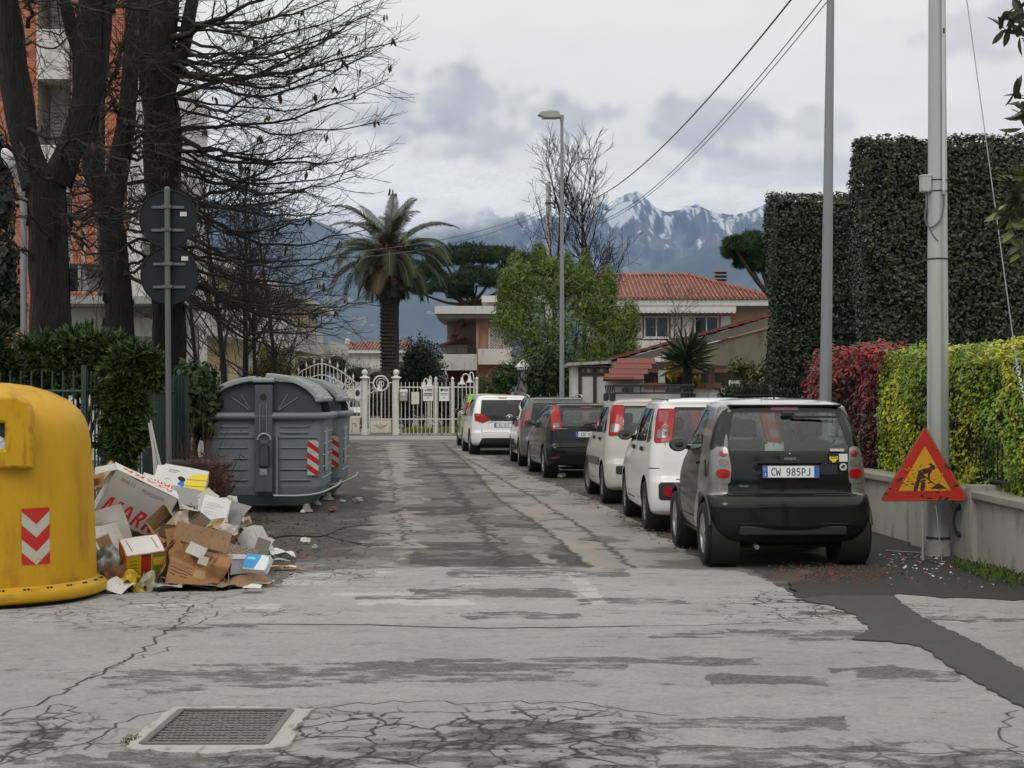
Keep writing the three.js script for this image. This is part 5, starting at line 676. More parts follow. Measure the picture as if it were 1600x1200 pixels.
{ // pedestrian gate with the ring
  const g = thing('ring_gate', 'small white iron gate with a ring at the top', 'gate', [gx(595), 0, GZ]), x0 = gx(577) - gx(595), x1 = gx(614) - gx(595), top = gy(598), low = gy(655), cy = gy(599), R = 0.30;
  part('frame', [bar(V(x0, 0.05, 0), V(x0, gy(589), 0), 0.03), bar(V(x1, 0.05, 0), V(x1, gy(589), 0), 0.03), bar(V(x0, low, 0), V(x1, low, 0), 0.028), bar(V(x0, top, 0), V(-R, top, 0), 0.022), bar(V(R, top, 0), V(x1, top, 0), 0.022)], gateMat, g);
  const t = new THREE.TorusGeometry(R, 0.035, 7, 28); t.translate(0, cy, 0); const ring = part('ring', t, gateMat, g); part('scroll', spiral(0, cy, 0.22, 1.7, 1, 0.5, 0.02), gateMat, ring);
  for (let i = 1; i < 6; i++) { const x = lerp(x0, x1, i / 6), h = Math.abs(x) < R ? cy - Math.sqrt(R * R - x * x) : top; part('bar', bar(V(x, low, 0), V(x, h, 0), 0.015, 6), gateMat, g); }
  const pn = part('panel', rbox(x1 - x0 - 0.1, low - 0.14, 0.05, 0.01, 0, (low + 0.06) / 2, 0), panelMat, g); const e = []; for (const s of [-1, 1]) for (let k = 0; k < 3; k++) e.push(tube([V(0, 0.36 - k * 0.05, 0.028), V(s * 0.16, 0.40 - k * 0.03, 0.028), V(s * (0.30 - k * 0.07), 0.42 - k * 0.02, 0.028)], 0.010, 8, 4)); part('relief', e, mat([0.36, 0.26, 0.16], 0.7), pn);
}
{ // fence panel with plain bars
  const g = thing('white_fence', 'white iron bar fence right of the ring gate', 'fence', [gx(690), 0, GZ]), x = (p) => gx(p) - gx(690), t = gy(605), m = gy(655), b = gy(678), top = gy(597);
  part('rail', [[t, 0.026], [m, 0.026], [b, 0.03]].map(([y, r]) => bar(V(x(624), y, 0), V(x(746), y, 0), r)), gateMat, g);
  for (let p = 627; p < 746; p += 6.35) part('bar', bar(V(x(p), b, 0), V(x(p), top, 0), 0.016, 6), gateMat, g);
  for (const p of [681, 707, 745]) { part('post', bar(V(x(p), 0, 0), V(x(p), gy(592), 0), 0.055, 8), gateMat, g); const c = new THREE.ConeGeometry(0.08, 0.1, 8); c.translate(x(p), gy(592) + 0.05, 0); part('post_cap', c, gateMat, g); }
  part('base_strip', boxIn(x(621), x(748), 0, 0.09, -0.1, 0.1), M.concrete, g);
}
function sign(label, px, py, w, h, draw, z = 0.06, lab2) { const g = thing('sign', label, 'sign', [gx(px), gy(py), GZ + z]); part('plate', box(w, h, 0.02), gateMat, g); const pl = new THREE.PlaneGeometry(w * 0.96, h * 0.96); pl.translate(0, 0, 0.013); part('print', pl, mat([1, 1, 1], 0.6, { map: canvasTex(128, 160, draw) }), g); }
sign('white notice with bold black lines on the fence under the left lamp pair', 669, 616, 0.42, 0.55, (q, w, h) => { q.fillStyle = '#dcdcd8'; q.fillRect(0, 0, w, h); q.fillStyle = '#222'; q.beginPath(); q.moveTo(8, 20); q.lineTo(34, 46); q.lineTo(50, 12); q.lineTo(34, 30); q.fill(); q.fillRect(52, 14, 66, 12); q.fillRect(48, 34, 70, 10); q.fillRect(10, 66, 108, 14); q.fillRect(10, 90, 108, 10); q.beginPath(); q.arc(64, 134, 14, 3.14, 6.28); q.lineWidth = 5; q.stroke(); });
sign('white notice with a blue emblem on the fence right of the black-lined one', 694, 616, 0.40, 0.56, (q, w, h) => { q.fillStyle = '#e0e0de'; q.fillRect(0, 0, w, h); q.fillStyle = '#1f4c94'; q.beginPath(); q.arc(32, 28, 20, 0, 6.3); q.fill(); q.fillRect(44, 14, 74, 12); q.fillStyle = '#223'; q.fillRect(58, 34, 60, 10); q.fillStyle = '#a44'; q.fillRect(16, 66, 96, 9); q.fillStyle = '#556'; q.fillRect(16, 84, 96, 7); q.beginPath(); q.arc(64, 128, 13, 3.14, 6.28); q.lineWidth = 5; q.strokeStyle = '#556'; q.stroke(); });
sign('blank cream board on the fence left of the notices', 649, 622, 0.32, 0.50, (q, w, h) => { q.fillStyle = '#d2d0c2'; q.fillRect(0, 0, w, h); q.fillStyle = '#99968a'; q.fillRect(40, 70, 48, 6); });
sign('round dark parking-ban emblem on a white board on the ornate gate', 559, 616, 0.24, 0.42, (q, w, h) => { q.fillStyle = '#d8d8d2'; q.fillRect(0, 0, w, h); q.fillStyle = '#20264a'; q.beginPath(); q.arc(64, 62, 48, 0, 6.3); q.fill(); q.strokeStyle = '#7a2a30'; q.lineWidth = 9; q.stroke(); });
{ const g = thing('letter_box', 'grey letter box with peaked lid beside the right gate post', 'letter box', [gx(631), gy(620), GZ + 0.12]); part('box', rbox(0.30, 0.34, 0.16, 0.02), M.concrete, g); const lid = new THREE.CylinderGeometry(0.13, 0.13, 0.31, 3); lid.rotateZ(Math.PI / 2); lid.translate(0, 0.2, 0); part('lid', lid, gateMat, g); part('slot_card', box(0.16, 0.10, 0.01, 0, 0.10, 0.086), M.whitePaint, g); }
function bellLamp(label, px, basePy, heads, d) { const z = -d, p = at(px, 600, d), g = thing('garden_lamp', label, 'lamp', [p.x, 0, z]), mx = d / FOC; const gp = [];
  heads.forEach(([hx, hy, ox]) => { const x = at(hx, hy, d).x - p.x, y = at(hx, hy, d).y, px0 = ox * mx; part('arm', tube([V(px0, 0, 0), V(px0, y * 0.6, 0), V(px0, y + 0.12, 0), V(lerp(px0, x, 0.35), y + 0.34, 0), V(lerp(px0, x, 0.8), y + 0.32, 0), V(x, y + 0.16, 0)], 0.032, 40, 6), gateMat, g); part('bell_shade', lathe([[0.02, 0.2], [0.05, 0.18], [0.07, 0.06], [0.11, -0.03], [0.17, -0.1], [0.16, -0.1], [0.10, -0.02], [0.02, 0.12]], 16).translate(x, y, 0), gateMat, g); });
  part('foot', lathe([[0.16, 0], [0.14, 0.05], [0.05, 0.1], [0.05, 0.16]], 12), gateMat, g); }
bellLamp('pair of white bell lamps on twin stems behind the notice with black lines', 670, 668, [[662, 604, -1], [671, 600, 4]], 68.5);
bellLamp('pair of white bell lamps at the right end of the white fence', 736, 668, [[722, 597, -2], [734, 594, 4]], 68);
bellLamp('single white bell lamp seen through the ring gate', 593, 668, [[592, 608, 3]], 70);
{ const p = at(694, 600, 80), g = thing('parasol', 'closed white parasol behind the gate', 'parasol', [p.x, 0, -80]); const y0 = at(0, 597, 80).y, y1 = at(0, 575, 80).y; part('pole', bar(V(0, 0, 0), V(0, y1, 0), 0.03), M.metal, g); const c = lathe([[0.16, y0], [0.20, y0 + 0.12], [0.18, y0 + 0.35], [0.08, y1 - 0.1], [0.02, y1]], 14), q = c.attributes.position; for (let i = 0; i < q.count; i++) { const a = Math.atan2(q.getZ(i), q.getX(i)), k = 1 + 0.15 * Math.cos(a * 7); q.setX(i, q.getX(i) * k); q.setZ(i, q.getZ(i) * k); } c.computeVertexNormals(); part('folded_canopy', c, M.whitePaint, g); }
// ---- low wall and fence on the right
{ const g = thing('low_wall', 'low rendered wall with stone capping under the variegated hedge', 'wall', [4.2, 0, -15.3]), O = [4.2, -15.3];
  const wallMat = mat([0.40, 0.38, 0.34], 0.92, { map: scaled(stainTex, 0.55), bumpMap: bumpTex, bumpScale: 0.01 }), capMat = mat([0.36, 0.345, 0.30], 0.9, { map: scaled(grainTex, 0.8), bumpMap: bumpTex, bumpScale: 0.01 });
  const seg = (x0, z0, x1, z1, h, caps) => { const L = Math.hypot(x1 - x0, z1 - z0), turn = Math.atan2(x1 - x0, z1 - z0), w = part('wall', metreUV(rbox(0.24, h, L, 0.012, 0.12, h / 2 - 0.05, L / 2)), wallMat, g); w.position.set(x0 - O[0], 0, z0 - O[1]); w.rotation.y = turn; for (let i = 0; i < caps; i++) { const c = part('cap_stone', metreUV(rbox(0.34, 0.075, L / caps - 0.012, 0.014, 0.11, h - 0.05 + 0.04, (i + 0.5) * L / caps)), capMat, g); c.position.copy(w.position); c.rotation.y = turn; } };
  seg(4.10, -24, 4.14, -19, 0.66, 5); seg(4.14, -18.99, 4.35, -15.36, 0.66, 4); seg(4.42, -15.35, 4.34, -8, 0.64, 7);
  part('pier', rbox(0.36, 0.74, 0.16, 0.012, 0.33, 0.35, 0.02), wallMat, g);
}
{ const g = thing('iron_fence', 'dark iron fence on the low wall buried in the variegated hedge', 'fence', [4.56, 0, -15.3]); const a = V(-0.10, 0, -8.6), b = V(0.12, 0, 6);
  for (const y of [0.76, 1.32]) part('rail', bar(a.clone().setY(y), b.clone().setY(y), 0.018, 6), M.iron, g);
  for (let i = 0; i <= 8; i++) { const p = a.clone().lerp(b, i / 8); part('post', bar(p.clone().setY(0.68), p.clone().setY(1.45), 0.024, 6), M.iron, g); }
  for (let i = 0; i < 110; i++) { if (i % 14 === 0) continue; const p = a.clone().lerp(b, i / 110); part('picket', bar(p.clone().setY(0.76), p.clone().setY(1.42), 0.008, 5), M.iron, g); }
}
{ const D = 33, g = thing('iron_fence', 'black iron fence with curled tops left of the red hedge', 'fence', [at(1215, 600, D).x, 0, -D]), x0 = at(1148, 600, D).x - at(1215, 600, D).x, x1 = at(1320, 600, D).x - at(1215, 600, D).x, y = at(0, 618, D).y, t = at(0, 599, D).y; part('wall_base', boxIn(x0, x1, 0, y - 0.5, -0.1, 0.1), M.concrete, g);
  part('rail', [bar(V(x0, y, 0), V(x1, y, 0), 0.022), bar(V(x0, y - 0.45, 0), V(x1, y - 0.45, 0), 0.022)], M.iron, g); const n = 38; for (let i = 0; i <= n; i++) { const x = lerp(x0, x1, i / n); part('picket', tube([V(x, y - 0.45, 0), V(x, t - 0.06, 0), V(x + 0.02, t, 0.01), V(x + 0.06, t - 0.02, 0.02)], 0.010, 10, 4), M.iron, g); } }
// ---- green fence on the left
{ const fm = mat([0.028, 0.052, 0.040], 0.65, { map: scaled(stainTex, 0.8) }), g = thing('iron_fence', 'dark green vertical bar fence behind the yellow bin and rubbish', 'fence', [-4.6, 0, -17.2]), top = 1.74;
  const runs = [[V(-3.4, 0, 0), V(0, 0, 0), 0.115], [V(0, 0, 0), V(0.33, 0, -4.4), 0.115]];
  for (const [a, b, s] of runs) { const n = Math.round(a.distanceTo(b) / s); for (const y of [0.22, 1.62]) part('rail', bar(a.clone().setY(y), b.clone().setY(y), 0.018, 5), fm, g); for (let i = 0; i < n; i++) { const p = a.clone().lerp(b, i / n); part('bar', bar(p.clone().setY(0.12), p.clone().setY(top + 0.1), 0.0105, 6), fm, g); } }
  for (const p of [V(-1.7, 0, 0), V(0, 0, 0), V(0.16, 0, -2.2)]) part('post', box(0.05, 1.9, 0.05, p.x, 0.95, p.z), fm, g);
  part('kerb', boxIn(-3.4, 0.02, 0, 0.1, -0.08, 0.08), M.concrete, g); }
{ const d = 20, p = at(234, 600, d), g = thing('wood_post', 'dark brown timber post between shrub and sign pole', 'post', [p.x, 0, -d]); part('post', metreUV(rbox(0.15, at(0, 592, d).y, 0.12, 0.01, 0, at(0, 592, d).y / 2, 0)), M.wood, g); part('cap', box(0.18, 0.04, 0.15, 0, at(0, 592, d).y + 0.021, 0), M.wood, g); }
{ const d = 20.6, p = at(266, 600, d), g = thing('mesh_screen', 'dark green corrugated screen behind the sign pole', 'screen', [p.x, 0, -d]), h = at(0, 590, d).y, pts = []; const w = 0.42, n = 40; for (let i = 0; i <= n; i++) pts.push([-w / 2 + w * i / n, 0.012 * Math.sin(i * 1.6)]); for (let i = n; i >= 0; i--) pts.push([-w / 2 + w * i / n, 0.012 * Math.sin(i * 1.6) + 0.006]); const e = new THREE.ExtrudeGeometry(polyShape(pts), { depth: h, bevelEnabled: false }); e.rotateX(-Math.PI / 2); part('sheet', e, mat([0.022, 0.050, 0.040], 0.8), g); part('frame', [box(0.03, h + 0.05, 0.03, -w / 2, h / 2, 0.02), box(0.03, h + 0.05, 0.03, w / 2, h / 2, 0.02)], M.iron, g); }
{ const d = 19.2, p = at(312, 700, d), g = thing('planter', 'large dark grey-brown tub beside the dead shrub', 'planter', [p.x, 0, -d]); part('tub', lathe([[0.26, 0], [0.36, 0.72], [0.40, 0.74], [0.40, 0.80], [0.35, 0.80], [0.33, 0.70], [0.0, 0.68]], 20), mat([0.10, 0.08, 0.075], 0.85, { map: scaled(stainTex, 1) }), g); part('soil', new THREE.CylinderGeometry(0.33, 0.33, 0.02, 16).translate(0, 0.70, 0), M.wood, g); }
{ const g = thing('rods', 'bundle of thin pale rods leaning beside the sign pole', 'rods', at(255, 745, 16.9).setY(0)), r = rng(170), bm = mat([0.40, 0.40, 0.38], 0.6), px = at(255, 745, 16.9); for (let k = 0; k < 8; k++) { const t = at(234 + (r() - 0.5) * 4, 655 + r() * 8, 17.2).sub(V(px.x, 0, px.z)), b = V(-0.05 + k * 0.032, 0.02, 0.02 * (r() - 0.5)); part('rod', bar(b, t, 0.007, 5), bm, g); } }
{ // sign post with two round signs seen from behind
  const d = 16.7, p = at(262, 600, d), g = thing('sign_post', 'galvanised post carrying two round traffic signs seen from behind', 'traffic sign', [p.x, 0, -d]), gm = mat([0.15, 0.155, 0.15], 0.55, { metalness: 0.5, map: scaled(stainTex, 1.2) }), back = mat([0.016, 0.018, 0.022], 0.95, { map: scaled(stainTex, 1) });
  part('post', bar(V(0.02, 0, 0), V(-0.01, at(0, 296, d).y, 0), 0.031, 12), gm, g);
  for (const [px, py, nm] of [[261, 341, 'upper'], [263, 430, 'lower']]) { const c = at(px, py, d).sub(g.position), s = part('round_sign', new THREE.CylinderGeometry(0.298, 0.298, 0.004, 40).rotateX(Math.PI / 2).translate(c.x, c.y, -0.055), back, g); s.userData.label = nm + ' round sign back'; const rim = new THREE.TorusGeometry(0.298, 0.008, 6, 48); rim.translate(c.x, c.y, -0.05); part('rim', rim, back, s);
    for (const dy of [-0.12, 0.12]) part('bracket', [box(0.34, 0.028, 0.014, c.x, c.y + dy, -0.043), box(0.10, 0.03, 0.02, c.x, c.y + dy, 0.034), bar(V(c.x - 0.045, c.y + dy, -0.04), V(c.x - 0.045, c.y + dy, 0.05), 0.006), bar(V(c.x + 0.045, c.y + dy, -0.04), V(c.x + 0.045, c.y + dy, 0.05), 0.006)], gm, s);
    part('sticker', box(0.07, 0.045, 0.002, c.x + 0.16, c.y + (nm === 'upper' ? 0.05 : 0.18), -0.051), M.whitePaint, s); }
  part('cap', new THREE.SphereGeometry(0.033, 10, 6).translate(-0.01, at(0, 296, d).y, 0), gm, g); }
// ---- poles
const galv = mat([0.25, 0.265, 0.275], 0.5, { metalness: 0.1, map: scaled(stainTex, 0.7) }), paleSteel = mat([0.43, 0.46, 0.435], 0.55, { map: scaled(stainTex, 0.35) });
{ const d = 18.6, a = at(1287, 640, d).setY(0), b = at(1300, -70, d), g = thing('lamp_post', 'tall grey octagonal steel post behind the black small car', 'post', a); const s = new THREE.CylinderGeometry(0.043, 0.082, b.y, 8, 1); s.rotateY(0.3); s.translate(0, b.y / 2, 0); const q = part('shaft', s, galv, g); q.rotation.z = -(b.x - a.x) / b.y * 0.9; part('collar', new THREE.CylinderGeometry(0.09, 0.095, 0.75, 8).rotateY(0.3).translate(0, 0.36, 0), galv, g); part('door', box(0.07, 0.3, 0.012, 0.0, 1.0, 0.082), galv, g); part('top_cap', new THREE.SphereGeometry(0.045, 8, 6).translate((b.x - a.x) * 0.9, b.y, 0), galv, g); }
const P2 = { d: 15.72 };
{ const d = P2.d, a = at(1466, 868, d).setY(0), b = at(1467, -420, d), g = thing('utility_pole', 'thick pale grey steel utility pole with junction box, behind the warning sign', 'pole', a), R = (y) => lerp(0.112, 0.068, y / b.y);
  part('shaft', new THREE.CylinderGeometry(R(b.y), 0.112, b.y, 28, 1).translate(0, b.y / 2, 0), paleSteel, g); P2.top = b;
  const Y = (py) => at(1466, py, d).y; part('joint_ring', [405].map((py) => new THREE.CylinderGeometry(R(Y(py)) + 0.004, R(Y(py)) + 0.004, 0.016, 28, 1, true).translate(0, Y(py), 0)), M.iron, g); part('dark_base_ring', new THREE.CylinderGeometry(0.116, 0.118, 0.02, 28, 1, true).translate(0, 0.18, 0), M.iron, g); part('base_sleeve', new THREE.CylinderGeometry(0.118, 0.125, 0.14, 24).translate(0, 0.07, 0), M.concrete, g);
  for (const py of [282, 299]) { const r = R(Y(py)) + 0.006; part('strap', new THREE.TorusGeometry(r, 0.005, 5, 28).rotateX(Math.PI / 2).translate(0, Y(py), 0), M.iron, g); }
  const cx = 0.035, cz = R(Y(200)) + 0.012; part('conduit', bar(V(cx, Y(299) - 0.02, cz), V(cx, b.y - 0.3, R(b.y) + 0.012), 0.016, 10), mat([0.52, 0.54, 0.53], 0.5), g); part('gland', bar(V(cx, Y(306), cz), V(cx, Y(299), cz), 0.021, 10), M.concrete, g);
  const bx = at(1444, 290, d).x - a.x, jb = part('junction_box', rbox(0.10, 0.155, 0.11, 0.015, bx + 0.004, Y(289), 0.03), paleSteel, g); part('box_lid', rbox(0.104, 0.022, 0.114, 0.008, bx + 0.004, Y(276), 0.03), paleSteel, jb);
  const cab = mat([0.12, 0.125, 0.125], 0.7); part('cable', tube([V(cx, Y(305), cz), V(cx - 0.005, Y(325), cz + 0.01), V(cx - 0.05, Y(348), cz + 0.02), V(-0.10, Y(357), cz - 0.02), V(bx - 0.01, Y(345), 0.07), V(bx + 0.005, Y(320), 0.06), V(bx + 0.005, Y(300), 0.05)], 0.0085, 40, 6), cab, g); part('cable', tube([V(bx + 0.02, Y(300), 0.03), V(bx + 0.022, Y(330), 0.05), V(bx + 0.02, Y(350), 0.055), V(-0.06, Y(370), 0.085), V(-0.02, Y(378), 0.10)], 0.006, 24, 5), cab, g); part('warning_label', box(0.018, 0.05, 0.002, 0.035, Y(52), R(Y(52)) + 0.032), M.iron, g);
  for (const py of [-200, -330]) part('bracket', bar(V(-0.14, Y(py), 0), V(0.14, Y(py), 0.0), 0.02, 8), galv, g); P2.x = a.x; }
{ const d = 45, p = at(878, 600, d), top = at(878, 186, d), g = thing('street_lamp', 'slim grey street lamp with flat head above the green clump', 'street lamp', [p.x, 0, -d]), hx = at(842, 182, d).x - p.x, y = at(0, 181, d).y; part('pole', new THREE.CylinderGeometry(0.042, 0.075, top.y, 12).translate(0, top.y / 2, 0), galv, g); part('arm', [box(0.11, 0.16, 0.10, 0.0, top.y + 0.03, 0), bar(V(0, top.y + 0.06, 0), V(-0.15, y + 0.02, 0), 0.035)], galv, g);
  const s = prism([[-0.08, 0.06], [-0.06, -0.05], [hx * 0.7, -0.06], [hx, 0.02], [hx * 0.9, 0.09], [hx * 0.45, 0.13], [-0.1, 0.10]], 0.24, 0.02); s.translate(0, y, -0.12); const hd = part('lamp_head', s, mat([0.36, 0.36, 0.35], 0.5), g); part('lens', rbox(0.42, 0.03, 0.20, 0.01, hx * 0.55, y - 0.075, 0), mat([0.55, 0.56, 0.54], 0.3), hd); }
const P3 = at(857, 600, 70);
{ const d = 70, top = at(857, 285, d), g = thing('concrete_pole', 'pale concrete utility pole left of the street lamp', 'pole', [P3.x, 0, -d]); part('shaft', new THREE.CylinderGeometry(0.105, 0.17, top.y, 14).translate(0, top.y / 2, 0), mat([0.50, 0.49, 0.47], 0.9, { map: scaled(stainTex, 0.4) }), g); const y = at(0, 318, d).y; part('bracket', [box(0.5, 0.06, 0.06, 0.1, y, 0.15), box(0.06, 0.5, 0.06, 0.28, y, 0.15)], M.iron, g); part('insulator', [0, 1, 2].map((k) => lathe([[0.03, 0], [0.05, 0.03], [0.04, 0.09], [0, 0.1]], 8).translate(0.28, y - 0.2 + k * 0.18, 0.2)), M.iron, g); }
{ const d = 24, p = at(36, 600, d), g = thing('street_lamp', 'pale street lamp leaning out at the left edge', 'street lamp', [p.x, 0, -d]), L = (x, y) => at(x, y, d).sub(g.position); part('pole', tube([V(0.02, 0, 0), L(37, 430), L(36, 320), L(27, 275), L(16, 258)], 0.05, 40, 8), galv, g); const c = L(13, 248), s = new THREE.SphereGeometry(0.14, 14, 10); s.scale(0.62, 1.25, 0.7); s.rotateZ(0.45); s.translate(c.x, c.y, 0); part('lamp_head', s, mat([0.55, 0.56, 0.55], 0.4), g); }
function wire(label, a, b, sag, r = 0.012, n = 40) { const pts = []; for (let i = 0; i <= n; i++) { const t = i / n, p = a.clone().lerp(b, t); p.y -= 4 * sag * t * (1 - t); pts.push(p); } const g = tube(pts, r, n * 2, 5); return single('overhead_cable', g, mat([0.08, 0.082, 0.085], 0.7), label, 'cable'); }
{ const top = (y) => V(P2.x, y, -P2.d), e = (py) => at(862, py, 70);
  wire('thick overhead cable, upper of those running from the pale pole to the concrete pole', top(7.35), e(316), 1.38, 0.014); wire('thin overhead cable just under the thick one, left strand', top(7.0).add(V(0.02, 0, 0)), e(332), 1.75, 0.008); wire('thin overhead cable just under the thick one, right strand', top(6.93).add(V(0.06, 0, 0)), e(336), 1.72, 0.007);
  const h1 = at(290, 393, 42), h2 = at(288, 399, 42); wire('thin overhead wire crossing in front of the palm, upper', e(322), h1, 0.75, 0.012); wire('thin overhead wire crossing in front of the palm, lower', e(327), h2, 0.85, 0.012); }
{ const a = at(1509, -12, 14.9), b = at(1589, 572, 12.4), c = at(1604, 640, 12.15), g = thing('guy_wire', 'steel guy wire with twisted grip at the right edge', 'guy wire', b), O = b.clone(); part('wire', bar(V(0, 0, 0), a.clone().sub(O), 0.0045, 6), galv, g); part('ferrule', bar(V(0, 0.0, 0), b.clone().lerp(at(1588, 560, 12.42), 1).sub(O), 0.012, 8), galv, g); const pts = [], dir = c.clone().sub(O); for (let i = 0; i <= 60; i++) { const t = i / 60; pts.push(dir.clone().multiplyScalar(t * 0.75).add(V(Math.cos(t * 30) * 0.010, 0, Math.sin(t * 30) * 0.010))); } part('twisted_grip', tube(pts, 0.006, 160, 5), mat([0.55, 0.55, 0.53], 0.35, { metalness: 0.7 }), g); part('loop', new THREE.TorusGeometry(0.03, 0.006, 6, 18).translate(0.0, -0.03, 0), galv, g); const e = at(1640, 860, 11.4).sub(O); part('rod', bar(dir.clone().multiplyScalar(0.7), e, 0.007, 6), galv, g); const t0 = dir.clone().multiplyScalar(0.85), t1 = dir.clone().multiplyScalar(1.25); part('marker_sleeve', bar(t0, t1, 0.016, 8), mat([0.62, 0.28, 0.05], 0.6), g); part('marker_band', bar(t1, dir.clone().multiplyScalar(1.7), 0.016, 8), M.whitePaint, g); }
{ // triangular roadworks sign leaning on the pole
  const d = 15.25, c = at(1445, 745, d), g = thing('warning_sign', 'rusty red and yellow triangular roadworks sign leaning on the pale pole', 'road sign', [c.x, 0, -d]), A = at(1447, 666, d).sub(g.position), B = at(1376, 783, d).sub(g.position), C = at(1514, 782, d).sub(g.position);
  const tri = (k, r) => { const m = A.clone().add(B).add(C).divideScalar(3), P = [A, B, C].map((p) => m.clone().add(p.clone().sub(m).multiplyScalar(k))), s = new THREE.Shape(); for (let i = 0; i < 3; i++) { const p = P[i], a = P[(i + 2) % 3], b = P[(i + 1) % 3], u = p.clone().add(a.clone().sub(p).setLength(r)), v = p.clone().add(b.clone().sub(p).setLength(r)); i ? s.lineTo(u.x, u.y) : s.moveTo(u.x, u.y); s.quadraticCurveTo(p.x, p.y, v.x, v.y); } s.closePath(); return s; };
  const S = part('plate', new THREE.ExtrudeGeometry(tri(1, 0.05), { depth: 0.006, bevelEnabled: true, bevelSize: 0.004, bevelThickness: 0.004, bevelSegments: 2, curveSegments: 6 }), mat([0.11, 0.085, 0.07], 0.7), g); const x0 = B.x - 0.01, x1 = C.x + 0.01, y0 = Math.min(B.y, C.y) - 0.01, y1 = A.y + 0.01, W = 512, H = Math.round(512 * (y1 - y0) / (x1 - x0));
  const X = (x) => (x - x0) / (x1 - x0) * W, Y = (y) => H - (y - y0) / (y1 - y0) * H; const tex = canvasTex(W, H, (q) => {
    q.fillStyle = '#c3571d'; q.fillRect(0, 0, W, H); const T = (k) => { const m = A.clone().add(B).add(C).divideScalar(3); q.beginPath(); [A, B, C].forEach((p, i) => { const v = m.clone().add(p.clone().sub(m).multiplyScalar(k)); i ? q.lineTo(X(v.x), Y(v.y)) : q.moveTo(X(v.x), Y(v.y)); }); q.closePath(); q.fill(); };
    q.fillStyle = '#b9271c'; T(0.95); q.fillStyle = '#d29a1c'; T(0.60);
    const sx = W / 512, mx = X((A.x + B.x + C.x) / 3), my = Y((A.y + B.y + C.y) / 3); q.fillStyle = '#3d2412'; q.strokeStyle = '#3d2412'; q.lineCap = 'round';
    // worker bending over a shovel beside a heap
    q.beginPath(); q.arc(mx + 46, my - 48, 15, 0, 6.3); q.fill(); q.lineWidth = 30; q.beginPath(); q.moveTo(mx + 28, my - 32); q.lineTo(mx - 24, my - 20); q.stroke(); q.lineWidth = 24; q.beginPath(); q.moveTo(mx - 24, my - 18); q.lineTo(mx - 40, my + 34); q.lineTo(mx - 52, my + 74); q.moveTo(mx - 20, my - 12); q.lineTo(mx - 6, my + 30); q.lineTo(mx - 14, my + 74); q.stroke(); q.lineWidth = 13; q.beginPath(); q.moveTo(mx + 26, my - 26); q.lineTo(mx + 22, my + 18); q.stroke(); q.lineWidth = 7; q.beginPath(); q.moveTo(mx - 6, my - 2); q.lineTo(mx + 60, my + 52); q.stroke(); q.beginPath(); q.moveTo(mx + 30, my + 74); q.lineTo(mx + 78, my + 40); q.lineTo(mx + 128, my + 74); q.fill();
    // rust, scratches and flaked print
    const r = rng(191); for (let k = 0; k < 420; k++) { const x = r() * W, y = r() * H, s = 2 + r() * r() * 15; q.fillStyle = ['#3a2213', '#5a3015', '#2c1b12', '#7b431a'][Math.floor(r() * 4)]; if (n2(x / 60, y / 60) < 0.12) continue; q.beginPath(); const m = 7; for (let i = 0; i < m; i++) { const a = i / m * 6.283, R = s * (0.4 + 0.8 * r()); q.lineTo(x + Math.cos(a) * R * 1.4, y + Math.sin(a) * R * 0.8); } q.fill(); }
    for (let k = 0; k < 60; k++) { const x = mx - 110 + r() * 230, y = my - 60 + r() * 140; q.strokeStyle = r() < 0.5 ? '#4a2a14' : '#d9a93a'; q.lineWidth = 1 + r() * 4; q.beginPath(); q.moveTo(x, y); q.lineTo(x + (r() - 0.5) * 34, y + (r() - 0.5) * 22); q.stroke(); } });
  const face = new THREE.ShapeGeometry(tri(0.985, 0.05), 8), fp = face.attributes.position, uv = face.attributes.uv; for (let i = 0; i < fp.count; i++) { uv.setXY(i, (fp.getX(i) - x0) / (x1 - x0), (fp.getY(i) - y0) / (y1 - y0)); } face.translate(0, 0, 0.0125); part('face', face, mat([1, 1, 1], 0.55, { map: tex }), S);
  S.rotation.x = -0.04; const leg = galv; part('leg', bar(at(1442, 785, d).sub(g.position).setZ(-0.03), V(at(1441, 866, d).x - c.x, 0, 0.02), 0.014, 8), M.concrete, g); part('stay', bar(at(1463, 790, d).sub(g.position).setZ(-0.02), V(at(1464, 872, d).x - c.x, 0, 0.18), 0.005, 5), leg, g); }
{ const pts = [[1385, 862], [1410, 864], [1440, 866], [1463, 872], [1464, 874]].map(([x, y]) => { const [X, d] = ground(x, y); return V(X, 0.012, -d); }); single('hose', tube(pts, 0.008, 30, 5), mat([0.30, 0.29, 0.26], 0.7), 'thin grey cable lying on the ground from the wall to the warning sign', 'cable'); }
{ const g = thing('tyre_tube', 'loop of dark rubber hanging beside the foot of the pale pole', 'rubber loop', [4.33, 0.36, -15.5]); part('loop', new THREE.TorusGeometry(0.10, 0.022, 8, 24).scale(0.5, 1.35, 1), M.iron, g); part('tie', bar(V(0, 0.13, 0), V(0.06, 0.24, 0), 0.008, 5), M.iron, g); }
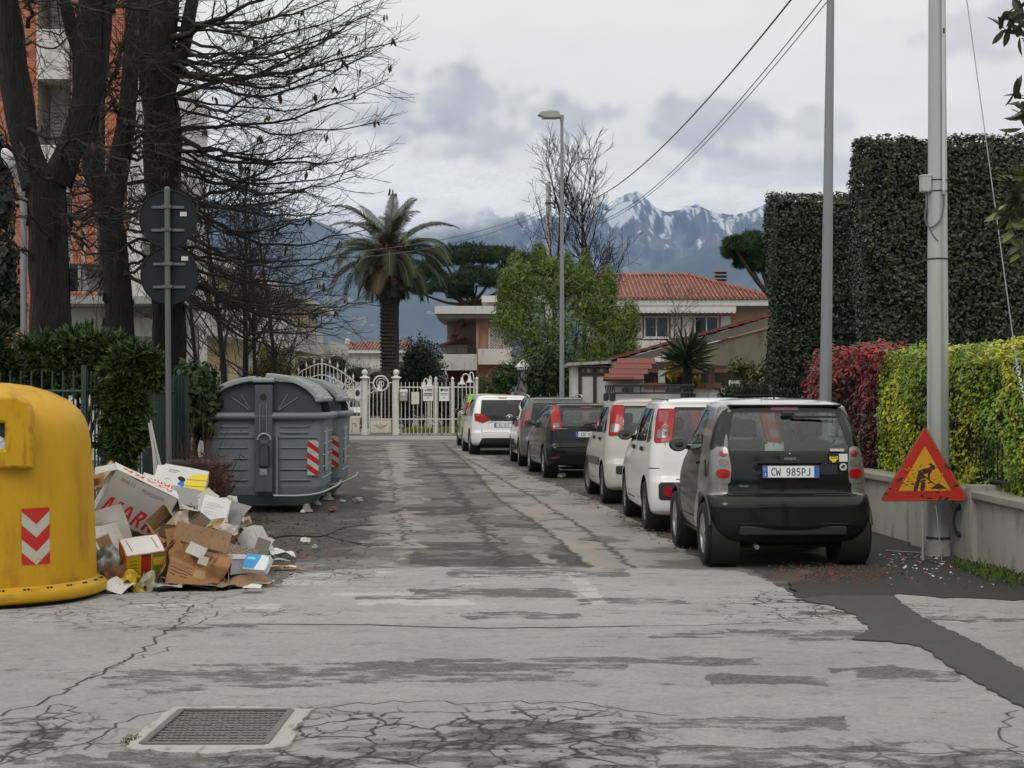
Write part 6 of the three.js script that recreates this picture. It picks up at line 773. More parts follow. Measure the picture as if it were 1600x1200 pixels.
// ---- manhole
{ const pa = ground(230, 1168), corners = [[290, 1117], [448, 1117], [410, 1166], [228, 1166]].map(([x, y]) => ground(x, y)), cx = corners.reduce((s, c) => s + c[0], 0) / 4, cd = corners.reduce((s, c) => s + c[1], 0) / 4;
  const g = thing('manhole', 'rectangular iron manhole cover set in a cracked pale concrete collar', 'manhole', [cx, 0, -cd]), loc = (px, py) => { const [x, d] = ground(px, py); return [x - cx, -(d - cd)]; }, rot = (list) => list.map(([x, z]) => [x, -z]);
  const out = jag(rot([[270, 1110], [395, 1108], [492, 1112], [462, 1140], [452, 1172], [330, 1182], [195, 1176], [215, 1150]].map(([x, y]) => loc(x, y))), rng(201), 0.03, 0.06), inn = rot([[284, 1114.5], [455, 1114.5], [414, 1168], [222, 1168]].map(([x, y]) => loc(x, y)));
  const s = polyShape(out); s.holes.push(polyShape(inn)); const e = new THREE.ExtrudeGeometry(s, { depth: 0.016, bevelEnabled: false }); e.rotateX(-Math.PI / 2); e.translate(0, 0.0, 0); part('collar', metreUV(e), mat([0.37, 0.365, 0.345], 0.93, { map: scaled(stainTex, 2.1), bumpMap: bumpTex, bumpScale: 0.012 }), g);
  const P = inn.map(([x, y]) => V(x, 0.018, -y)); const fm = mat([0.16, 0.155, 0.145], 0.55, { metalness: 0.2, map: scaled(grainTex, 2) }); part('frame', [0, 1, 2, 3].map((i) => { const a = P[i], b = P[(i + 1) % 4], L = a.distanceTo(b), q = box(0.032, 0.024, L); q.rotateY(Math.atan2(b.x - a.x, b.z - a.z)); q.translate((a.x + b.x) / 2, 0.010, (a.z + b.z) / 2); return q; }), fm, g);
  const m = V(0, 0, 0); P.forEach((p) => m.add(p)); m.divideScalar(4); const Q = P.map((p) => m.clone().add(p.clone().sub(m).multiplyScalar(0.95))); const cv = part('cover', geoOf(Q.flatMap((p) => [p.x, 0.008, p.z]), [0, 2, 1, 0, 3, 2]), fm, g); const st = [], rr = rng(77); const nu = 20, nv = 13; for (let v = 0; v < nv; v++) for (let u = 0; u < nu; u++) { const s0 = ((u + 0.5 + v * 0.34) % nu) / nu, t0 = (v + 0.5) / nv, a = Q[0].clone().lerp(Q[1], s0), b = Q[3].clone().lerp(Q[2], s0), p = a.lerp(b, t0); const w = box(0.020, 0.008, 0.036); w.rotateY(0.7 + 0.1 * rr()); w.translate(p.x, 0.011 - 0.004 * rr(), p.z); st.push(w); } part('studs', st, fm, cv, 'stuff');
  part('moss', (() => { const geos = [], r = rng(12); const [x, z] = loc(204, 1160); for (let k = 0; k < 60; k++) { const l = leafGeo(0.5, 0.1, 0.3, 2); l.scale(0.02, 0.02, 0.02); l.rotateX(-1 + r()); l.rotateY(r() * 6); l.translate(x + (r() - 0.5) * 0.06, 0.01, z + (r() - 0.5) * 0.16); geos.push(l); } return geos; })(), mat([0.10, 0.12, 0.02], 0.9), g, 'stuff'); }
// ---------- cars: a shell built from level outlines, cut into its panels, panes and lamps ----------
const CM = {
  tyre: mat([0.011, 0.011, 0.011], 0.85), alloy: mat([0.42, 0.43, 0.44], 0.35, { metalness: 0.7 }), hub: mat([0.20, 0.205, 0.21], 0.5, { metalness: 0.4 }), black: mat([0.016, 0.016, 0.017], 0.55), trim: mat([0.022, 0.022, 0.023], 0.45), rubber: mat([0.012, 0.012, 0.012], 0.7),
  glass: pmat([0.60, 0.68, 0.66], 0.02, { transmission: 1, thickness: 0, ior: 1.7 }), privacy: pmat([0.10, 0.11, 0.115], 0.03, { transmission: 1, thickness: 0, ior: 1.5 }), liner: mat([0.06, 0.06, 0.062], 0.9), seat: mat([0.075, 0.078, 0.082], 0.9), red: pmat([0.34, 0.006, 0.009], 0.3, { clearcoat: 0.35, clearcoatRoughness: 0.05, specularIntensity: 0.4 }), darkRed: pmat([0.20, 0.015, 0.02], 0.15, { clearcoat: 1 }), smoke: pmat([0.16, 0.13, 0.13], 0.15, { clearcoat: 1 }), chrome: mat([0.6, 0.6, 0.6], 0.15, { metalness: 1 }), gap: mat([0.006, 0.006, 0.006], 0.9), smoked: mat([0.09, 0.095, 0.1], 0.25), mirror: mat([0.75, 0.77, 0.78], 0.04, { metalness: 1 }),
};
const dustTex = dataTex(256, 256, (() => { const a = tileNoise(256, 256, (x, y) => fbm(x / 40, y / 40, 5)), b = tileNoise(256, 256, (x, y) => fbm(x / 4, y / 4, 3)); return (x, y, c) => { const v = 0.30 + 0.16 * a(x, y) + 0.12 * b(x, y); c[0] = c[1] = c[2] = v; }; })(), false);
const paint = (c, rough = 1, coat = 1) => pmat(c, 0.45, { specularIntensity: 0.15, clearcoat: coat, clearcoatRoughness: 0.06 * rough, metalness: 0.0 });
function sdPoly(x, y, P) { let d = 1e9, s = 1; for (let i = 0, j = P.length - 1; i < P.length; j = i++) { const ex = P[j][0] - P[i][0], ey = P[j][1] - P[i][1], wx = x - P[i][0], wy = y - P[i][1], t = clamp((wx * ex + wy * ey) / (ex * ex + ey * ey)), bx = wx - ex * t, by = wy - ey * t; d = Math.min(d, bx * bx + by * by); const c1 = y >= P[i][1], c2 = y < P[j][1], c3 = ex * wy > ey * wx; if ((c1 && c2 && c3) || (!c1 && !c2 && !c3)) s = -s; } return s * Math.sqrt(d); }
const rpoly = (P, r) => (x, y) => sdPoly(x, y, P) - r;                  // outline grown and rounded by r
const insetP = (P, k) => { const c = P.reduce((s, p) => [s[0] + p[0] / P.length, s[1] + p[1] / P.length], [0, 0]); return P.map((p) => [c[0] + (p[0] - c[0]) * k, c[1] + (p[1] - c[1]) * k]); };
function shellGrid(st, o) {   // st: levels from sill to roof; rear is +z
  const nA = o.nA ?? 12, nC = 8, nS = o.nS ?? 56, rows = []; const keys = ['yr', 'yf', 'zr', 'zf', 'w', 'rr', 'rf', 'bow', 'bowF'];
  for (let k = 0; k < st.length - 1; k++) { const a = st[k], b = st[k + 1], p = st[k - 1] ?? a, q = st[k + 2] ?? b, n = b.n ?? 5; for (let i = 0; i < n; i++) { const t = i / n, r = {}; for (const key of keys) { const m0 = (b[key] - p[key]) * 0.5 * (a.sharp ? 0 : 1), m1 = (q[key] - a[key]) * 0.5 * (b.sharp ? 0 : 1), d = b[key] - a[key], lim = (m) => (Math.sign(m) !== Math.sign(d) ? 0 : Math.sign(m) * Math.min(Math.abs(m), 2.2 * Math.abs(d))), A = lim(m0), B = lim(m1), t2 = t * t, t3 = t2 * t; r[key] = (2 * t3 - 3 * t2 + 1) * a[key] + (t3 - 2 * t2 + t) * A + (-2 * t3 + 3 * t2) * b[key] + (t3 - t2) * B; } rows.push(r); } }
  rows.push(st[st.length - 1]);
  const half = (s) => { const out = [], { zr, zf, w, bow, bowF } = s, rr = Math.min(s.rr, w * 0.95), rf = Math.min(s.rf, w * 0.95), L = zr - zf;
    for (let i = 0; i < nA; i++) { const x = (w - rr) * i / nA; out.push([x, zr - bow * (x / w) ** 2]); }
    const bz = zr - bow * ((w - rr) / w) ** 2; for (let i = 0; i <= nC; i++) { const a = i / nC * Math.PI / 2; out.push([w - rr + rr * Math.sin(a), bz - rr * (1 - Math.cos(a))]); }
    const fz = zf + bowF * ((w - rf) / w) ** 2; for (let i = 1; i < nS; i++) out.push([w, lerp(bz - rr, fz + rf, i / nS)]);
    for (let i = 0; i <= nC; i++) { const a = i / nC * Math.PI / 2; out.push([w - rf + rf * Math.cos(a), fz + rf * (1 - Math.sin(a))]); }
    for (let i = 1; i <= nA; i++) { const x = (w - rf) * (1 - i / nA); out.push([x, zf + bowF * (x / w) ** 2]); }
    return out.map(([x, z]) => { const t = clamp((zr - z) / Math.max(L, 1e-3)), u = (t - 0.5) * 2; return [x * (1 - (o.side ?? 0.035) * u * u), lerp(s.yr, s.yf, o.lift ? o.lift(t) : t), z]; }); };
  const grid = rows.map((s) => { const h = half(s), m = h.slice(1, -1).reverse().map(([x, y, z]) => [-x, y, z]); return [...h, ...m]; });
  return grid;
}
class Shell {
  constructor(grid) { const R = grid.length, C = grid[0].length; this.p = []; this.n = []; this.tri = []; const P = (r, c) => grid[clamp(r, 0, R - 1)][(c + C) % C];
    for (let r = 0; r < R; r++) for (let c = 0; c < C; c++) { const a = P(r, c - 1), b = P(r, c + 1), d = P(r - 1, c), e = P(r + 1, c); const ux = b[0] - a[0], uy = b[1] - a[1], uz = b[2] - a[2], vx = e[0] - d[0], vy = e[1] - d[1], vz = e[2] - d[2]; let x = vy * uz - vz * uy, y = vz * ux - vx * uz, z = vx * uy - vy * ux; const l = Math.hypot(x, y, z) || 1; this.p.push(P(r, c)); this.n.push([-x / l, -y / l, -z / l]); }
    // outward check
    let s = 0; for (let i = 0; i < this.p.length; i += 17) s += this.p[i][0] * this.n[i][0]; if (s < 0) for (const q of this.n) { q[0] *= -1; q[1] *= -1; q[2] *= -1; }
    for (let r = 0; r < R - 1; r++) for (let c = 0; c < C; c++) { const a = r * C + c, b = r * C + (c + 1) % C; this.tri.push([a, b, b + C], [a, b + C, a + C]); } }
  cut(f) {    // takes the region f < 0 out of what is left; returns {tri, edges}
    const F = this.p.map((p, i) => f(p, this.n[i])), mid = new Map(), inT = [], outT = [], edges = [];
    const cross = (a, b) => { const k = a < b ? a * 4e6 + b : b * 4e6 + a; let m = mid.get(k); if (m === undefined) { const t = F[a] / (F[a] - F[b]); m = this.p.length; this.p.push(this.p[a].map((v, i) => lerp(v, this.p[b][i], t))); this.n.push(this.n[a].map((v, i) => lerp(v, this.n[b][i], t))); F.push(0); mid.set(k, m); } return m; };
    for (const t of this.tri) { const s = t.map((i) => F[i] < 0), k = s[0] + s[1] + s[2]; if (k === 0) outT.push(t); else if (k === 3) inT.push(t); else { const odd = k === 1 ? s.indexOf(true) : s.indexOf(false), a = t[odd], b = t[(odd + 1) % 3], c = t[(odd + 2) % 3], ab = cross(a, b), ac = cross(a, c); const one = [[a, ab, ac]], two = [[ab, b, c], [ab, c, ac]]; if (k === 1) { inT.push(...one); outT.push(...two); } else { outT.push(...one); inT.push(...two); } edges.push([ab, ac]); } }
    this.tri = outT; (this.rim ??= []).push(...edges); return { tri: inT, edges };
  }
  geo(tri, off = 0, edges = null, depth = 0.015) {
    const used = new Map(), pos = [], nor = [], uv = [], idx = []; const vert = (i) => { let k = used.get(i); if (k === undefined) { k = pos.length / 3; const p = this.p[i], n = this.n[i]; pos.push(p[0] + n[0] * off, p[1] + n[1] * off, p[2] + n[2] * off); nor.push(...n); const ax = Math.abs(n[0]) > Math.abs(n[2]); uv.push(ax ? p[2] : p[0], p[1]); used.set(i, k); } return k; };
    for (const t of tri) idx.push(vert(t[0]), vert(t[1]), vert(t[2]));
    if (edges) for (const [a, b] of edges) { const o = pos.length / 3; for (const [i, d] of [[a, off], [b, off], [b, off - depth], [a, off - depth]]) { const p = this.p[i], n = this.n[i]; pos.push(p[0] + n[0] * d, p[1] + n[1] * d, p[2] + n[2] * d); uv.push(0, 0); } const e = V(...this.p[b]).sub(V(...this.p[a])), m = e.cross(V(...this.n[a])).normalize(); for (let k = 0; k < 4; k++) nor.push(m.x, m.y, m.z); idx.push(o, o + 1, o + 2, o, o + 2, o + 3); }
    const g = new THREE.BufferGeometry(); g.setAttribute('position', new THREE.Float32BufferAttribute(pos, 3)); g.setAttribute('normal', new THREE.Float32BufferAttribute(nor, 3)); g.setAttribute('uv', new THREE.Float32BufferAttribute(uv, 2)); g.setIndex(idx); return g;
  }
}
function wheel(parent, x, z, r, w, kind, turn = 0) {
  const g = new THREE.Group(); g.name = 'wheel'; parent.add(g); g.position.set(x, r, z); const s = Math.sign(x);
  const t = lathe([[r * 0.62, -w * 0.42], [r * 0.72, -w * 0.5], [r * 0.93, -w * 0.49], [r * 0.985, -w * 0.40], [r, -w * 0.30], [r, -w * 0.17], [r - 0.007, -w * 0.165], [r - 0.007, -w * 0.13], [r, -w * 0.125], [r, -w * 0.02], [r - 0.007, -w * 0.018], [r - 0.007, w * 0.018], [r, w * 0.02], [r, w * 0.125], [r - 0.007, w * 0.13], [r - 0.007, w * 0.165], [r, w * 0.17], [r, w * 0.30], [r * 0.985, w * 0.40], [r * 0.93, w * 0.49], [r * 0.72, w * 0.5], [r * 0.62, w * 0.42]], 40); t.rotateZ(Math.PI / 2); part('tyre', t, CM.tyre, g);
  const rim = []; const bar1 = lathe([[r * 0.64, -w * 0.42], [r * 0.66, w * 0.40], [r * 0.63, w * 0.44], [r * 0.58, w * 0.38], [r * 0.57, -w * 0.3]], 32); bar1.rotateZ(-Math.PI / 2 * 1); rim.push(bar1); const n = kind === 'steel' ? 0 : kind === 'alloy5' ? 5 : 9;
  const disc = new THREE.CylinderGeometry(r * 0.15, r * 0.17, w * 0.2, 16); disc.rotateZ(Math.PI / 2); disc.translate(w * 0.33, 0, 0); rim.push(disc); for (let k = 0; k < n; k++) { const b = new THREE.BoxGeometry(w * 0.14, r * 0.5, r * (n === 5 ? 0.17 : 0.09)); b.translate(w * 0.34, r * 0.36, 0); b.rotateX(k / n * 6.283 + 0.3); rim.push(b); }
  if (!n) { const c = lathe([[0, w * 0.40], [r * 0.2, w * 0.40], [r * 0.34, w * 0.30], [r * 0.46, w * 0.34], [r * 0.6, w * 0.30]], 28); c.rotateZ(-Math.PI / 2); rim.push(c); for (let k = 0; k < 10; k++) { const b = new THREE.BoxGeometry(w * 0.05, r * 0.13, r * 0.09); b.translate(w * 0.36, r * 0.47, 0); b.rotateX(k / 10 * 6.283); rim.push(b); } }
  const R = part('rim', rim, n ? CM.alloy : CM.hub, g); if (s < 0) R.rotation.y = Math.PI; const dk = new THREE.CylinderGeometry(r * 0.58, r * 0.58, w * 0.3, 24); dk.rotateZ(Math.PI / 2); part('brake_drum', dk, CM.black, g); g.rotation.y = turn; return g;
}
function plate(parent, text, x, y, z, tilt = 0, o = {}) {
  const t = canvasTex(512, 110, (q, w, h) => { q.fillStyle = '#dfe2e2'; q.fillRect(0, 0, w, h); q.fillStyle = '#2a5fb8'; q.fillRect(0, 0, 46, h); q.fillRect(w - 46, 0, 46, h); q.fillStyle = '#e8d35a'; q.beginPath(); q.arc(23, 30, 11, 0, 6.3); q.lineWidth = 3; q.strokeStyle = '#d9c95a'; q.stroke(); q.fillStyle = '#f0f0f0'; q.font = 'bold 34px sans-serif'; q.fillText('I', 17, 92); q.fillStyle = '#15171a'; if (!text) return; q.font = 'bold 92px monospace'; q.textAlign = 'center'; q.textBaseline = 'middle'; q.save(); q.translate(w / 2, h / 2 + 3); q.scale(0.83, 1); q.fillText(text, 0, 0); q.restore(); q.strokeStyle = '#777'; q.lineWidth = 3; q.strokeRect(2, 2, w - 4, h - 4); });
  const p = part('number_plate', rbox(0.535, 0.125, 0.012, 0.005), CM.black, parent); p.position.set(x, y, z); p.rotation.x = tilt; const f = new THREE.PlaneGeometry(0.52, 0.11); f.translate(0, 0, 0.0075); part('plate_face', f, mat([1, 1, 1], 0.4, { map: t }), p); return p;
}
function makeCar(S) {   // S: description in metres, rear axle at the origin, rear +z
  const c = thing('parked_car', S.label, 'car', [S.x, 0, -S.d], 0, S.group); c.rotation.y = -Math.atan2(S.heading, 1) ; // heading: sideways metres per metre ahead
  const { ro, wb, fo, w, h, belt } = S, zf = -(wb + fo), sill = S.sill ?? 0.2, hood = S.hood ?? 0.98, nose = S.nose ?? 0.72, cowl = S.cowl ?? zf + 0.95, rake = S.rake ?? 0.38, scr = S.screen ?? 0.85, roofW = S.roofW ?? 0.78;
  const base = { rr: 0.20, rf: 0.34, bow: 0.07, bowF: 0.16 }, st = S.levels ? S.levels : [
    { ...base, yr: sill, yf: sill, zr: ro - 0.16, zf: zf + 0.12, w: w * 0.90 }, { ...base, yr: sill + 0.05, yf: sill + 0.04, zr: ro - 0.04, zf: zf + 0.03, w: w * 0.965, n: 3 }, { ...base, yr: 0.42, yf: 0.40, zr: ro, zf, w: w, n: 6 }, { ...base, yr: 0.58, yf: 0.54, zr: ro - 0.005, zf: zf + 0.01, w: w, n: 6 }, { ...base, yr: 0.66, yf: 0.60, zr: ro - (S.shelf ?? 0.05), zf: zf + 0.04, w: w * 0.998, n: 4, rr: 0.17 }, { ...base, yr: (belt + 0.66) / 2, yf: nose, zr: ro - (S.shelf ?? 0.05) - 0.02, zf: zf + 0.16, w: w * 0.99, n: 6, rr: 0.16 }, { ...base, yr: belt, yf: lerp(nose, hood, 0.55), zr: ro - (S.shelf ?? 0.05) - 0.05, zf: zf + 0.45, w: w * 0.965, n: 8, rr: 0.15, bow: 0.06 },
    { ...base, yr: belt + 0.04, yf: hood, zr: ro - (S.shelf ?? 0.05) - 0.065, zf: cowl, w: w * 0.945, n: 6, rr: 0.14, rf: 0.2, bow: 0.055, bowF: 0.22 }, { ...base, yr: (belt + h) / 2 + 0.02, yf: (hood + h) / 2, zr: ro - (S.shelf ?? 0.05) - 0.07 - rake * 0.42, zf: cowl + scr * 0.5, w: w * lerp(0.93, roofW, 0.45), n: 10, rr: 0.12, rf: 0.16, bow: 0.05, bowF: 0.2 }, { ...base, yr: h - 0.09, yf: h - 0.09, zr: ro - (S.shelf ?? 0.05) - 0.07 - rake * 0.86, zf: cowl + scr * 0.92, w: w * roofW, n: 10, rr: 0.10, rf: 0.14, bow: 0.045, bowF: 0.16 }, { ...base, yr: h - 0.045, yf: h - 0.035, zr: ro - 0.10 - rake * (S.spoiler ?? 0.95), zf: cowl + scr, w: w * (roofW - 0.05), n: 4, rr: 0.10, rf: 0.14, bow: 0.045, bowF: 0.14 }, { ...base, yr: h - 0.02, yf: h - 0.012, zr: ro - 0.2 - rake, zf: cowl + scr + 0.12, w: w * (roofW - 0.16), n: 4, rr: 0.10, rf: 0.12, bow: 0.03 }, { ...base, yr: h, yf: h, zr: ro - 0.5 - rake, zf: cowl + scr + 0.4, w: w * 0.3, n: 4, rr: 0.08, rf: 0.08, bow: 0.01, bowF: 0.02 }, { ...base, yr: h + 0.002, yf: h + 0.002, zr: ro - 0.7 - rake, zf: cowl + scr + 0.6, w: w * 0.01, n: 3, rr: 0.005, rf: 0.005, bow: 0, bowF: 0 }];
  const sh = new Shell(shellGrid(st, { nS: S.far ? 36 : 64, nA: S.far ? 9 : 16 })), R = S.wr ?? 0.285, ar = R + (S.archGap ?? 0.055);
  const side = (P, r, xs) => (p, n) => Math.max(rpoly(P, r)(p[2], p[1]), 0.12 - Math.abs(n[0]), xs ? -xs * p[0] : -1), rear = (P, r) => (p, n) => Math.max(rpoly(P, r)(p[0], p[1]), 0.10 - n[2]), mirror2 = (P, r) => (p, n) => Math.max(rpoly(P, r)(Math.abs(p[0]), p[1]), 0.2 - n[2]), front = (P, r) => (p, n) => Math.max(rpoly(P, r)(p[0], p[1]), 0.10 + n[2]);
  // wheel openings are cut away and lined
  for (const z of [0, -wb]) sh.cut((p, n) => Math.max(Math.hypot(p[2] - z, p[1] - R - 0.01) - ar, 0.25 - Math.abs(n[0])));
  const wells = []; for (const z of [0, -wb]) for (const s of [-1, 1]) { const g = new THREE.CylinderGeometry(ar + 0.005, ar + 0.005, 0.26, 24, 1, true, 0, Math.PI * 2); g.rotateZ(Math.PI / 2); g.translate(s * (w - 0.16), R + 0.01, z); const q = new THREE.CircleGeometry(ar + 0.005, 24); q.rotateY(Math.PI / 2); q.translate(s * (w - 0.285), R + 0.01, z); wells.push(g, q); } part('wheel_well', wells, CM.rubber, c);
  const cutPart = (name, f, m, off, depth) => { const k = sh.cut(f); if (!k.tri.length) return null; return part(name, sh.geo(k.tri, off, k.edges, depth ?? 0.014), m, c); };
  // explicit regions of this car, first things first
  for (const q of S.regions ?? []) { const f = q.side ? side(q.side, q.r ?? 0.01, q.only) : q.rear ? rear(q.rear, q.r ?? 0.01) : q.pair ? mirror2(q.pair, q.r ?? 0.01) : q.front ? front(q.front, q.r ?? 0.01) : q.fn; const m = cutPart(q.name, f, q.mat, q.off ?? 0.004, q.depth); if (m && q.label) m.userData.label = q.label; }
  const lines = S.gaps ?? []; if (lines.length) { const d = (P, x, y) => { let m = 9; for (let i = 0; i < P.length - 1; i++) { const ex = P[i + 1][0] - P[i][0], ey = P[i + 1][1] - P[i][1], wx = x - P[i][0], wy = y - P[i][1], t = clamp((wx * ex + wy * ey) / (ex * ex + ey * ey)); m = Math.min(m, Math.hypot(wx - ex * t, wy - ey * t)); } return m; }; const k = sh.cut((p, n) => { let m = 9; for (const [kind, P] of lines) { if (kind === 's' && Math.abs(n[0]) > 0.3) m = Math.min(m, d(P, p[2], p[1])); if (kind === 'r' && n[2] > 0.3) m = Math.min(m, d(P, Math.abs(p[0]), p[1])); } return m - 0.0065; }); if (k.tri.length) part('panel_gap', sh.geo(k.tri, -0.008), CM.gap, c); }
  part('body', sh.geo(sh.tri, 0, sh.rim, 0.02), S.paint, c);
  part('cabin_lining', sh.geo(sh.tri.filter((t) => sh.p[t[0]][1] > 0.5), -0.035), CM.liner, c);
  // underside, floor and seats
  part('underbody', [boxIn(-w * 0.86, w * 0.86, sill + 0.02, sill + 0.08, zf + 0.35, ro - 0.22), boxIn(-w * 0.55, w * 0.55, sill - 0.04, sill + 0.015, zf + 0.5, ro - 0.35)], CM.black, c);
  part('cabin_floor', [boxIn(-w * 0.85, w * 0.85, 0.42, 0.5, cowl + 0.1, ro - 0.15), boxIn(-w * 0.85, w * 0.85, 0.5, hood - 0.1, cowl + 0.1, cowl + 0.35)], CM.liner, c);
  const seatAt = (x, z, ww, top) => { const s = rbox(ww, top - 0.5, 0.13, 0.05, 0, 0, 0); s.rotateX(0.2); s.translate(x, (top + 0.5) / 2, z); return s; }, head = (x, z, top) => { const g = rbox(0.25, 0.17, 0.10, 0.045, 0, 0, 0); g.rotateX(0.15); g.translate(x, top + 0.11, z + 0.06); return g; };
  const fs = S.frontSeat ?? -wb * 0.42; for (const s of [-1, 1]) { const q = part('seat', seatAt(s * w * 0.42, fs, w * 0.58, belt + 0.10), CM.seat, c); part('headrest', head(s * w * 0.42, fs + 0.06, belt + 0.10), CM.seat, q); }
  if (!S.twoSeat) { const q = part('rear_bench', seatAt(0, 0.02, w * 1.45, belt - 0.02), CM.seat, c); for (const s of [-1, 1]) part('headrest', head(s * w * 0.42, 0.08, belt - 0.04), CM.seat, q); }
  const wheelZ = [0, -wb]; for (const z of wheelZ) for (const s of [-1, 1]) wheel(c, s * (w - (S.wIn ?? 0.105)), z, R, S.ww ?? 0.185, S.wheel ?? 'steel', z && S.steer ? S.steer : 0);
  // mirrors
  const mz = cowl + (S.mirrorZ ?? 0.42), my = belt + (S.mirrorY ?? 0.06); for (const s of [-1, 1]) { const g = new THREE.SphereGeometry(0.5, 16, 12); g.scale(0.19, 0.145, 0.13); g.translate(s * (w * 0.94 + 0.09), my, mz); const m = part('wing_mirror', g, S.mirrorMat ?? S.paint, c); const e = new THREE.CircleGeometry(0.5, 24); e.scale(0.165, 0.118, 1); e.translate(s * (w * 0.94 + 0.09), my, mz + 0.057); part('mirror_glass', e, S.mirrorFace ?? CM.smoked, m); part('mirror_arm', bar(V(s * w * 0.90, my - 0.03, mz - 0.03), V(s * (w * 0.94 + 0.05), my - 0.02, mz), 0.025), CM.black, m); }
  if (S.extra) S.extra(c, sh); return c;
}
const BP = paint([0.009, 0.0095, 0.011], 1, 0.7), WP = paint([0.80, 0.80, 0.79], 1.5), CREAM = paint([0.56, 0.545, 0.50], 2.5, 0.8), GREY = paint([0.10, 0.10, 0.10]), SILVER = pmat([0.22, 0.218, 0.215], 0.35, { metalness: 0.4, clearcoat: 1, clearcoatRoughness: 0.08 }), LIME = paint([0.24, 0.42, 0.03]), DARKG = pmat([0.012, 0.0125, 0.0135], 0.4, { metalness: 0.1, specularIntensity: 0.3, clearcoat: 0.6, clearcoatRoughness: 0.06 });
const GRP = 'cars parked in a line along the right side of the street';
function decal(parent, name, w, h, x, y, z, draw, tilt = 0, tw = 128, th = 128) { const g = new THREE.PlaneGeometry(w, h), m = part(name, g, mat([1, 1, 1], 0.5, { map: canvasTex(tw, th, draw) }), parent); m.position.set(x, y, z); m.rotation.x = tilt; return m; }
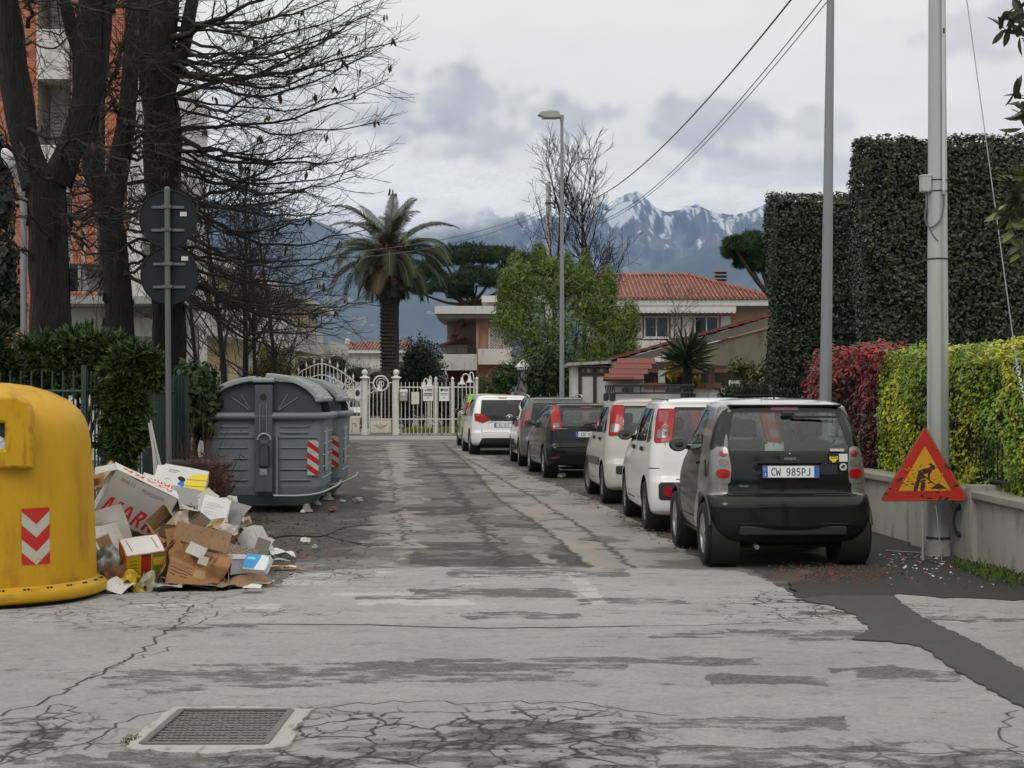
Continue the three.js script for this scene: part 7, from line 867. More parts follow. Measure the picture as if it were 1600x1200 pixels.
{ // two-seat small car
  const L = (yr, yf, zr, zf, w, rr, rf, bow, bowF, n = 6, sharp) => ({ yr, yf, zr, zf, w, rr, rf, bow, bowF, n, sharp });
  const lv = [L(0.20, 0.20, 0.22, -2.02, 0.60, 0.2, 0.3, 0.06, 0.14), L(0.25, 0.25, 0.37, -2.08, 0.69, 0.20, 0.34, 0.06, 0.16, 3), L(0.38, 0.36, 0.45, -2.12, 0.745, 0.19, 0.36, 0.06, 0.16), L(0.56, 0.52, 0.45, -2.11, 0.757, 0.15, 0.36, 0.06, 0.16, 8), L(0.645, 0.60, 0.41, -2.08, 0.752, 0.16, 0.36, 0.085, 0.16, 5), L(0.67, 0.63, 0.335, -2.06, 0.745, 0.16, 0.36, 0.06, 0.16, 3), L(0.86, 0.78, 0.315, -1.99, 0.738, 0.15, 0.36, 0.055, 0.16, 8), L(1.02, 0.90, 0.285, -1.86, 0.722, 0.15, 0.34, 0.05, 0.2, 8), L(1.07, 0.98, 0.268, -1.66, 0.712, 0.14, 0.22, 0.05, 0.22, 4), L(1.24, 1.22, 0.185, -1.33, 0.675, 0.13, 0.18, 0.045, 0.2, 10), L(1.42, 1.44, 0.075, -0.98, 0.618, 0.11, 0.15, 0.04, 0.16, 10), L(1.475, 1.50, 0.055, -0.86, 0.585, 0.10, 0.14, 0.04, 0.14, 5), L(1.515, 1.535, -0.06, -0.70, 0.48, 0.10, 0.12, 0.03, 0.1, 5), L(1.54, 1.55, -0.28, -0.55, 0.2, 0.08, 0.08, 0.01, 0.02, 4), L(1.542, 1.552, -0.40, -0.43, 0.01, 0.004, 0.004, 0, 0, 3)];
  makeCar({ label: 'small black and silver two-seat car, nearest of the parked cars', group: GRP, x: 2.535, d: 14.97, heading: -0.042, ro: 0.435, wb: 1.81, fo: 0.31, w: 0.757, h: 1.55, belt: 1.05, hood: 0.98, cowl: -1.66, levels: lv, paint: DARKG, twoSeat: true, frontSeat: -0.42, wr: 0.292, ww: 0.20, wIn: 0.09, archGap: 0.045, wheel: 'alloy5', mirrorZ: 0.40, mirrorY: 0.03, mirrorMat: CM.trim, mirrorFace: mat([0.10, 0.10, 0.10], 0.3),
    regions: [
      { name: 'tail_lamp', pair: [[0.600, 1.035], [0.607, 1.035]], r: 0.030, mat: CM.darkRed, off: 0.014 }, { name: 'tail_lamp', pair: [[0.595, 0.955], [0.615, 0.955]], r: 0.033, mat: CM.smoke, off: 0.014 }, { name: 'tail_lamp', pair: [[0.590, 0.855], [0.625, 0.855]], r: 0.042, mat: CM.red, off: 0.014 },
      { name: 'lamp_housing', pair: [[0.59, 1.07], [0.64, 1.07], [0.76, 0.95], [0.76, 0.80], [0.575, 0.79], [0.565, 0.90]], r: 0.028, mat: SILVER, off: 0.008 },
      { name: 'rear_window', rear: [[-0.53, 1.09], [0.53, 1.09], [0.46, 1.385], [-0.46, 1.385]], r: 0.03, mat: CM.glass, off: 0.001 },
      { name: 'third_brake_lamp', rear: [[-0.12, 1.447], [0.12, 1.447]], r: 0.012, mat: CM.darkRed, off: 0.006 },
      { name: 'tailgate', rear: [[-0.545, 0.69], [0.545, 0.69], [0.60, 1.10], [0.53, 1.44], [-0.53, 1.44], [-0.60, 1.10]], r: 0.015, mat: BP, off: 0.004 },
      { name: 'quarter_window', side: [[0.10, 1.09], [0.19, 1.09], [0.07, 1.40], [0.045, 1.40]], r: 0.012, mat: CM.privacy, off: 0.001 },
      { name: 'pillar_trim', side: [[0.02, 1.08], [0.40, 1.06], [0.20, 1.43], [0.02, 1.43]], r: 0.008, mat: BP, off: 0.002 },
      { name: 'side_window', side: [[-0.40, 1.08], [-1.43, 1.05], [-1.02, 1.41], [-0.44, 1.41]], r: 0.02, mat: CM.glass, off: -0.002 },
      { name: 'windscreen', front: [[-0.58, 1.03], [0.58, 1.03], [0.50, 1.42], [-0.50, 1.42]], r: 0.03, mat: CM.glass, off: -0.002 },
      { name: 'rear_bumper', fn: (p, n) => Math.max(p[1] - 0.655, -(p[2] - (0.02 + 0.30 * clamp((p[1] - 0.30) / 0.3) * 0)) - 0.0 - 0.30 * (p[1] > 0.55 ? 1 : 1) + (p[1] > 0.6 ? 0 : 0), -(p[1] - 0.1)), mat: paint([0.008, 0.0085, 0.0095], 1.2, 0.6), off: 0.006 },
      { name: 'sill_trim', fn: (p, n) => Math.max(p[1] - 0.29, 0.3 - Math.abs(n[0])), mat: SILVER, off: 0.006 },
      { name: 'safety_cell', side: [[-0.95, 1.50], [0.03, 1.50], [0.05, 1.08], [0.44, 1.07], [0.44, 0.66], [0.20, 0.66], [0.0, 0.62], [-0.28, 0.50], [-0.42, 0.31], [-0.62, 0.28], [-0.40, 0.60], [-0.34, 1.00], [-0.36, 1.41], [-0.90, 1.44]], r: 0.012, mat: SILVER, off: 0.003 },
      { name: 'roof', fn: (p) => 1.462 - p[1] + 0.02 * Math.abs(p[0]), mat: pmat([0.42, 0.42, 0.42], 0.25, { clearcoat: 1 }), off: 0.002 },
    ],
    gaps: [['s', [[-0.34, 0.42], [-1.35, 0.40], [-1.42, 0.75], [-1.44, 1.04]]]],
    extra: (c) => {
      plate(c, 'CW 985PJ', 0.0, 0.875, 0.336, -0.10); part('plate_recess', rbox(0.60, 0.022, 0.05, 0.008, 0, 0.955, 0.318), BP, c);
      part('diffuser', rbox(0.98, 0.085, 0.04, 0.015, 0, 0.345, 0.425), CM.trim, c); part('bumper_crease', rbox(1.02, 0.012, 0.03, 0.005, 0, 0.405, 0.434), BP, c); part('tow_cover', new THREE.CylinderGeometry(0.018, 0.018, 0.01, 14).rotateX(Math.PI / 2).translate(0.42, 0.50, 0.392), BP, c); part('tow_cover', new THREE.CylinderGeometry(0.018, 0.018, 0.01, 14).rotateX(Math.PI / 2).translate(-0.42, 0.50, 0.392), BP, c);
      const wp = part('rear_wiper', [rbox(0.42, 0.022, 0.02, 0.006, 0.26, 1.375, 0.135), rbox(0.12, 0.04, 0.03, 0.01, 0.02, 1.40, 0.125)], CM.trim, c); part('spoiler', rbox(1.06, 0.022, 0.10, 0.01, 0, 1.478, 0.035), BP, c);
      const txt = (s, px) => (q, w, h) => { q.fillStyle = '#0f1011'; q.fillRect(0, 0, w, h); q.fillStyle = '#8d8f90'; q.font = `bold ${px}px sans-serif`; q.textAlign = 'center'; q.textBaseline = 'middle'; q.fillText(s, w / 2, h / 2); };
      decal(c, 'badge', 0.13, 0.045, 0, 0.995, 0.304, txt('smart', 60), -0.16, 200, 70); decal(c, 'badge', 0.12, 0.028, -0.43, 0.745, 0.327, txt('fortwo', 42), -0.10, 200, 48);
      const sp = new THREE.SphereGeometry(0.010, 8, 6); sp.translate(0, 1.035, 0.294); part('emblem', sp, CM.chrome, c);
      part('sticker', decal(c, 'sticker', 0.085, 0.09, 0.405, 0.995, 0.300, (q, w, h) => { q.fillStyle = '#0f1011'; q.fillRect(0, 0, w, h); q.fillStyle = '#d8c62c'; q.beginPath(); q.moveTo(4, 6); q.lineTo(w - 4, 6); q.lineTo(w - 6, h * 0.6); q.lineTo(w / 2, h - 4); q.lineTo(6, h * 0.6); q.fill(); q.fillStyle = '#201c08'; q.font = 'bold 58px sans-serif'; q.textAlign = 'center'; q.fillText('105', w / 2, h * 0.55); }, -0.16).geometry.clone().translate(0, 0, -0.002), CM.black, c).position.set(0.405, 0.995, 0.299);
      decal(c, 'sticker', 0.078, 0.072, 0.495, 1.0, 0.298, (q, w, h) => { q.fillStyle = '#cfd0cd'; q.fillRect(0, 0, w, h); }, -0.16); decal(c, 'sticker', 0.075, 0.075, 0.49, 0.918, 0.312, (q, w, h) => { q.fillStyle = '#0f1011'; q.fillRect(0, 0, w, h); q.fillStyle = '#c4c4c0'; q.beginPath(); q.arc(w / 2, h / 2, w * 0.45, 0, 6.3); q.fill(); q.fillStyle = '#222'; q.beginPath(); q.ellipse(w * 0.5, h * 0.45, w * 0.26, h * 0.16, -0.5, 0, 6.3); q.fill(); q.fillRect(w * 0.2, h * 0.62, w * 0.6, h * 0.08); }, -0.10); decal(c, 'sticker', 0.13, 0.024, 0.44, 1.072, 0.285, (q, w, h) => { q.fillStyle = '#b9bab8'; q.fillRect(0, 0, w, h); }, -0.2);
      part('rear_shelf', boxIn(-0.6, 0.6, 0.98, 1.0, -0.2, 0.2), CM.liner, c); part('door_handle', [-1, 1].map((s) => rbox(0.02, 0.03, 0.13, 0.008, s * 0.742, 0.93, -0.50)), BP, c); part('exhaust', bar(V(-0.32, 0.20, 0.25), V(-0.32, 0.19, 0.38), 0.022, 10), CM.alloy, c); part('fuel_cap', [rbox(0.01, 0.16, 0.10, 0.004, -0.742, 0.90, 0.02)], DARKG, c);
      const fl = []; for (const s of [-1, 1]) { const t = new THREE.TorusGeometry(0.345, 0.018, 8, 24, Math.PI * 0.92); t.rotateY(Math.PI / 2); t.translate(s * 0.742, 0.30, 0); fl.push(t); const u = t.clone(); u.translate(0, 0, -1.81); fl.push(u); } part('wheel_arch', fl, CM.trim, c);
      part('aerial', bar(V(-0.1, 1.54, -0.6), V(-0.1, 1.72, -0.45), 0.003, 4), CM.black, c); } });
}
// helpers for hatchbacks
const tall = (x0, x1, y0, y1, lean = 0.05) => [[x0, y0], [x1, y0 - 0.01], [x1 - lean, y1], [x0 - lean, y1]];
function hatch(S) { const ro = S.ro, b = S.belt, h = S.h, w = S.w, wb = S.wb, cowl = S.cowl ?? -(wb + S.fo) + 0.95, gl = S.rearGlass ?? CM.glass, pil = S.pillars ?? [-0.18, -wb * 0.47], up = h - 0.15, sc = S.screen ?? 0.85; const win = (a, c, d, e, nm, m) => ({ name: nm, side: [[a, b + 0.035], [c, b + 0.02], [d, up], [e, up]], r: 0.02, mat: m ?? CM.glass, off: -0.003 });
  const rw = S.rwW ?? 0.66, rl = S.rwLow ?? b + 0.05, rt = h - 0.17;
  return { ...S, regions: [...(S.first ?? []), { name: 'rear_window', rear: [[-w * rw, rl], [w * rw, rl], [w * (rw - 0.07), rt], [-w * (rw - 0.07), rt]], r: 0.03, mat: gl, off: 0.001 }, { name: 'brake_lamp', rear: [[-0.11, h - 0.088], [0.11, h - 0.088]], r: 0.014, mat: CM.darkRed, off: 0.006 }, ...(S.rearTrim ?? []),
    win(ro - 0.42, pil[0] + 0.16, pil[0] + 0.08, Math.min(pil[0] + 0.10, ro - 0.50), 'quarter_window', CM.privacy), win(pil[0] + 0.06, pil[1] + 0.06, pil[1] + 0.05, pil[0] + 0.0, 'side_window', S.sideGlass), { name: 'side_window', side: [[pil[1] - 0.03, b + 0.02], [cowl + 0.30, b - 0.01], [cowl + sc * 0.93, up], [pil[1] - 0.03, up]], r: 0.02, mat: S.sideGlass ?? CM.glass, off: -0.003 },
    { name: 'windscreen', front: [[-w * 0.72, (S.hood ?? 0.98) + 0.06], [w * 0.72, (S.hood ?? 0.98) + 0.06], [w * 0.62, h - 0.13], [-w * 0.62, h - 0.13]], r: 0.03, mat: CM.glass, off: -0.002 }, ...(S.more ?? [])],
    gaps: [['s', [[pil[1], 0.30], [pil[1], b]]], ['s', [[0.30, b - 0.02], [0.12, 0.72], [pil[0] - 0.26, 0.36], [pil[1], 0.32]]], ['s', [[pil[1], 0.32], [cowl + 0.25, 0.32], [cowl + 0.12, b - 0.15]]], ...(S.gapsMore ?? [])] }; }
// white five-door with tall red lamps
makeCar(hatch({ label: 'white hatchback with tall red tail lamps, right behind the small black car', group: GRP, x: 2.36, d: 18.86, heading: -0.031, ro: 0.66, wb: 2.30, fo: 0.70, w: 0.822, h: 1.55, belt: 1.02, hood: 1.03, rake: 0.26, roofW: 0.80, shelf: 0.05, paint: WP, rwW: 0.62, rwLow: 1.06, wheel: 'steel', mirrorMat: CM.black, wr: 0.29,
  first: [{ name: 'lamp_lens', pair: tall(0.60, 0.695, 1.10, 1.17, 0.012), r: 0.01, mat: CM.smoke, off: 0.014 }, { name: 'lamp_lens', pair: tall(0.585, 0.665, 1.28, 1.375, 0.015), r: 0.01, mat: CM.darkRed, off: 0.014 }, { name: 'tail_lamp', pair: tall(0.565, 0.72, 1.06, 1.40, 0.06), r: 0.018, mat: CM.red, off: 0.012 }, { name: 'low_lamp', pair: [[0.53, 0.44], [0.62, 0.44], [0.62, 0.52], [0.53, 0.52]], r: 0.02, mat: CM.red, off: 0.012 }, { name: 'lamp_surround', pair: [[0.47, 0.42], [0.67, 0.42], [0.67, 0.55], [0.47, 0.55]], r: 0.035, mat: CM.trim, off: 0.007 }],
  rearTrim: [{ name: 'window_surround', rear: [[-0.545, 1.03], [0.545, 1.03], [0.49, 1.43], [-0.49, 1.43]], r: 0.01, mat: BP, off: 0.003 }],
  gapsMore: [['r', [[0.0, 0.62], [0.52, 0.62], [0.60, 0.70], [0.62, 1.02]]], ['s', [[0.60, 0.74], [0.30, 0.74]]]],
  extra: (c) => { plate(c, '', 0, 0.80, 0.62); const t = new THREE.TorusGeometry(0.036, 0.007, 6, 24); t.translate(0, 0, 0); const m = part('lamp_mark', [t, box(0.05, 0.012, 0.006), box(0.012, 0.05, 0.006)], CM.alloy, c); m.position.set(-0.625, 1.20, 0.535); m.rotation.y = -0.2; for (const s of [-1, 1]) for (const z of [-0.44, -1.28]) { const g = rbox(0.03, 0.055, 0.15, 0.012, s * (0.822 * 0.985), 0.945, z + 0.16); part('door_handle', g, CM.trim, c); } part('aerial', bar(V(0, 1.55, -0.35), V(0, 1.95, 0.0), 0.004, 4), CM.black, c); part('roof_mark', [-1, 1].map((s) => tube([V(s * 0.56, 1.525, 0.28), V(s * 0.57, 1.535, -0.6), V(s * 0.56, 1.53, -1.3)], 0.008, 20, 4)), CM.black, c); } }));
// cream five-door with roof rack
makeCar(hatch({ label: 'dusty cream-white hatchback with a black roof rack', group: GRP, x: 2.10, d: 23.75, heading: -0.045, ro: 0.60, wb: 2.30, fo: 0.66, w: 0.79, h: 1.54, belt: 1.02, hood: 1.02, rake: 0.22, roofW: 0.80, paint: CREAM, rwW: 0.62, rwLow: 1.06, wheel: 'steel', mirrorMat: CM.black, mirrorFace: CM.black, wr: 0.285, steer: 0.12,
  first: [{ name: 'lamp_lens', pair: tall(0.575, 0.67, 1.06, 1.15, 0.012), r: 0.01, mat: CM.smoke, off: 0.014 }, { name: 'tail_lamp', pair: tall(0.545, 0.69, 1.02, 1.42, 0.06), r: 0.018, mat: CM.red, off: 0.012 }], rearTrim: [{ name: 'window_surround', rear: [[-0.525, 1.03], [0.525, 1.03], [0.47, 1.42], [-0.47, 1.42]], r: 0.01, mat: BP, off: 0.003 }], more: [{ name: 'side_moulding', side: [[-0.30, 0.55], [-1.92, 0.53], [-1.92, 0.62], [-0.30, 0.64]], r: 0.012, mat: mat([0.10, 0.095, 0.09], 0.6), off: 0.010 }, { name: 'rear_bumper_strip', rear: [[-0.6, 0.46], [0.6, 0.46], [0.6, 0.54], [-0.6, 0.54]], r: 0.02, mat: CM.trim, off: 0.008 }],
  extra: (c) => { plate(c, '', 0, 0.84, 0.565); for (const s of [-1, 1]) for (const z of [-0.44, -1.28]) part('door_handle', rbox(0.03, 0.05, 0.15, 0.012, s * 0.778, 0.94, z + 0.16), CM.trim, c); const Y = 1.60, rk = []; const rect = (y, x, z0, z1) => [[-x, z0, x, z0], [x, z0, x, z1], [x, z1, -x, z1], [-x, z1, -x, z0]].map(([a, b, e, f]) => bar(V(a, y, b), V(e, y, f), 0.013, 6)); const rack = part('roof_rack', [...rect(Y + 0.02, 0.58, 0.05, -1.15), ...rect(Y + 0.13, 0.60, 0.06, -1.16)], CM.black, c); for (let k = 0; k < 7; k++) part('cross_bar', bar(V(-0.58, Y + 0.015, 0.0 - k * 0.19), V(0.58, Y + 0.015, 0.0 - k * 0.19), 0.010, 6), CM.black, rack); const up = []; for (const s of [-1, 1]) for (let k = 0; k < 6; k++) up.push(bar(V(s * 0.58, Y + 0.02, 0.04 - k * 0.235), V(s * 0.60, Y + 0.13, 0.04 - k * 0.235), 0.009, 5)); for (let k = 0; k < 5; k++) up.push(bar(V(-0.4 + k * 0.2, Y + 0.02, 0.05), V(-0.4 + k * 0.2, Y + 0.13, 0.06), 0.009, 5)); part('upright', up, CM.black, rack); part('foot', [-1, 1].flatMap((s) => [-0.1, -1.0].map((z) => rbox(0.08, 0.12, 0.12, 0.015, s * 0.60, Y - 0.045, z))), CM.black, rack); part('clamp_box', [rbox(0.16, 0.10, 0.2, 0.02, -0.38, Y + 0.06, -0.05), rbox(0.22, 0.10, 0.2, 0.02, 0.30, Y + 0.06, -0.05)], CM.black, rack); } }));
// black hatchback
makeCar(hatch({ label: 'black five-door hatchback with long red tail lamps beside the roof pillars', group: GRP, x: 1.42, d: 31.25, heading: -0.100, ro: 0.66, wb: 2.486, fo: 0.78, w: 0.842, h: 1.44, belt: 0.96, hood: 0.98, rake: 0.34, roofW: 0.76, paint: BP, rwW: 0.58, rwLow: 1.03, wheel: 'alloy9', mirrorMat: CM.black, wr: 0.292,
  first: [{ name: 'lamp_lens', pair: [[0.58, 0.96], [0.68, 0.95], [0.67, 1.04], [0.575, 1.04]], r: 0.01, mat: CM.smoke, off: 0.014 }, { name: 'tail_lamp', pair: [[0.53, 0.94], [0.71, 0.92], [0.68, 1.20], [0.63, 1.37], [0.56, 1.37], [0.55, 1.15]], r: 0.014, mat: CM.red, off: 0.012 }, { name: 'reflector', pair: [[0.58, 0.40], [0.72, 0.40]], r: 0.018, mat: CM.darkRed, off: 0.008 }], gapsMore: [['r', [[0, 0.62], [0.56, 0.62], [0.6, 0.93]]]],
  extra: (c) => { plate(c, 'CB 575P', 0.0, 0.84, 0.595, -0.05); part('tail_badge', [rbox(0.12, 0.035, 0.012, 0.006, 0, 0.985, 0.556), rbox(0.15, 0.012, 0.01, 0.004, -0.50, 0.945, 0.575)], CM.alloy, c); part('rear_wiper', rbox(0.42, 0.02, 0.02, 0.006, 0.16, 1.055, 0.52), CM.trim, c); part('bumper_crease', rbox(1.3, 0.016, 0.03, 0.006, 0, 0.60, 0.645), DARKG, c); part('lower_lip', rbox(1.2, 0.02, 0.04, 0.008, 0, 0.235, 0.56), CM.alloy, c); } }));
makeCar(hatch({ label: 'dark grey family car mostly hidden between the black hatchback and the white people carrier', group: GRP, far: true, x: 0.985, d: 36.5, heading: -0.07, ro: 0.70, wb: 2.65, fo: 0.80, w: 0.86, h: 1.56, belt: 1.0, hood: 1.02, rake: 0.36, roofW: 0.78, paint: GREY, wheel: 'steel', mirrorMat: CM.chrome, wr: 0.30, rearGlass: CM.privacy, sideGlass: CM.privacy,
  first: [{ name: 'tail_lamp', pair: tall(0.66, 0.82, 0.90, 1.22, 0.05), r: 0.014, mat: CM.darkRed, off: 0.012 }], extra: (c) => { plate(c, '', 0, 0.80, 0.66); part('roof_rail', [-1, 1].map((s) => tube([V(s * 0.60, 1.53, 0.15), V(s * 0.61, 1.58, 0.0), V(s * 0.60, 1.60, -0.8), V(s * 0.58, 1.55, -1.5)], 0.016, 24, 6)), CM.alloy, c); } }));
// white people carrier
makeCar(hatch({ label: 'white people carrier with dark rear window and swept red tail lamps', group: GRP, x: -0.285, d: 43.9, heading: -0.105, ro: 0.78, wb: 2.64, fo: 0.86, w: 0.905, h: 1.615, belt: 1.03, hood: 1.06, rake: 0.44, roofW: 0.77, paint: WP, rearGlass: CM.privacy, sideGlass: CM.privacy, rwW: 0.66, rwLow: 1.06, wheel: 'alloy9', wr: 0.325, sill: 0.24, mirrorZ: 0.5,
  first: [{ name: 'tail_lamp', pair: [[0.38, 0.94], [0.58, 0.87], [0.76, 0.93], [0.78, 1.09], [0.60, 1.07]], r: 0.02, mat: CM.red, off: 0.012 }, { name: 'rear_diffuser', rear: [[-0.66, 0.26], [0.66, 0.26], [0.58, 0.42], [-0.58, 0.42]], r: 0.03, mat: CM.trim, off: 0.006 }],
  rearTrim: [{ name: 'window_surround', rear: [[-0.62, 1.10], [-0.35, 0.92], [0.35, 0.92], [0.62, 1.10], [0.57, 1.46], [-0.57, 1.46]], r: 0.015, mat: BP, off: 0.003 }], gapsMore: [['r', [[0, 0.60], [0.6, 0.60], [0.68, 0.84]]]],
  extra: (c) => { plate(c, 'EL 511', 0.0, 0.79, 0.715, -0.05); part('chrome_strip', rbox(0.84, 0.026, 0.02, 0.008, 0, 0.882, 0.695), CM.chrome, c); const e = new THREE.TorusGeometry(0.055, 0.01, 6, 24); const em = part('emblem', [e, box(0.13, 0.014, 0.01)], CM.chrome, c); em.position.set(0, 0.975, 0.672); part('rear_wiper', rbox(0.5, 0.02, 0.02, 0.006, -0.2, 1.07, 0.64), CM.trim, c); } }));
makeCar(hatch({ label: 'lime green car, farthest of the parked line before the gate', group: GRP, far: true, x: -0.72, d: 49.6, heading: -0.105, ro: 0.66, wb: 2.4, fo: 0.7, w: 0.83, h: 1.66, belt: 1.06, hood: 1.05, rake: 0.26, roofW: 0.80, paint: LIME, wheel: 'steel', mirrorMat: CM.black, wr: 0.30, sideGlass: CM.privacy, rearGlass: CM.privacy, first: [{ name: 'tail_lamp', pair: tall(0.66, 0.80, 1.02, 1.36, 0.07), r: 0.016, mat: CM.red, off: 0.012 }], extra: (c) => plate(c, '', 0, 0.82, 0.62) }));
// cars behind the gate, facing the camera
function behind(S) { makeCar(hatch({ far: true, ro: 0.9, wb: 2.7, fo: 0.85, hood: 1.0, rake: 0.3, roofW: 0.78, wheel: 'alloy9', wr: 0.32, ...S, first: [{ name: 'headlamp', fn: (p, n) => Math.max(sdPoly(Math.abs(p[0]), p[1], [[0.44, 0.72], [0.74, 0.74], [0.78, 0.86], [0.48, 0.80]]) - 0.02, 0.1 + n[2]), mat: mat([0.45, 0.46, 0.46], 0.15), off: 0.01 }, { name: 'grille', front: [[-0.36, 0.62], [0.36, 0.62], [0.42, 0.74], [-0.42, 0.74]], r: 0.02, mat: CM.black, off: 0.008 }], extra: (c) => { c.rotation.y = S.ry; } })); }
behind({ label: 'white off-road car facing the street behind the ring gate', x: at(571, 600, 84).x, d: 84, heading: 0, ry: Math.PI, w: 0.84, h: 1.62, belt: 1.04, paint: WP });
behind({ label: 'silver grey car half seen behind the right gate post', x: at(623, 600, 82).x - 0.15, d: 82, heading: 0, ry: Math.PI - 0.25, w: 0.80, h: 1.48, belt: 0.98, paint: SILVER });
// ---------- containers and rubbish ----------
{ // yellow bell container
  const g = thing('recycling_bell', 'big yellow bell-shaped recycling container at the left edge', 'recycling container', [-4.12, 0, -12.55]), R = 0.835, H = 1.70;
  const scuff = dataTex(1024, 512, (() => { const a = tileNoise(1024, 512, (x, y) => fbm(x / 120, y / 60, 5)), b = tileNoise(1024, 512, (x, y) => fbm(x / 30, y / 50, 4)), f = tileNoise(1024, 512, (x, y) => n2(x / 2.2, y / 2.2)), d = tileNoise(1024, 512, (x, y) => fbm(x / 14, y / 7, 4)); return (x, y, c) => { const s = sstep(0.0, 0.45, a(x, y) + 0.3 * b(x, y)) * 0.28, k = sstep(0.30, 0.5, d(x, y) + 0.25 * a(x, y)) * 0.5, v = 1 + 0.07 * b(x, y) + 0.03 * f(x, y); const grime = sstep(0.1, 0.5, b(x, y) + 0.5 * f(x, y) - 0.1) * 0.17; c[0] = lerp(0.54 * v * (1 - s), 0.16, k * 0.5 + grime); c[1] = lerp(0.30 * v * (1 - s * 1.2), 0.10, k * 0.5 + grime); c[2] = lerp(0.006 * v + 0.002, 0.03, k * 0.5 + grime); }; })());
  const ym = pmat([1, 1, 1], 0.5, { specularIntensity: 0.6, map: scaled(scuff, 3, 1), bumpMap: scaled(bumpTex, 4, 2), bumpScale: 0.003 });
  const body = lathe([[R * 1.005, 0.13], [R, 0.3], [R * 0.975, 0.9], [R * 0.945, 1.22], [R * 0.925, 1.32], [R * 0.895, 1.39], [R * 0.84, 1.46], [R * 0.74, 1.535], [R * 0.58, 1.60], [R * 0.40, 1.645], [R * 0.2, 1.668], [0, 1.675]], 96); part('body', body, ym, g);
  const fl = part('base_flange', lathe([[R * 0.9, 0.03], [R + 0.06, 0.03], [R + 0.085, 0.05], [R + 0.085, 0.10], [R + 0.06, 0.125], [R + 0.0, 0.15], [R * 0.99, 0.20]], 96), ym, g); const holes = []; for (let k = 0; k < 30; k++) { const a = k / 30 * 6.283; for (const da of [0, 0.035]) { const h = new THREE.CylinderGeometry(0.010, 0.010, 0.012, 10); h.translate((R + 0.045) * Math.sin(a + da), 0.134, (R + 0.045) * Math.cos(a + da)); holes.push(h); } } part('bolt_holes', holes, M.dark, fl); part('dark_base_ring', lathe([[R * 0.8, 0], [R + 0.02, 0], [R + 0.02, 0.028], [R * 0.8, 0.028]], 64), M.dark, g);  // the dark ring at ground level stands in for the shaded gap below the flange
  // hooded mouth facing the street, its right side in view
  const A = 0.30, face = new THREE.Group(); const hood = new THREE.Shape(); hood.moveTo(-0.36, 0); hood.lineTo(0.36, 0); hood.lineTo(0.36, 0.34); hood.quadraticCurveTo(0.36, 0.48, 0.22, 0.48); hood.lineTo(-0.22, 0.48); hood.quadraticCurveTo(-0.36, 0.48, -0.36, 0.34); hood.closePath(); const hole = new THREE.Path(); const rr = 0.04, hw = 0.22, h0 = 0.09, h1 = 0.335; hole.moveTo(-hw + rr, h0); hole.lineTo(hw - rr, h0); hole.quadraticCurveTo(hw, h0, hw, h0 + rr); hole.lineTo(hw, h1 - rr); hole.quadraticCurveTo(hw, h1, hw - rr, h1); hole.lineTo(-hw + rr, h1); hole.quadraticCurveTo(-hw, h1, -hw, h1 - rr); hole.lineTo(-hw, h0 + rr); hole.quadraticCurveTo(-hw, h0, -hw + rr, h0); hood.holes.push(hole);
  const hg = new THREE.ExtrudeGeometry(hood, { depth: 0.30, bevelEnabled: true, bevelSize: 0.03, bevelThickness: 0.05, bevelSegments: 5, curveSegments: 10 }); hg.translate(0, 1.06, R * 0.62); hg.rotateY(0.24); const hd = part('mouth_hood', hg, ym, g); const bk = boxIn(-0.24, 0.24, 1.10, 1.44, R * 0.962, R * 0.972); bk.rotateY(0.24); part('mouth_shade_panel', bk, M.dark, hd);  // dark panel added to stand in for the shade inside the mouth
  const rag = []; const r = rng(301); for (let k = 0; k < 5; k++) { const s = new THREE.IcosahedronGeometry(0.07, 1); const p = s.attributes.position; for (let i = 0; i < p.count; i++) { const q = 1 + 0.5 * n3(p.getX(i) * 30, p.getY(i) * 30, k * 5 + p.getZ(i) * 30); p.setXYZ(i, p.getX(i) * q, p.getY(i) * q, p.getZ(i) * q); } s.scale(0.7, 0.7, 0.25); s.computeVertexNormals(); s.translate(0.02 + k * 0.04, 1.19 + (k % 2) * 0.03, R * 0.985); s.rotateY(0.24); rag.push(s); } part('plastic_waste', rag, mat([0.45, 0.50, 0.62], 0.4), g);
  // curved reflective chevron sticker
  const t = canvasTex(160, 352, (q, w, h) => { const red = '#b8201c', wh = '#b7b5a4'; q.fillStyle = red; q.fillRect(0, 0, w, h); q.fillStyle = wh; for (const y of [20, 190]) { q.beginPath(); q.moveTo(0, y); q.lineTo(w / 2, y + 82); q.lineTo(w, y); q.lineTo(w, y + 82); q.lineTo(w / 2, y + 164); q.lineTo(0, y + 82); q.fill(); } const r2 = rng(7); for (let k = 0; k < 120; k++) { q.fillStyle = r2() < 0.5 ? '#7d7a6a' : '#d6d2c0'; const x = r2() * w, y = r2() * h; const im = n2(x / 20, y / 20); if (im < 0) continue; q.fillRect(x, y, 2 + r2() * 5, 1 + r2() * 3); } q.fillStyle = '#c99a1a'; for (let k = 0; k < 14; k++) q.fillRect(w * (0.3 + 0.4 * r2()), h * (0.75 + 0.2 * r2()), 3 + 6 * r2(), 2 + 4 * r2()); });
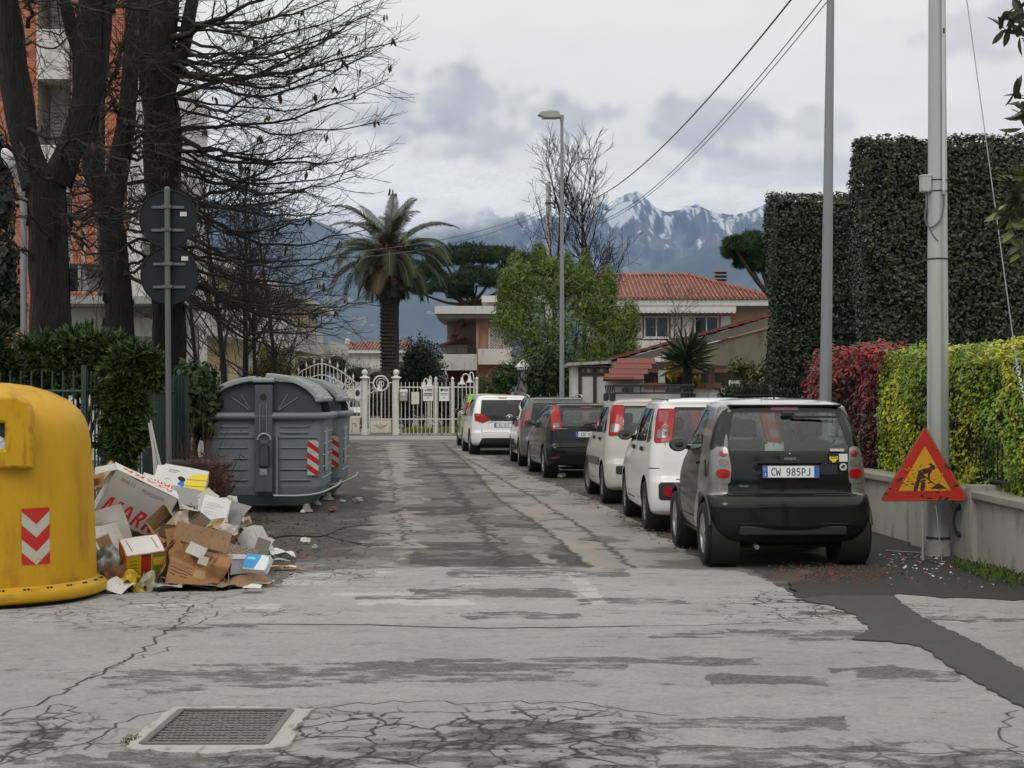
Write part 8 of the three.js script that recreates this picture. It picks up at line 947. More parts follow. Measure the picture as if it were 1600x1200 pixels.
  const th0 = Math.atan2(at(79, 850, 11.9).x + 4.07, 0.68), st = new THREE.CylinderGeometry(R * 0.989 + 0.004, R * 0.999 + 0.004, 0.42, 12, 1, true, th0 - 0.135, 0.27); st.translate(0, 0.52, 0); part('chevron_sticker', st, mat([1, 1, 1], 0.4, { map: t }), g); const seam = part('label_mark', [new THREE.CylinderGeometry(R * 0.981 + 0.002, R * 0.981 + 0.002, 0.006, 8, 1, true, 0.19, 0.13).translate(0, 0.79, 0)], M.wood, g); part('ledge', new THREE.CylinderGeometry(R * 0.967 + 0.012, R * 0.967 + 0.004, 0.03, 20, 1, true, -0.25, 0.62).translate(0, 1.02, 0), ym, g);
}
function dumpster(label, x, d, seed) {
  const turn = -Math.atan2(-0.042, 1), g = thing('dumpster', label, 'dumpster', [x, 0, -d], turn, 'grey refuse dumpsters on the left');   // origin: middle of the near end, length runs away (-z)
  const tex = dataTex(256, 256, (() => { const a = tileNoise(256, 256, (u, v) => fbm(u / 50 + seed, v / 90, 5)), b = tileNoise(256, 256, (u, v) => n2(u / 2, v / 2)); return (u, v, c) => { const k = 1 + 0.16 * a(u, v) + 0.05 * b(u, v); c[0] = 0.165 * k; c[1] = 0.190 * k; c[2] = 0.210 * k; }; })()), gm = pmat([1, 1, 1], 0.5, { map: tex }), lidM = pmat([0.40, 0.42, 0.43], 0.48, { map: scaled(grainTex, 1.5) }), dk = mat([0.055, 0.065, 0.075], 0.5);
  const W = 0.80, L = 1.85, yb = 0.30, yr = 1.28;   // half width, length, tub bottom, rim
  // tub: straight sides with rounded corners, tapering below
  const ring = (w, l0, l1, y, r) => { const s = []; const c = [[w - r, l0 - r, 0], [w - r, l1 + r, 1], [-w + r, l1 + r, 2], [-w + r, l0 - r, 3]]; for (const [cx, cz, k] of c) for (let i = 0; i <= 5; i++) { const a = Math.PI / 2 - k * Math.PI / 2 - i / 5 * Math.PI / 2; s.push([cx + r * Math.cos(a), y, cz + r * Math.sin(a)]); } return s; };
  const rows = [ring(W * 0.80, -0.16, -L + 0.16, 0.12, 0.10), ring(W * 0.93, -0.06, -L + 0.06, yb - 0.06, 0.12), ring(W * 0.965, -0.03, -L + 0.03, yb + 0.05, 0.12), ring(W * 0.99, 0, -L, yr, 0.12)], N = rows[0].length, pos = rows.flat(2), idx = []; for (let k = 0; k < rows.length - 1; k++) for (let i = 0; i < N; i++) { const a = k * N + i, b = k * N + (i + 1) % N; idx.push(a, b, b + N, a, b + N, a + N); } const tub = part('tub', metreUV(geoOf(pos, idx)), gm, g);
  part('tub_floor', boxIn(-W * 0.8, W * 0.8, 0.115, 0.13, -L + 0.18, -0.18), dk, tub); part('rim', (() => { const p = ring(W + 0.015, 0.035, -L - 0.035, yr + 0.02, 0.13).map(([a, b, c]) => V(a, b, c)); return tube(p, 0.05, 140, 8, true).scale(1, 1, 1); })(), gm, g);
  // pressed panels on the near end: two columns of ribs
  const ribs = []; for (const s of [-1, 1]) for (let k = 0; k < 6; k++) { const y = yb + 0.14 + k * 0.145; ribs.push(rbox(0.40, 0.018, 0.02, 0.008, s * 0.42, y, -0.012 + 0.012 * (y - yb))); } for (const s of [-1, 1]) for (const y of [1.16, 1.08]) ribs.push(rbox(0.38, 0.03, 0.024, 0.01, s * 0.40, y, 0.0)); ribs.push(boxIn(-0.70, 0.70, 1.005, 1.015, -0.02, 0.008)); part('rib', ribs, gm, tub); const sr = []; for (let k = 0; k < 6; k++) for (let m = 0; m < 3; m++) sr.push(rbox(0.03, 0.02, 0.46, 0.008, W * 0.985 - 0.004 * (5 - k), yb + 0.16 + k * 0.155, -0.36 - m * 0.56)); part('side_rib', sr, lidM, tub);
  // end wall closing the arch below the lid and the lid itself: two hinged halves
  const arch = (t, k = 1) => [W * 1.0 * Math.sin(t) * k, yr + 0.08 + 0.44 * Math.cos(t) * k - 0.0], A0 = -1.42, A1 = 1.42, endPts = [[-W * 0.98, yr]]; for (let i = 0; i <= 24; i++) { const [a, b] = arch(lerp(A0, A1, i / 24), 0.955); endPts.push([a, b]); } endPts.push([W * 0.98, yr]); for (const z of [-0.07, -L + 0.04]) { const e = prism(endPts, 0.03); e.translate(0, 0, z); part('end_wall', metreUV(e), dk, g); }
  const er = []; for (const [a, l] of [[0.45, 0.24], [0.85, 0.26], [-0.45, 0.24], [-0.85, 0.26]]) er.push(bar(V(0.16 * Math.sign(a) + 0.05 * Math.sin(a), yr + 0.10, -0.036), V(0.16 * Math.sign(a) + Math.sin(a) * (l + 0.12), yr + 0.10 + Math.cos(a) * l, -0.036), 0.010, 5)); part('end_rib', er, gm, g);
  for (const s of [-1, 1]) { const pts = [], n = 20, a0 = s > 0 ? 0.13 : -0.13, a1 = s > 0 ? 1.33 : -1.45, out = []; for (let i = 0; i <= n; i++) { const [a, b] = arch(lerp(a0, a1, i / n), 1.04); out.push([a, b]); } for (let i = n; i >= 0; i--) { const [a, b] = arch(lerp(a0, a1, i / n), 0.965); out.push([a, b]); } const e = prism(out, L + 0.10, 0.008); e.translate(0, 0, -L - 0.05); const lid = part('lid', metreUV(e), lidM, g); if (s > 0) { lid.position.y = 0.035; lid.rotation.z = 0.04; }
    const lr = []; for (let k = 0; k < 8; k++) { const a = lerp(a0 + s * 0.12, a1 - s * 0.1, k / 7), [x0, y0] = arch(a, 1.045); for (let m = 0; m < 3; m++) { const q = rbox(0.03, 0.022, 0.48, 0.008); q.rotateZ(-a); q.translate(x0, y0, -0.33 - m * 0.60); lr.push(q); } } part('lid_rib', lr, lidM, lid); const em = []; for (let m = 0; m < 4; m++) { const pp = []; for (let i = 0; i <= 10; i++) { const [a, b] = arch(lerp(a0, a1, i / 10), 1.05); pp.push(V(a, b, 0.03 - m * (L + 0.06) / 3)); } em.push(tube(pp, 0.026, 20, 6)); } part('lid_flange', em, lidM, lid); const [hx, hy] = arch(a1, 1.05); if (s > 0) part('lid_handle', [rbox(0.10, 0.10, 0.20, 0.03, hx - 0.02, hy, 0.0), rbox(0.09, 0.07, L * 0.9, 0.03, hx, hy - 0.01, -L / 2)], lidM, lid); if (s > 0) part('lid_stop', new THREE.CylinderGeometry(0.035, 0.04, 0.07, 10).translate(hx - 0.12, hy + 0.13, -0.02), M.dark, lid); }
  // lifting post with its sockets and lever
  const post = part('lift_post', metreUV(rbox(0.24, 1.44, 0.11, 0.015, 0, yb - 0.02 + 0.72, 0.035)), mat([0.085, 0.10, 0.115], 0.5, { map: scaled(stainTex, 1) }), g); part('post_cap', rbox(0.30, 0.06, 0.16, 0.02, 0, yr + 0.50, 0.03), lidM, post); part('socket', new THREE.CylinderGeometry(0.042, 0.042, 0.03, 18).rotateX(Math.PI / 2).translate(0, 1.56, 0.085), M.dark, post); part('slot_rail', [rbox(0.016, 0.40, 0.03, 0.006, -0.045, 1.26, 0.10), rbox(0.016, 0.40, 0.03, 0.006, 0.045, 1.26, 0.10)], gm, post); const arcS = new THREE.TorusGeometry(0.085, 0.016, 6, 18, Math.PI); arcS.translate(0.01, 0.98, 0.10); part('latch_arc', arcS, M.metal, post); part('lever', [rbox(0.13, 0.36, 0.05, 0.025, 0.01, 0.80, 0.105), new THREE.TorusGeometry(0.075, 0.013, 6, 16, Math.PI).translate(0.02, 0.86, 0.13), bar(V(0.095, 0.86, 0.13), V(0.095, 0.66, 0.11), 0.013, 6)], dk, post); part('lower_socket', [rbox(0.10, 0.09, 0.02, 0.01, 0, 0.55, 0.095), rbox(0.055, 0.045, 0.012, 0.004, 0, 0.55, 0.108)], M.metal, post); part('side_plate', rbox(0.03, 0.82, 0.06, 0.01, 0.175, 0.64, 0.03), gm, post);
  const bs = 0.235; part('step_bar', tube([V(0.13, bs, 0.06), V(0.5, bs, 0.06), V(0.74, bs + 0.03, 0.02), V(0.92, bs + 0.10, -0.22), V(0.92, bs + 0.11, -L + 0.2)], 0.016, 50, 6), mat([0.36, 0.37, 0.37], 0.5, { metalness: 0.4 }), g); for (const [fx, fz] of [[0.55, -0.22], [-0.55, -0.22], [0.55, -L + 0.22], [-0.55, -L + 0.22]]) part('foot', lathe([[0.09, 0], [0.085, 0.02], [0.05, 0.05], [0.05, 0.13], [0, 0.13]], 12).translate(fx, 0, fz), M.concrete, g);
  const ct = canvasTex(96, 288, (q, w, h) => { q.fillStyle = '#b5b6b2'; q.fillRect(0, 0, w, h); q.fillStyle = '#b01f2c'; for (let k = -1; k < 5; k += 1) { const y = k * 96; q.beginPath(); q.moveTo(0, y); q.lineTo(w, y + 64); q.lineTo(w, y + 112); q.lineTo(0, y + 48); q.fill(); } q.clearRect; });
  const stk = new THREE.PlaneGeometry(0.15, 0.47); stk.translate(0.655, 0.74, 0.010); part('reflective_sticker', stk, mat([1, 1, 1], 0.35, { map: ct }), g); const pap = new THREE.PlaneGeometry(0.5, 0.6); pap.rotateY(Math.PI / 2); pap.translate(W * 0.985 + 0.004, 0.85, -0.6); part('torn_poster', pap, mat([0.36, 0.36, 0.35], 0.8, { map: stainTex }), g);
  return g;
}
dumpster('grey refuse dumpster with arched lid, the nearer one beside the rubbish', -3.33, 21.5, 1);
dumpster('grey refuse dumpster with arched lid, the farther one just behind the first', -3.33, 24.0, 2);

// rubbish. Everything is placed by where it lies on the heap
const cardM = (c, print) => mat(print ? [1, 1, 1] : c, 0.85, print ? { map: print } : { map: scaled(stainTex, 1.5) });
const inkTex = (bg, ink, seed, title) => canvasTex(256, 192, (q, w, h) => { const r = rng(seed); q.fillStyle = bg; q.fillRect(0, 0, w, h); q.fillStyle = ink; if (title) { q.font = 'bold 26px sans-serif'; q.fillText(title, 22, 46); } for (let k = 0; k < 9; k++) if (r() < 0.75) q.fillRect(20 + r() * 30, 62 + k * 12, 40 + r() * 130, 3 + r() * 3); for (let k = 0; k < 30; k++) { q.globalAlpha = 0.15; q.fillRect(r() * w, r() * h, r() * 30, r() * 6); } q.globalAlpha = 1; });
function rot(o, rx, ry, rz) { o.rotation.set(rx, ry, rz); return o; }
// open carton: four walls, floor and flaps at given angles (0 shut, positive opens outward)
function carton(name, label, p, [w, h, d], e, m, o = {}) {
  const g = thing(name, label, o.cat ?? 'carton', p); rot(g, ...e); const t = 0.006, inner = o.inner ?? m, walls = [['front_panel', w, h, 0, 0, d / 2, 0], ['back_panel', w, h, 0, 0, -d / 2, 0], ['left_panel', d - t * 2, h, -w / 2, 0, 0, 1], ['right_panel', d - t * 2, h, w / 2, 0, 0, 1]];
  for (const [nm, a, b, x, y, z, s] of walls) { const mm = o[nm] ?? m, q = warp(new THREE.BoxGeometry(a, b, t, 6, 4, 1), o.warp ?? 0.012, (o.seed ?? 1) + x + z); const me = part(nm, q, mm, g); me.position.set(x, y, z); if (s) me.rotation.y = Math.PI / 2 * Math.sign(x); if (nm === 'back_panel') me.rotation.y = Math.PI; }
  const fl = part('bottom_panel', warp(new THREE.BoxGeometry(w, t, d, 4, 1, 4), 0.006, 3), inner, g); fl.position.y = -h / 2;
  if (o.closed) { const tp = part('top_panel', warp(new THREE.BoxGeometry(w + 0.01, t, d + 0.01, 6, 1, 6), 0.006, 5), o.top ?? m, g); tp.position.y = h / 2 + t; }
  (o.flaps ?? []).forEach(([side, a, len]) => { const wid = side < 2 ? w : d, q = warp(new THREE.BoxGeometry(wid, t, len, 6, 1, 3), 0.012, side + 7); q.translate(0, 0, len / 2); const f = part('flap', q, o.flapMat ?? m, g); const piv = [[0, d / 2, 0], [0, -d / 2, Math.PI], [w / 2, 0, Math.PI / 2], [-w / 2, 0, -Math.PI / 2]][side]; f.position.set(piv[0], h / 2, piv[1]); f.rotation.order = 'YXZ'; f.rotation.set(a, piv[2], 0); });
  return g;
}
function warp(g, amp, seed) { const p = g.attributes.position; for (let i = 0; i < p.count; i++) { const x = p.getX(i), y = p.getY(i), z = p.getZ(i); p.setXYZ(i, x + amp * n3(x * 7 + seed, y * 7, z * 7), y + amp * n3(x * 7, y * 7 + seed, z * 7 + 4), z + amp * n3(x * 7 + 9, y * 7, z * 7 + seed)); } g.computeVertexNormals(); return g; }
function crumple(name, label, cat, p, w, h, e, m, seed, amp = 0.06, fold = 0, freq = 7, group) { const n = 18, q = new THREE.PlaneGeometry(w, h, n, n), a = q.attributes.position; for (let i = 0; i < a.count; i++) { const x = a.getX(i), y = a.getY(i); a.setZ(i, amp * (Math.abs(n2(x * freq + seed, y * freq)) * 1.5 + 0.6 * n2(x * freq * 2.3, y * freq * 2.3 + seed)) + fold * x * x * 2); a.setX(i, x * (1 - Math.abs(fold) * 0.12) + amp * 0.5 * n2(y * freq, seed)); } q.computeVertexNormals(); const o = single(name, q, m, label, cat, group); o.position.copy(p); rot(o, ...e); return o; }
const kraft = [0.33, 0.20, 0.11], kraftL = [0.42, 0.29, 0.17], paperW = [0.62, 0.61, 0.58], greyB = [0.30, 0.30, 0.29];
const marrSide = canvasTex(512, 256, (q, w, h) => { q.fillStyle = '#b3b2b0'; q.fillRect(0, 0, w, h); q.fillStyle = '#c4252f'; q.font = 'italic bold 128px sans-serif'; q.save(); q.translate(18, 240); q.scale(1.22, 1); q.fillText('MARR', 0, 0); q.restore(); q.fillStyle = '#6c6c6e'; q.font = 'bold 28px sans-serif'; q.fillText('DOVE C\u2019\u00c8', 60, 50); q.fillText('PROFESSIONE', 240, 50); q.font = '18px sans-serif'; q.fillText('MARR', 400, 96); q.fillRect(398, 104, 70, 5); q.fillRect(398, 116, 84, 5); });
const marrTop = canvasTex(512, 256, (q, w, h) => { q.fillStyle = '#c6c5c2'; q.fillRect(0, 0, w, h); q.fillStyle = '#c4252f'; q.save(); q.translate(w - 20, 60); q.rotate(Math.PI); q.font = 'italic bold 128px sans-serif'; q.scale(1.18, 1); q.fillText('MARR', 0, 0); q.restore(); });
const fruit = canvasTex(256, 192, (q, w, h) => { q.fillStyle = '#c8c9c6'; q.fillRect(0, 0, w, h); q.fillStyle = '#dcc33c'; q.beginPath(); q.moveTo(w, 20); q.quadraticCurveTo(140, 40, 140, 96); q.lineTo(140, 150); q.lineTo(w, 150); q.fill(); q.strokeStyle = '#7a7a4a'; q.lineWidth = 5; for (const y of [66, 108]) { q.beginPath(); q.moveTo(140, y + 16); q.lineTo(w, y); q.stroke(); } q.fillStyle = '#2f6fb0'; q.beginPath(); q.arc(116, 118, 20, 0, 6.3); q.fill(); q.fillStyle = '#16181a'; q.beginPath(); q.ellipse(112, 84, 24, 15, 0.4, 0, 6.3); q.fill(); q.strokeStyle = '#7d8aa0'; q.lineWidth = 4; q.beginPath(); q.arc(36, 112, 16, 0, 6.3); q.stroke(); q.fillStyle = '#8a8d92'; q.fillRect(30, 30, 60, 8); q.fillRect(30, 44, 44, 6); q.fillRect(80, 140, 36, 8); });
const boxFront = canvasTex(256, 192, (q, w, h) => { q.fillStyle = '#c9a91a'; q.fillRect(0, 0, w, h); q.fillStyle = '#a8231d'; q.fillRect(96, 0, 66, h); q.fillStyle = '#2d2a22'; q.fillRect(96, 0, 66, 16); q.fillStyle = '#6d7a1e'; q.fillRect(170, 0, 86, h); q.fillStyle = '#c9a91a'; q.fillRect(176, 30, 80, 60); q.fillStyle = '#8a6a18'; q.font = 'bold 30px sans-serif'; for (let k = 0; k < 4; k++) q.fillRect(16, 40 + k * 26, 54, 8); });
const boxSide = canvasTex(256, 192, (q, w, h) => { q.fillStyle = '#b6a21c'; q.fillRect(0, 0, w, h); q.fillStyle = '#c0281e'; q.fillRect(0, 0, w, 44); q.beginPath(); q.moveTo(60, 192); q.lineTo(120, 44); q.lineTo(190, 44); q.lineTo(130, 192); q.fill(); q.fillStyle = '#566620'; q.fillRect(0, 150, w, 42); });
const boxTop = canvasTex(256, 192, (q, w, h) => { q.fillStyle = '#c9c8c4'; q.fillRect(0, 0, w, h); q.strokeStyle = '#5e4a44'; q.lineWidth = 6; q.beginPath(); q.moveTo(40, 30); q.lineTo(48, 150); q.moveTo(206, 30); q.lineTo(214, 150); q.stroke(); q.strokeStyle = '#b0aeaa'; q.lineWidth = 3; q.strokeRect(36, 24, 184, 138); q.strokeStyle = '#b83228'; q.lineWidth = 12; q.strokeRect(0, 0, w, h); });
const kraftPrint = canvasTex(256, 192, (q, w, h) => { q.fillStyle = '#9a724c'; q.fillRect(0, 0, w, h); q.fillStyle = '#6e4d32'; const r = rng(4); q.font = 'bold 20px sans-serif'; for (let k = 0; k < 5; k++) q.fillRect(30 + r() * 20, 30 + k * 14, 70 + r() * 70, 4); q.fillRect(170, 30, 10, 30); q.fillRect(186, 30, 10, 30); q.fillStyle = '#b08c66'; q.fillRect(120, 110, 60, 40); q.fillStyle = '#543a26'; for (let k = 0; k < 6; k++) q.fillRect(40, 120 + k * 9, 50 + r() * 30, 3); });
const P = (px, py, d) => at(px, py, d);
// a heap of flattened card and rags that the rest lies on
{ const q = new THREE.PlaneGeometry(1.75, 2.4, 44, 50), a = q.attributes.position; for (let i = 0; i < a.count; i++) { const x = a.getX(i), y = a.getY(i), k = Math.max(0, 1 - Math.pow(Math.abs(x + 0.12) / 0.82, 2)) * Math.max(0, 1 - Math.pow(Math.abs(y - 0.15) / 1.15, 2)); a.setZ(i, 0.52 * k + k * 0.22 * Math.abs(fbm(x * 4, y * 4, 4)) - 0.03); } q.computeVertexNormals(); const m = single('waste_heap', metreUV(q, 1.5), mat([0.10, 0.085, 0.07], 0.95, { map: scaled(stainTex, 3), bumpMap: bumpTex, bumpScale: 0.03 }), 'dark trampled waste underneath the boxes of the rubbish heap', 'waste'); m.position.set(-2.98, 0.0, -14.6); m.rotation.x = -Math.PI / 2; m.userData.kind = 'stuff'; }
carton('carton', 'large pale grey MARR carton lying tilted on top of the heap', P(212, 783, 14.0), [0.58, 0.40, 0.30], [0.16, 0.26, -0.52], mat([0.42, 0.42, 0.415], 0.85), { front_panel: mat([1, 1, 1], 0.8, { map: marrSide }), top: mat([1, 1, 1], 0.8, { map: marrTop }), closed: true, flaps: [[2, 0.9, 0.16], [3, 0.7, 0.18]], flapMat: cardM([0.44, 0.44, 0.43]), seed: 3 });
carton('carton', 'red-lettered white carton edge showing between the MARR carton and the fruit box', P(248, 775, 14.62), [0.36, 0.20, 0.26], [0.55, 0.3, -0.6], mat([0.55, 0.54, 0.53], 0.85), { top: mat([1, 1, 1], 0.8, { map: marrTop }), front_panel: mat([1, 1, 1], 0.8, { map: marrTop }), closed: true, seed: 4 });
carton('fruit_box', 'white fruit carton with yellow stripes and blue dot at the top of the heap', P(287, 760, 14.9), [0.40, 0.17, 0.30], [0.95, -0.12, -0.16], mat([0.58, 0.58, 0.57], 0.85), { top: mat([1, 1, 1], 0.8, { map: fruit }), closed: true, flaps: [[3, 0.4, 0.08]], seed: 5, left_panel: cardM(kraftL) });
carton('fruit_tray', 'shallow grey carton with green-yellow label below the fruit box', P(293, 784, 14.6), [0.36, 0.10, 0.26], [0.5, -0.2, -0.10], mat([0.24, 0.235, 0.22], 0.9), { seed: 6, front_panel: mat([1, 1, 1], 0.9, { map: canvasTex(128, 64, (q, w, h) => { q.fillStyle = '#77756d'; q.fillRect(0, 0, w, h); q.fillStyle = '#8d8a34'; q.fillRect(74, 6, 40, 52); q.fillStyle = '#5d5b50'; q.fillRect(12, 14, 40, 8); }) }), closed: true });
crumple('cardboard_sheet', 'big pale printed cardboard sheet leaning beside the yellow container', 'cardboard', P(168, 826, 13.5), 0.34, 0.36, [-0.55, 0.12, 0.42], mat([1, 1, 1], 0.85, { map: inkTex('#b4b2ad', '#8b8a86', 21) }), 2, 0.02, 0.15, 4);
crumple('cardboard_sheet', 'curled white cardboard sheet hanging at the lower left of the heap', 'cardboard', P(164, 848, 13.3), 0.30, 0.34, [-0.9, 0.5, 0.6], cardM([0.56, 0.55, 0.53]), 9, 0.02, 1.0, 3);
crumple('cardboard_sheet', 'torn brown card below the curled white sheet', 'cardboard', P(160, 862, 13.2), 0.20, 0.24, [-0.4, 0.3, 0.5], cardM(kraft), 5, 0.02, 0.3, 5);
carton('carton', 'yellow carton with red stripe and white lid at the front of the heap', P(222, 872, 13.1), [0.31, 0.235, 0.27], [0.50, 0.42, -0.10], mat([0.5, 0.38, 0.05], 0.7), { front_panel: mat([1, 1, 1], 0.6, { map: boxFront }), left_panel: mat([1, 1, 1], 0.6, { map: boxSide }), right_panel: mat([1, 1, 1], 0.6, { map: boxSide }), top: mat([1, 1, 1], 0.6, { map: boxTop }), closed: true, warp: 0.006, seed: 8 });
carton('carton', 'large crushed brown carton lying along the front of the heap', P(305, 887, 13.15), [0.46, 0.32, 0.24], [-0.30, 0.10, -0.22], mat([1, 1, 1], 0.9, { map: kraftPrint }), { warp: 0.10, flaps: [[2, 1.25, 0.36], [3, 1.3, 0.16], [0, -1.35, 0.16]], seed: 12, inner: cardM(kraft), flapMat: cardM(kraft) });
crumple('cardboard_flap', 'upright brown cardboard flap behind the yellow carton', 'cardboard', P(282, 862, 13.1), 0.22, 0.40, [-0.12, -0.15, 0.12], mat([1, 1, 1], 0.9, { map: kraftPrint }), 14, 0.015, 0.3, 4);
crumple('cardboard_tube', 'long rolled brown cardboard tongue reaching onto the road', 'cardboard', P(378, 904, 13.1), 0.52, 0.26, [-1.15, 0.1, -0.05], cardM([0.30, 0.19, 0.11]), 33, 0.03, -0.6, 5);
carton('carton', 'open tan box corner in the middle of the heap under the MARR carton', P(256, 818, 13.8), [0.22, 0.15, 0.22], [0.55, 0.6, 0.5], cardM(kraftL), { flaps: [[0, 0.5, 0.12]], inner: cardM(kraft), seed: 14 });
carton('carton', 'dark brown open box in the middle of the heap', P(285, 825, 13.75), [0.26, 0.20, 0.26], [0.5, -0.5, 0.2], cardM([0.12, 0.08, 0.055]), { flaps: [[0, 0.9, 0.10], [2, 0.7, 0.12]], seed: 15 });
crumple('paper_bag', 'crumpled tan paper bag with brown print in the middle of the heap', 'paper bag', P(317, 832, 13.7), 0.34, 0.22, [-0.7, 0, 0.12], mat([1, 1, 1], 0.9, { map: canvasTex(128, 96, (q, w, h) => { q.fillStyle = '#a58d68'; q.fillRect(0, 0, w, h); q.fillStyle = '#5d4327'; const r = rng(3); for (let k = 0; k < 16; k++) { q.beginPath(); q.ellipse(10 + r() * 108, 10 + r() * 76, 3 + r() * 8, 2 + r() * 5, r() * 3, 0, 6.3); q.fill(); } }) }), 41, 0.10, 0, 6);
{ const r = rng(61); for (let k = 0; k < 5; k++) { const s = thing('paper_stack', ['folded white paper sheaf, bottom of the bundle right of the fruit box', 'white paper sheaf, second from the bottom of the bundle', 'white paper sheaf in the middle of the bundle', 'white paper sheaf, second from the top of the bundle', 'printed white paper sheaf on top of the bundle'][k], 'paper', P(331 + k * 1.5, 800 - k * 1.2, 14.1 - k * 0.012)); part('sheets', warp(new THREE.BoxGeometry(0.25 - k * 0.006, 0.022, 0.24, 8, 1, 8), 0.02, k * 3), k === 4 ? mat([1, 1, 1], 0.85, { map: inkTex('#cfcfce', '#a3a3a3', 77) }) : cardM([0.62 - 0.03 * k, 0.62 - 0.03 * k, 0.61 - 0.03 * k]), s); rot(s, 0.95, 0.1 - k * 0.05, -0.05 - k * 0.06); } }
{ const b = thing('board', 'dark grey flat board under the white paper bundle', 'board', P(330, 812, 14.15)); part('panel', warp(new THREE.BoxGeometry(0.52, 0.016, 0.30, 10, 1, 6), 0.012, 4), cardM([0.16, 0.165, 0.165]), b); rot(b, 0.5, 0.05, -0.04); part('edge', rbox(0.50, 0.022, 0.018, 0.006, 0, -0.002, 0.155), cardM([0.34, 0.34, 0.33]), b); }
crumple('cardboard_sheet', 'grey triangular card tucked right of the white paper bundle', 'cardboard', P(368, 800, 14.3), 0.24, 0.2, [-0.8, -0.3, -0.5], cardM([0.22, 0.22, 0.215]), 51, 0.02, 0.2, 4);
crumple('cardboard_sheet', 'arched grey cardboard sheet at the right of the heap', 'cardboard', P(397, 845, 13.75), 0.30, 0.34, [-0.75, -0.25, 0.45], cardM([0.36, 0.355, 0.34]), 52, 0.02, -1.6, 3);
crumple('cardboard_sheet', 'small dark upright card in front of the arched grey sheet', 'cardboard', P(408, 858, 13.55), 0.12, 0.18, [-0.2, 0.3, -0.3], cardM([0.20, 0.18, 0.16]), 53, 0.01, 0.2, 4);
{ const t = thing('egg_tray', 'grey moulded egg tray standing on edge in the heap', 'egg tray', P(362, 866, 13.45)), q = new THREE.PlaneGeometry(0.42, 0.20, 84, 40), a = q.attributes.position; for (let i = 0; i < a.count; i++) a.setZ(i, 0.018 * Math.sin(a.getX(i) * 135) * Math.sin(a.getY(i) * 135) + 0.02 * n2(a.getX(i) * 6, a.getY(i) * 6)); q.computeVertexNormals(); part('tray', q, mat([0.30, 0.265, 0.21], 0.95), t); rot(t, -0.85, 0.1, -0.12); }
carton('carton', 'small pale grey box end in front of the egg tray', P(371, 882, 13.15), [0.15, 0.12, 0.14], [0.2, 0.5, -0.15], cardM([0.40, 0.40, 0.41]), { closed: true, seed: 18 });
carton('carton', 'flat white box with a bright blue side at the front right of the heap', P(402, 882, 13.05), [0.20, 0.13, 0.06], [-0.72, -0.25, -0.28], mat([0.62, 0.63, 0.64], 0.6), { front_panel: mat([1, 1, 1], 0.5, { map: canvasTex(128, 96, (q, w, h) => { q.fillStyle = '#d4dade'; q.fillRect(0, 0, w, h); q.fillStyle = '#2f8fc6'; q.beginPath(); q.moveTo(0, 0); q.lineTo(84, 0); q.lineTo(66, 96); q.lineTo(0, 96); q.fill(); q.fillStyle = '#7fc0e0'; q.fillRect(10, 20, 44, 18); }) }), top: mat([0.64, 0.65, 0.66], 0.6), closed: true, seed: 19 });
{ const [x, d] = ground(443, 889); crumple('leaflet', 'red and yellow printed leaflet lying flat at the right foot of the heap', 'leaflet', V(x, 0.02, -d), 0.24, 0.13, [-Math.PI / 2, 0, 0.1], mat([1, 1, 1], 0.6, { map: canvasTex(128, 64, (q, w, h) => { q.fillStyle = '#c9b45a'; q.fillRect(0, 0, w, h); q.fillStyle = '#c2493a'; q.fillRect(0, 20, 90, 26); q.fillStyle = '#d8cf9a'; q.fillRect(94, 6, 30, 50); }) }), 71, 0.012, 0, 6); }
{ const [x, d] = ground(441, 872); crumple('paper', 'white crumpled paper lying on the road right of the heap', 'paper', V(x, 0.035, -d), 0.22, 0.26, [-Math.PI / 2, 0, 0.3], cardM(paperW), 72, 0.05, 0, 8); }
[['flattened grey card under the brown carton, nearest the road', 330, 918, 0.44, 0.22, 0.03, greyB], ['pale flattened card sticking out right of the brown carton', 390, 916, 0.36, 0.16, -0.12, [0.40, 0.38, 0.35]], ['flattened card left of the brown carton beside the yellow wrappers', 262, 922, 0.24, 0.14, 0.1, [0.42, 0.41, 0.39]], ['flat grey strip of card beyond the leaflet', 436, 882, 0.22, 0.06, 0.05, [0.34, 0.33, 0.31]], ['scrap of white card on the road edge below the brown carton', 392, 926, 0.16, 0.08, 0, paperW]].forEach(([lab, px, py, w, h, rz, c], k) => { const [x, d] = ground(px, py); crumple('cardboard_sheet', lab, 'cardboard', V(x, 0.02 + 0.004 * k, -d), w, h * 1.6, [-Math.PI / 2, 0, rz], cardM(c), 80 + k, 0.02, 0, 5); });
crumple('paper', 'white curled paper on the ground between container and yellow carton', 'paper', P(186, 920, 12.75), 0.21, 0.20, [-1.15, 0.1, -0.4], cardM(paperW), 91, 0.02, 0.9, 4);
[['bright yellow wrapper below the yellow carton', 206, 908, [0.55, 0.38, 0.03]], ['yellow and violet wrapper nearest the road', 212, 924, [0.52, 0.40, 0.08]], ['small violet wrapper beside the yellow ones', 197, 918, [0.16, 0.12, 0.30]], ['greenish crumpled paper in front of the yellow carton', 228, 912, [0.30, 0.29, 0.20]]].forEach(([lab, px, py, c], k) => crumple('wrapper', lab, 'wrapper', P(px, py, 12.85), 0.13, 0.12, [-0.9, 0.2 * k, 0.5 * k], mat(c, 0.4), 95 + k, 0.06, 0, 12));
crumple('cardboard_sheet', 'reddish brown torn card behind the white curled paper', 'cardboard', P(180, 897, 12.95), 0.22, 0.18, [-0.8, 0.3, 0.3], cardM([0.20, 0.085, 0.04]), 99, 0.05, 0, 8);
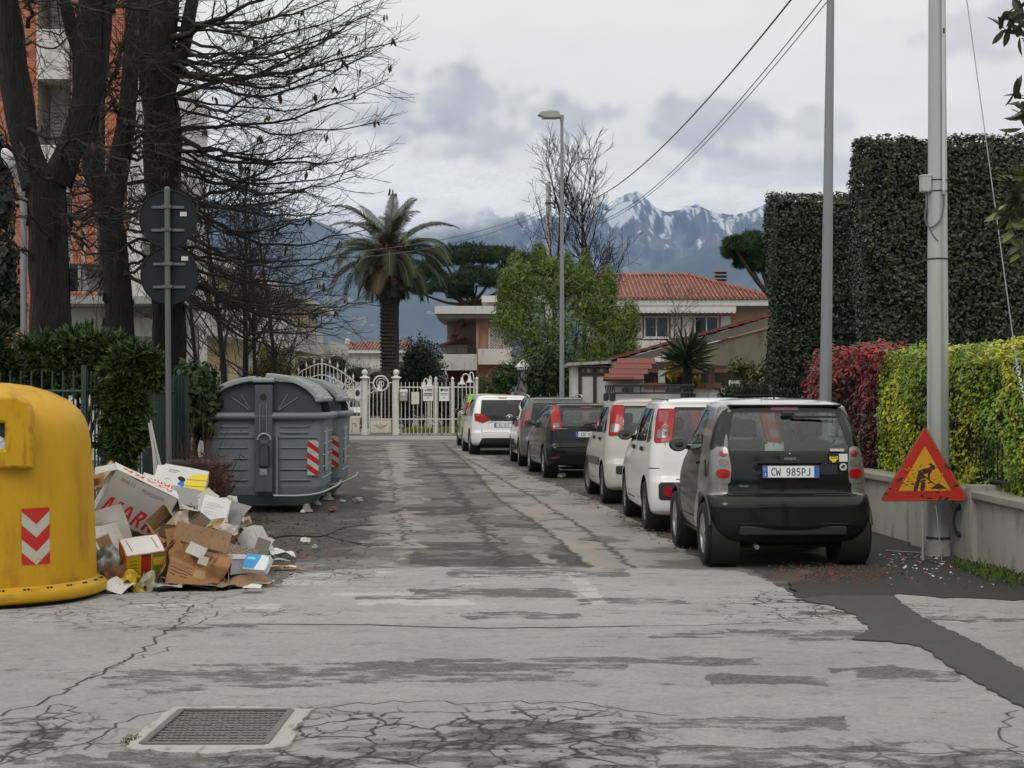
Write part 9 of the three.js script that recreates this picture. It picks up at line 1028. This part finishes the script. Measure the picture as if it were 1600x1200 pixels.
crumple('plastic_bag', 'grey translucent plastic bag beside the yellow container', 'plastic bag', P(162, 886, 13.0), 0.18, 0.30, [-0.5, 0.2, 0.2], pmat([0.35, 0.37, 0.38], 0.25, { transmission: 0.35, thickness: 0 }), 100, 0.09, 0, 9);
carton('carton', 'tan carton edge at the top left of the heap beside the MARR carton', P(168, 748, 14.5), [0.10, 0.26, 0.24], [0.25, 0.4, -0.75], cardM(kraftL), { seed: 25 });
crumple('cardboard_sheet', 'orange-brown card scrap behind the yellow container', 'cardboard', P(150, 748, 14.4), 0.14, 0.18, [-0.3, 0.2, 0.2], cardM([0.34, 0.16, 0.07]), 102, 0.04, 0, 8);
crumple('cardboard_flap', 'beige folded flap between fruit box and paper bundle', 'cardboard', P(326, 776, 14.6), 0.16, 0.14, [-0.8, 0.1, -0.7], cardM([0.46, 0.43, 0.36]), 103, 0.01, 0.4, 4);
crumple('packet', 'crumpled green and white packet at the right of the paper bundle', 'packet', P(361, 788, 14.5), 0.13, 0.12, [-0.4, 0, 0.3], cardM([0.42, 0.43, 0.34]), 104, 0.05, 0, 10);
crumple('paper', 'torn whitish carton piece left of the paper bundle', 'paper', P(288, 800, 14.1), 0.22, 0.12, [-0.7, 0.1, -0.4], cardM([0.46, 0.45, 0.43]), 105, 0.03, 0.5, 7);
crumple('paper', 'pinkish white crumpled paper above the arched sheet', 'paper', P(352, 830, 14.0), 0.20, 0.14, [-0.6, 0, -0.2], cardM([0.48, 0.42, 0.40]), 106, 0.07, 0, 9);
{ const t = thing('can', 'red drink can lying in the heap', 'can', P(366, 842, 13.75)); part('body', lathe([[0, 0], [0.026, 0], [0.032, 0.008], [0.032, 0.10], [0.027, 0.112], [0, 0.112]], 20), mat([0.45, 0.02, 0.03], 0.3, { metalness: 0.3 }), t); part('end', lathe([[0, 0.1125], [0.024, 0.1125], [0.025, 0.116]], 16), M.metal, t); rot(t, 0.6, 0.2, 1.2); }
crumple('cardboard_flap', 'white cardboard flap lying over the brown carton', 'cardboard', P(307, 860, 13.0), 0.16, 0.10, [-0.5, -0.1, -0.45], cardM([0.50, 0.49, 0.46]), 107, 0.015, 0, 5); crumple('paper', 'white label stuck on the side of the brown carton', 'label', P(318, 876, 12.93), 0.08, 0.07, [-0.35, 0, -0.3], cardM([0.45, 0.42, 0.37]), 108, 0.004, 0, 5);
crumple('paper', 'beige folded paper strips in front of the dark brown box', 'paper', P(283, 812, 13.6), 0.16, 0.14, [-0.4, 0.5, 0.3], cardM([0.45, 0.40, 0.34]), 109, 0.05, 0.8, 8);
crumple('paper', 'dull cream carton side between paper bag and brown carton', 'paper', P(312, 850, 13.35), 0.22, 0.10, [-0.6, 0.1, 0.1], cardM([0.34, 0.30, 0.23]), 110, 0.02, 0, 6);
carton('carton', 'brown carton half buried behind the brown front carton', P(338, 850, 13.6), [0.24, 0.16, 0.2], [0.3, -0.4, -0.2], cardM([0.14, 0.09, 0.06]), { flaps: [[0, 0.7, 0.12], [1, 0.9, 0.1]], seed: 28 });
{ // small torn scraps all over the heap: too many to count
  const r = rng(411), l = [], cs = [[0.5, 0.49, 0.47], [0.3, 0.29, 0.28], [0.28, 0.17, 0.1], [0.12, 0.09, 0.07], [0.42, 0.3, 0.18], [0.5, 0.5, 0.5]], q = new THREE.PlaneGeometry(1, 0.8, 5, 4), a = q.attributes.position; for (let i = 0; i < a.count; i++) a.setXYZ(i, a.getX(i) + 0.15 * n2(i * 1.7, 3), a.getY(i) + 0.15 * n2(i * 2.3, 9), 0.35 * n2(a.getX(i) * 2.4, a.getY(i) * 2.4 + 5)); q.computeVertexNormals();
  for (let k = 0; k < 330; k++) { const x = (r() + r() - 1) * 0.72, z = (r() + r() - 1) * 1.05, h = 0.52 * Math.max(0, 1 - (x / 0.8) ** 2) * Math.max(0, 1 - ((z + 0.1) / 1.1) ** 2), v = 0.6 + 0.6 * r(), c = cs[Math.floor(r() * 6)]; l.push({ p: V(-2.92 + x, 0.03 + h + 0.06 * r(), -14.5 + z), q: quat(r), s: 0.03 + 0.09 * r() * r(), c: lin(c[0] * v, c[1] * v, c[2] * v) }); }
  const g = thing('scraps', 'torn paper and card scraps strewn through the rubbish heap', 'scraps'); copies('bits', q, mat([1, 1, 1], 0.9), l, g, null); g.userData.kind = 'stuff'; }
{ // fallen branches and litter on the road
  const r = rng(401), br = (label, pts, w) => { const T = new Tubes(), q = pts.map(([x, y]) => { const [X, d] = ground(x, y); return V(X, 0.012 + 0.03 * r(), -d); }), pp = new THREE.CatmullRomCurve3(q).getPoints(14); T.add(pp, taper(15, w, 0.003), 4); twigs(T, pp, w * 0.6, 0, r, { kids: [7, 3, 0], len: [0.45, 0.2], seg: [4, 3], lift: [0, 0], minR: 0.002, flat: 0.1, spread: 0.9 }); const p = T.geo(), a = p.attributes.position; for (let i = 0; i < a.count; i++) a.setY(i, clamp(a.getY(i), 0.004, 0.09)); single('fallen_branch', p, twigMat, label, 'branch'); };
  br('bare fallen branch on the road right of the heap', [[405, 850], [450, 842], [500, 842], [530, 832], [565, 822]], 0.012); br('thin fallen twig nearer the road than the bigger branch', [[505, 842], [540, 850], [580, 858]], 0.007); br('stick poking out of the rubbish towards the dumpster', [[370, 822], [395, 812], [424, 795]], 0.008); br('dry stems lying at the foot of the dead shrub', [[360, 800], [385, 812], [420, 822]], 0.008);
  const lit = [['crumpled white cup under the first dumpster', 473, 802, 0.05, paperW], ['white paper scrap beside the fallen branch', 478, 849, 0.07, paperW], ['small grey paper scrap below the fallen branch', 492, 858, 0.05, greyB], ['white scrap under the second dumpster', 535, 785, 0.05, paperW], ['torn white scraps on the road beyond the second dumpster', 560, 785, 0.09, [0.4, 0.38, 0.36]], ['white crumpled napkin under the black hatchback', 877, 746, 0.10, paperW], ['reddish scrap on the road by the dumpster', 520, 800, 0.08, [0.18, 0.08, 0.06]]]; lit.forEach(([lab, px, py, s, c], k) => { const [x, d] = ground(px, py), q = new THREE.IcosahedronGeometry(s * 0.6, 2), p = q.attributes.position; for (let i = 0; i < p.count; i++) { const f = 1 + 0.6 * n3(p.getX(i) * 40 + k, p.getY(i) * 40, p.getZ(i) * 40); p.setXYZ(i, p.getX(i) * f * 1.3, p.getY(i) * f * 0.7, p.getZ(i) * f); } q.computeVertexNormals(); const o = single('litter', q, cardM(c), lab, 'litter'); o.position.set(x, s * 0.4, -d); });
  // loose leaves and petals
  const sc = (name, label, n, fn, m, geo) => { const g = thing(name, label, 'leaf litter'), l = []; for (let k = 0; k < n; k++) { const [px, py, s, c] = fn(); const [x, d] = ground(px, py); l.push({ p: V(x, 0.012 + 0.006 * r(), -d), q: new THREE.Quaternion().setFromEuler(new THREE.Euler(-Math.PI / 2 + (r() - 0.5) * 0.9, (r() - 0.5) * 0.9, r() * 6.28)), s, c }); } copies('bits', geo, m, l, g, null); g.userData.kind = 'stuff'; };
  sc('petals', 'pale petals and pebbles strewn at the foot of the low wall', 260, () => [1375 + r() * 230, 868 + r() * r() * 62, 0.02 + 0.025 * r(), r() < 0.7 ? lin(0.5, 0.46, 0.44) : lin(0.30, 0.10, 0.09)], mat([1, 1, 1], 0.8), ovalLeaf); sc('leaf_litter', 'brown leaf litter around dumpsters and rubbish', 900, () => [420 + (r() + r() - 1) * 170, 790 + r() * 110, 0.03 + 0.03 * r(), lin(0.09 + 0.08 * r(), 0.05 + 0.03 * r(), 0.03)], mat([1, 1, 1], 0.95), stdLeaf); sc('gravel', 'reddish gravel patch on the dark asphalt behind the small car', 700, () => [1310 + (r() + r() - 1) * 120, 898 + (r() + r() - 1) * 20, 0.006 + 0.010 * r(), lin(0.12 + 0.10 * r(), 0.085, 0.065)], mat([1, 1, 1], 0.95), new THREE.IcosahedronGeometry(0.5, 0)); sc('leaf_litter', 'dead leaves and twigs under the parked cars', 500, () => { const t = r(); return [lerp(760, 1060, t) + r() * 60, lerp(712, 850, t) + r() * 18, 0.03 + 0.03 * r(), lin(0.10 + 0.06 * r(), 0.06, 0.035)]; }, mat([1, 1, 1], 0.95), stdLeaf);
}
renderer.render(scene, camera);
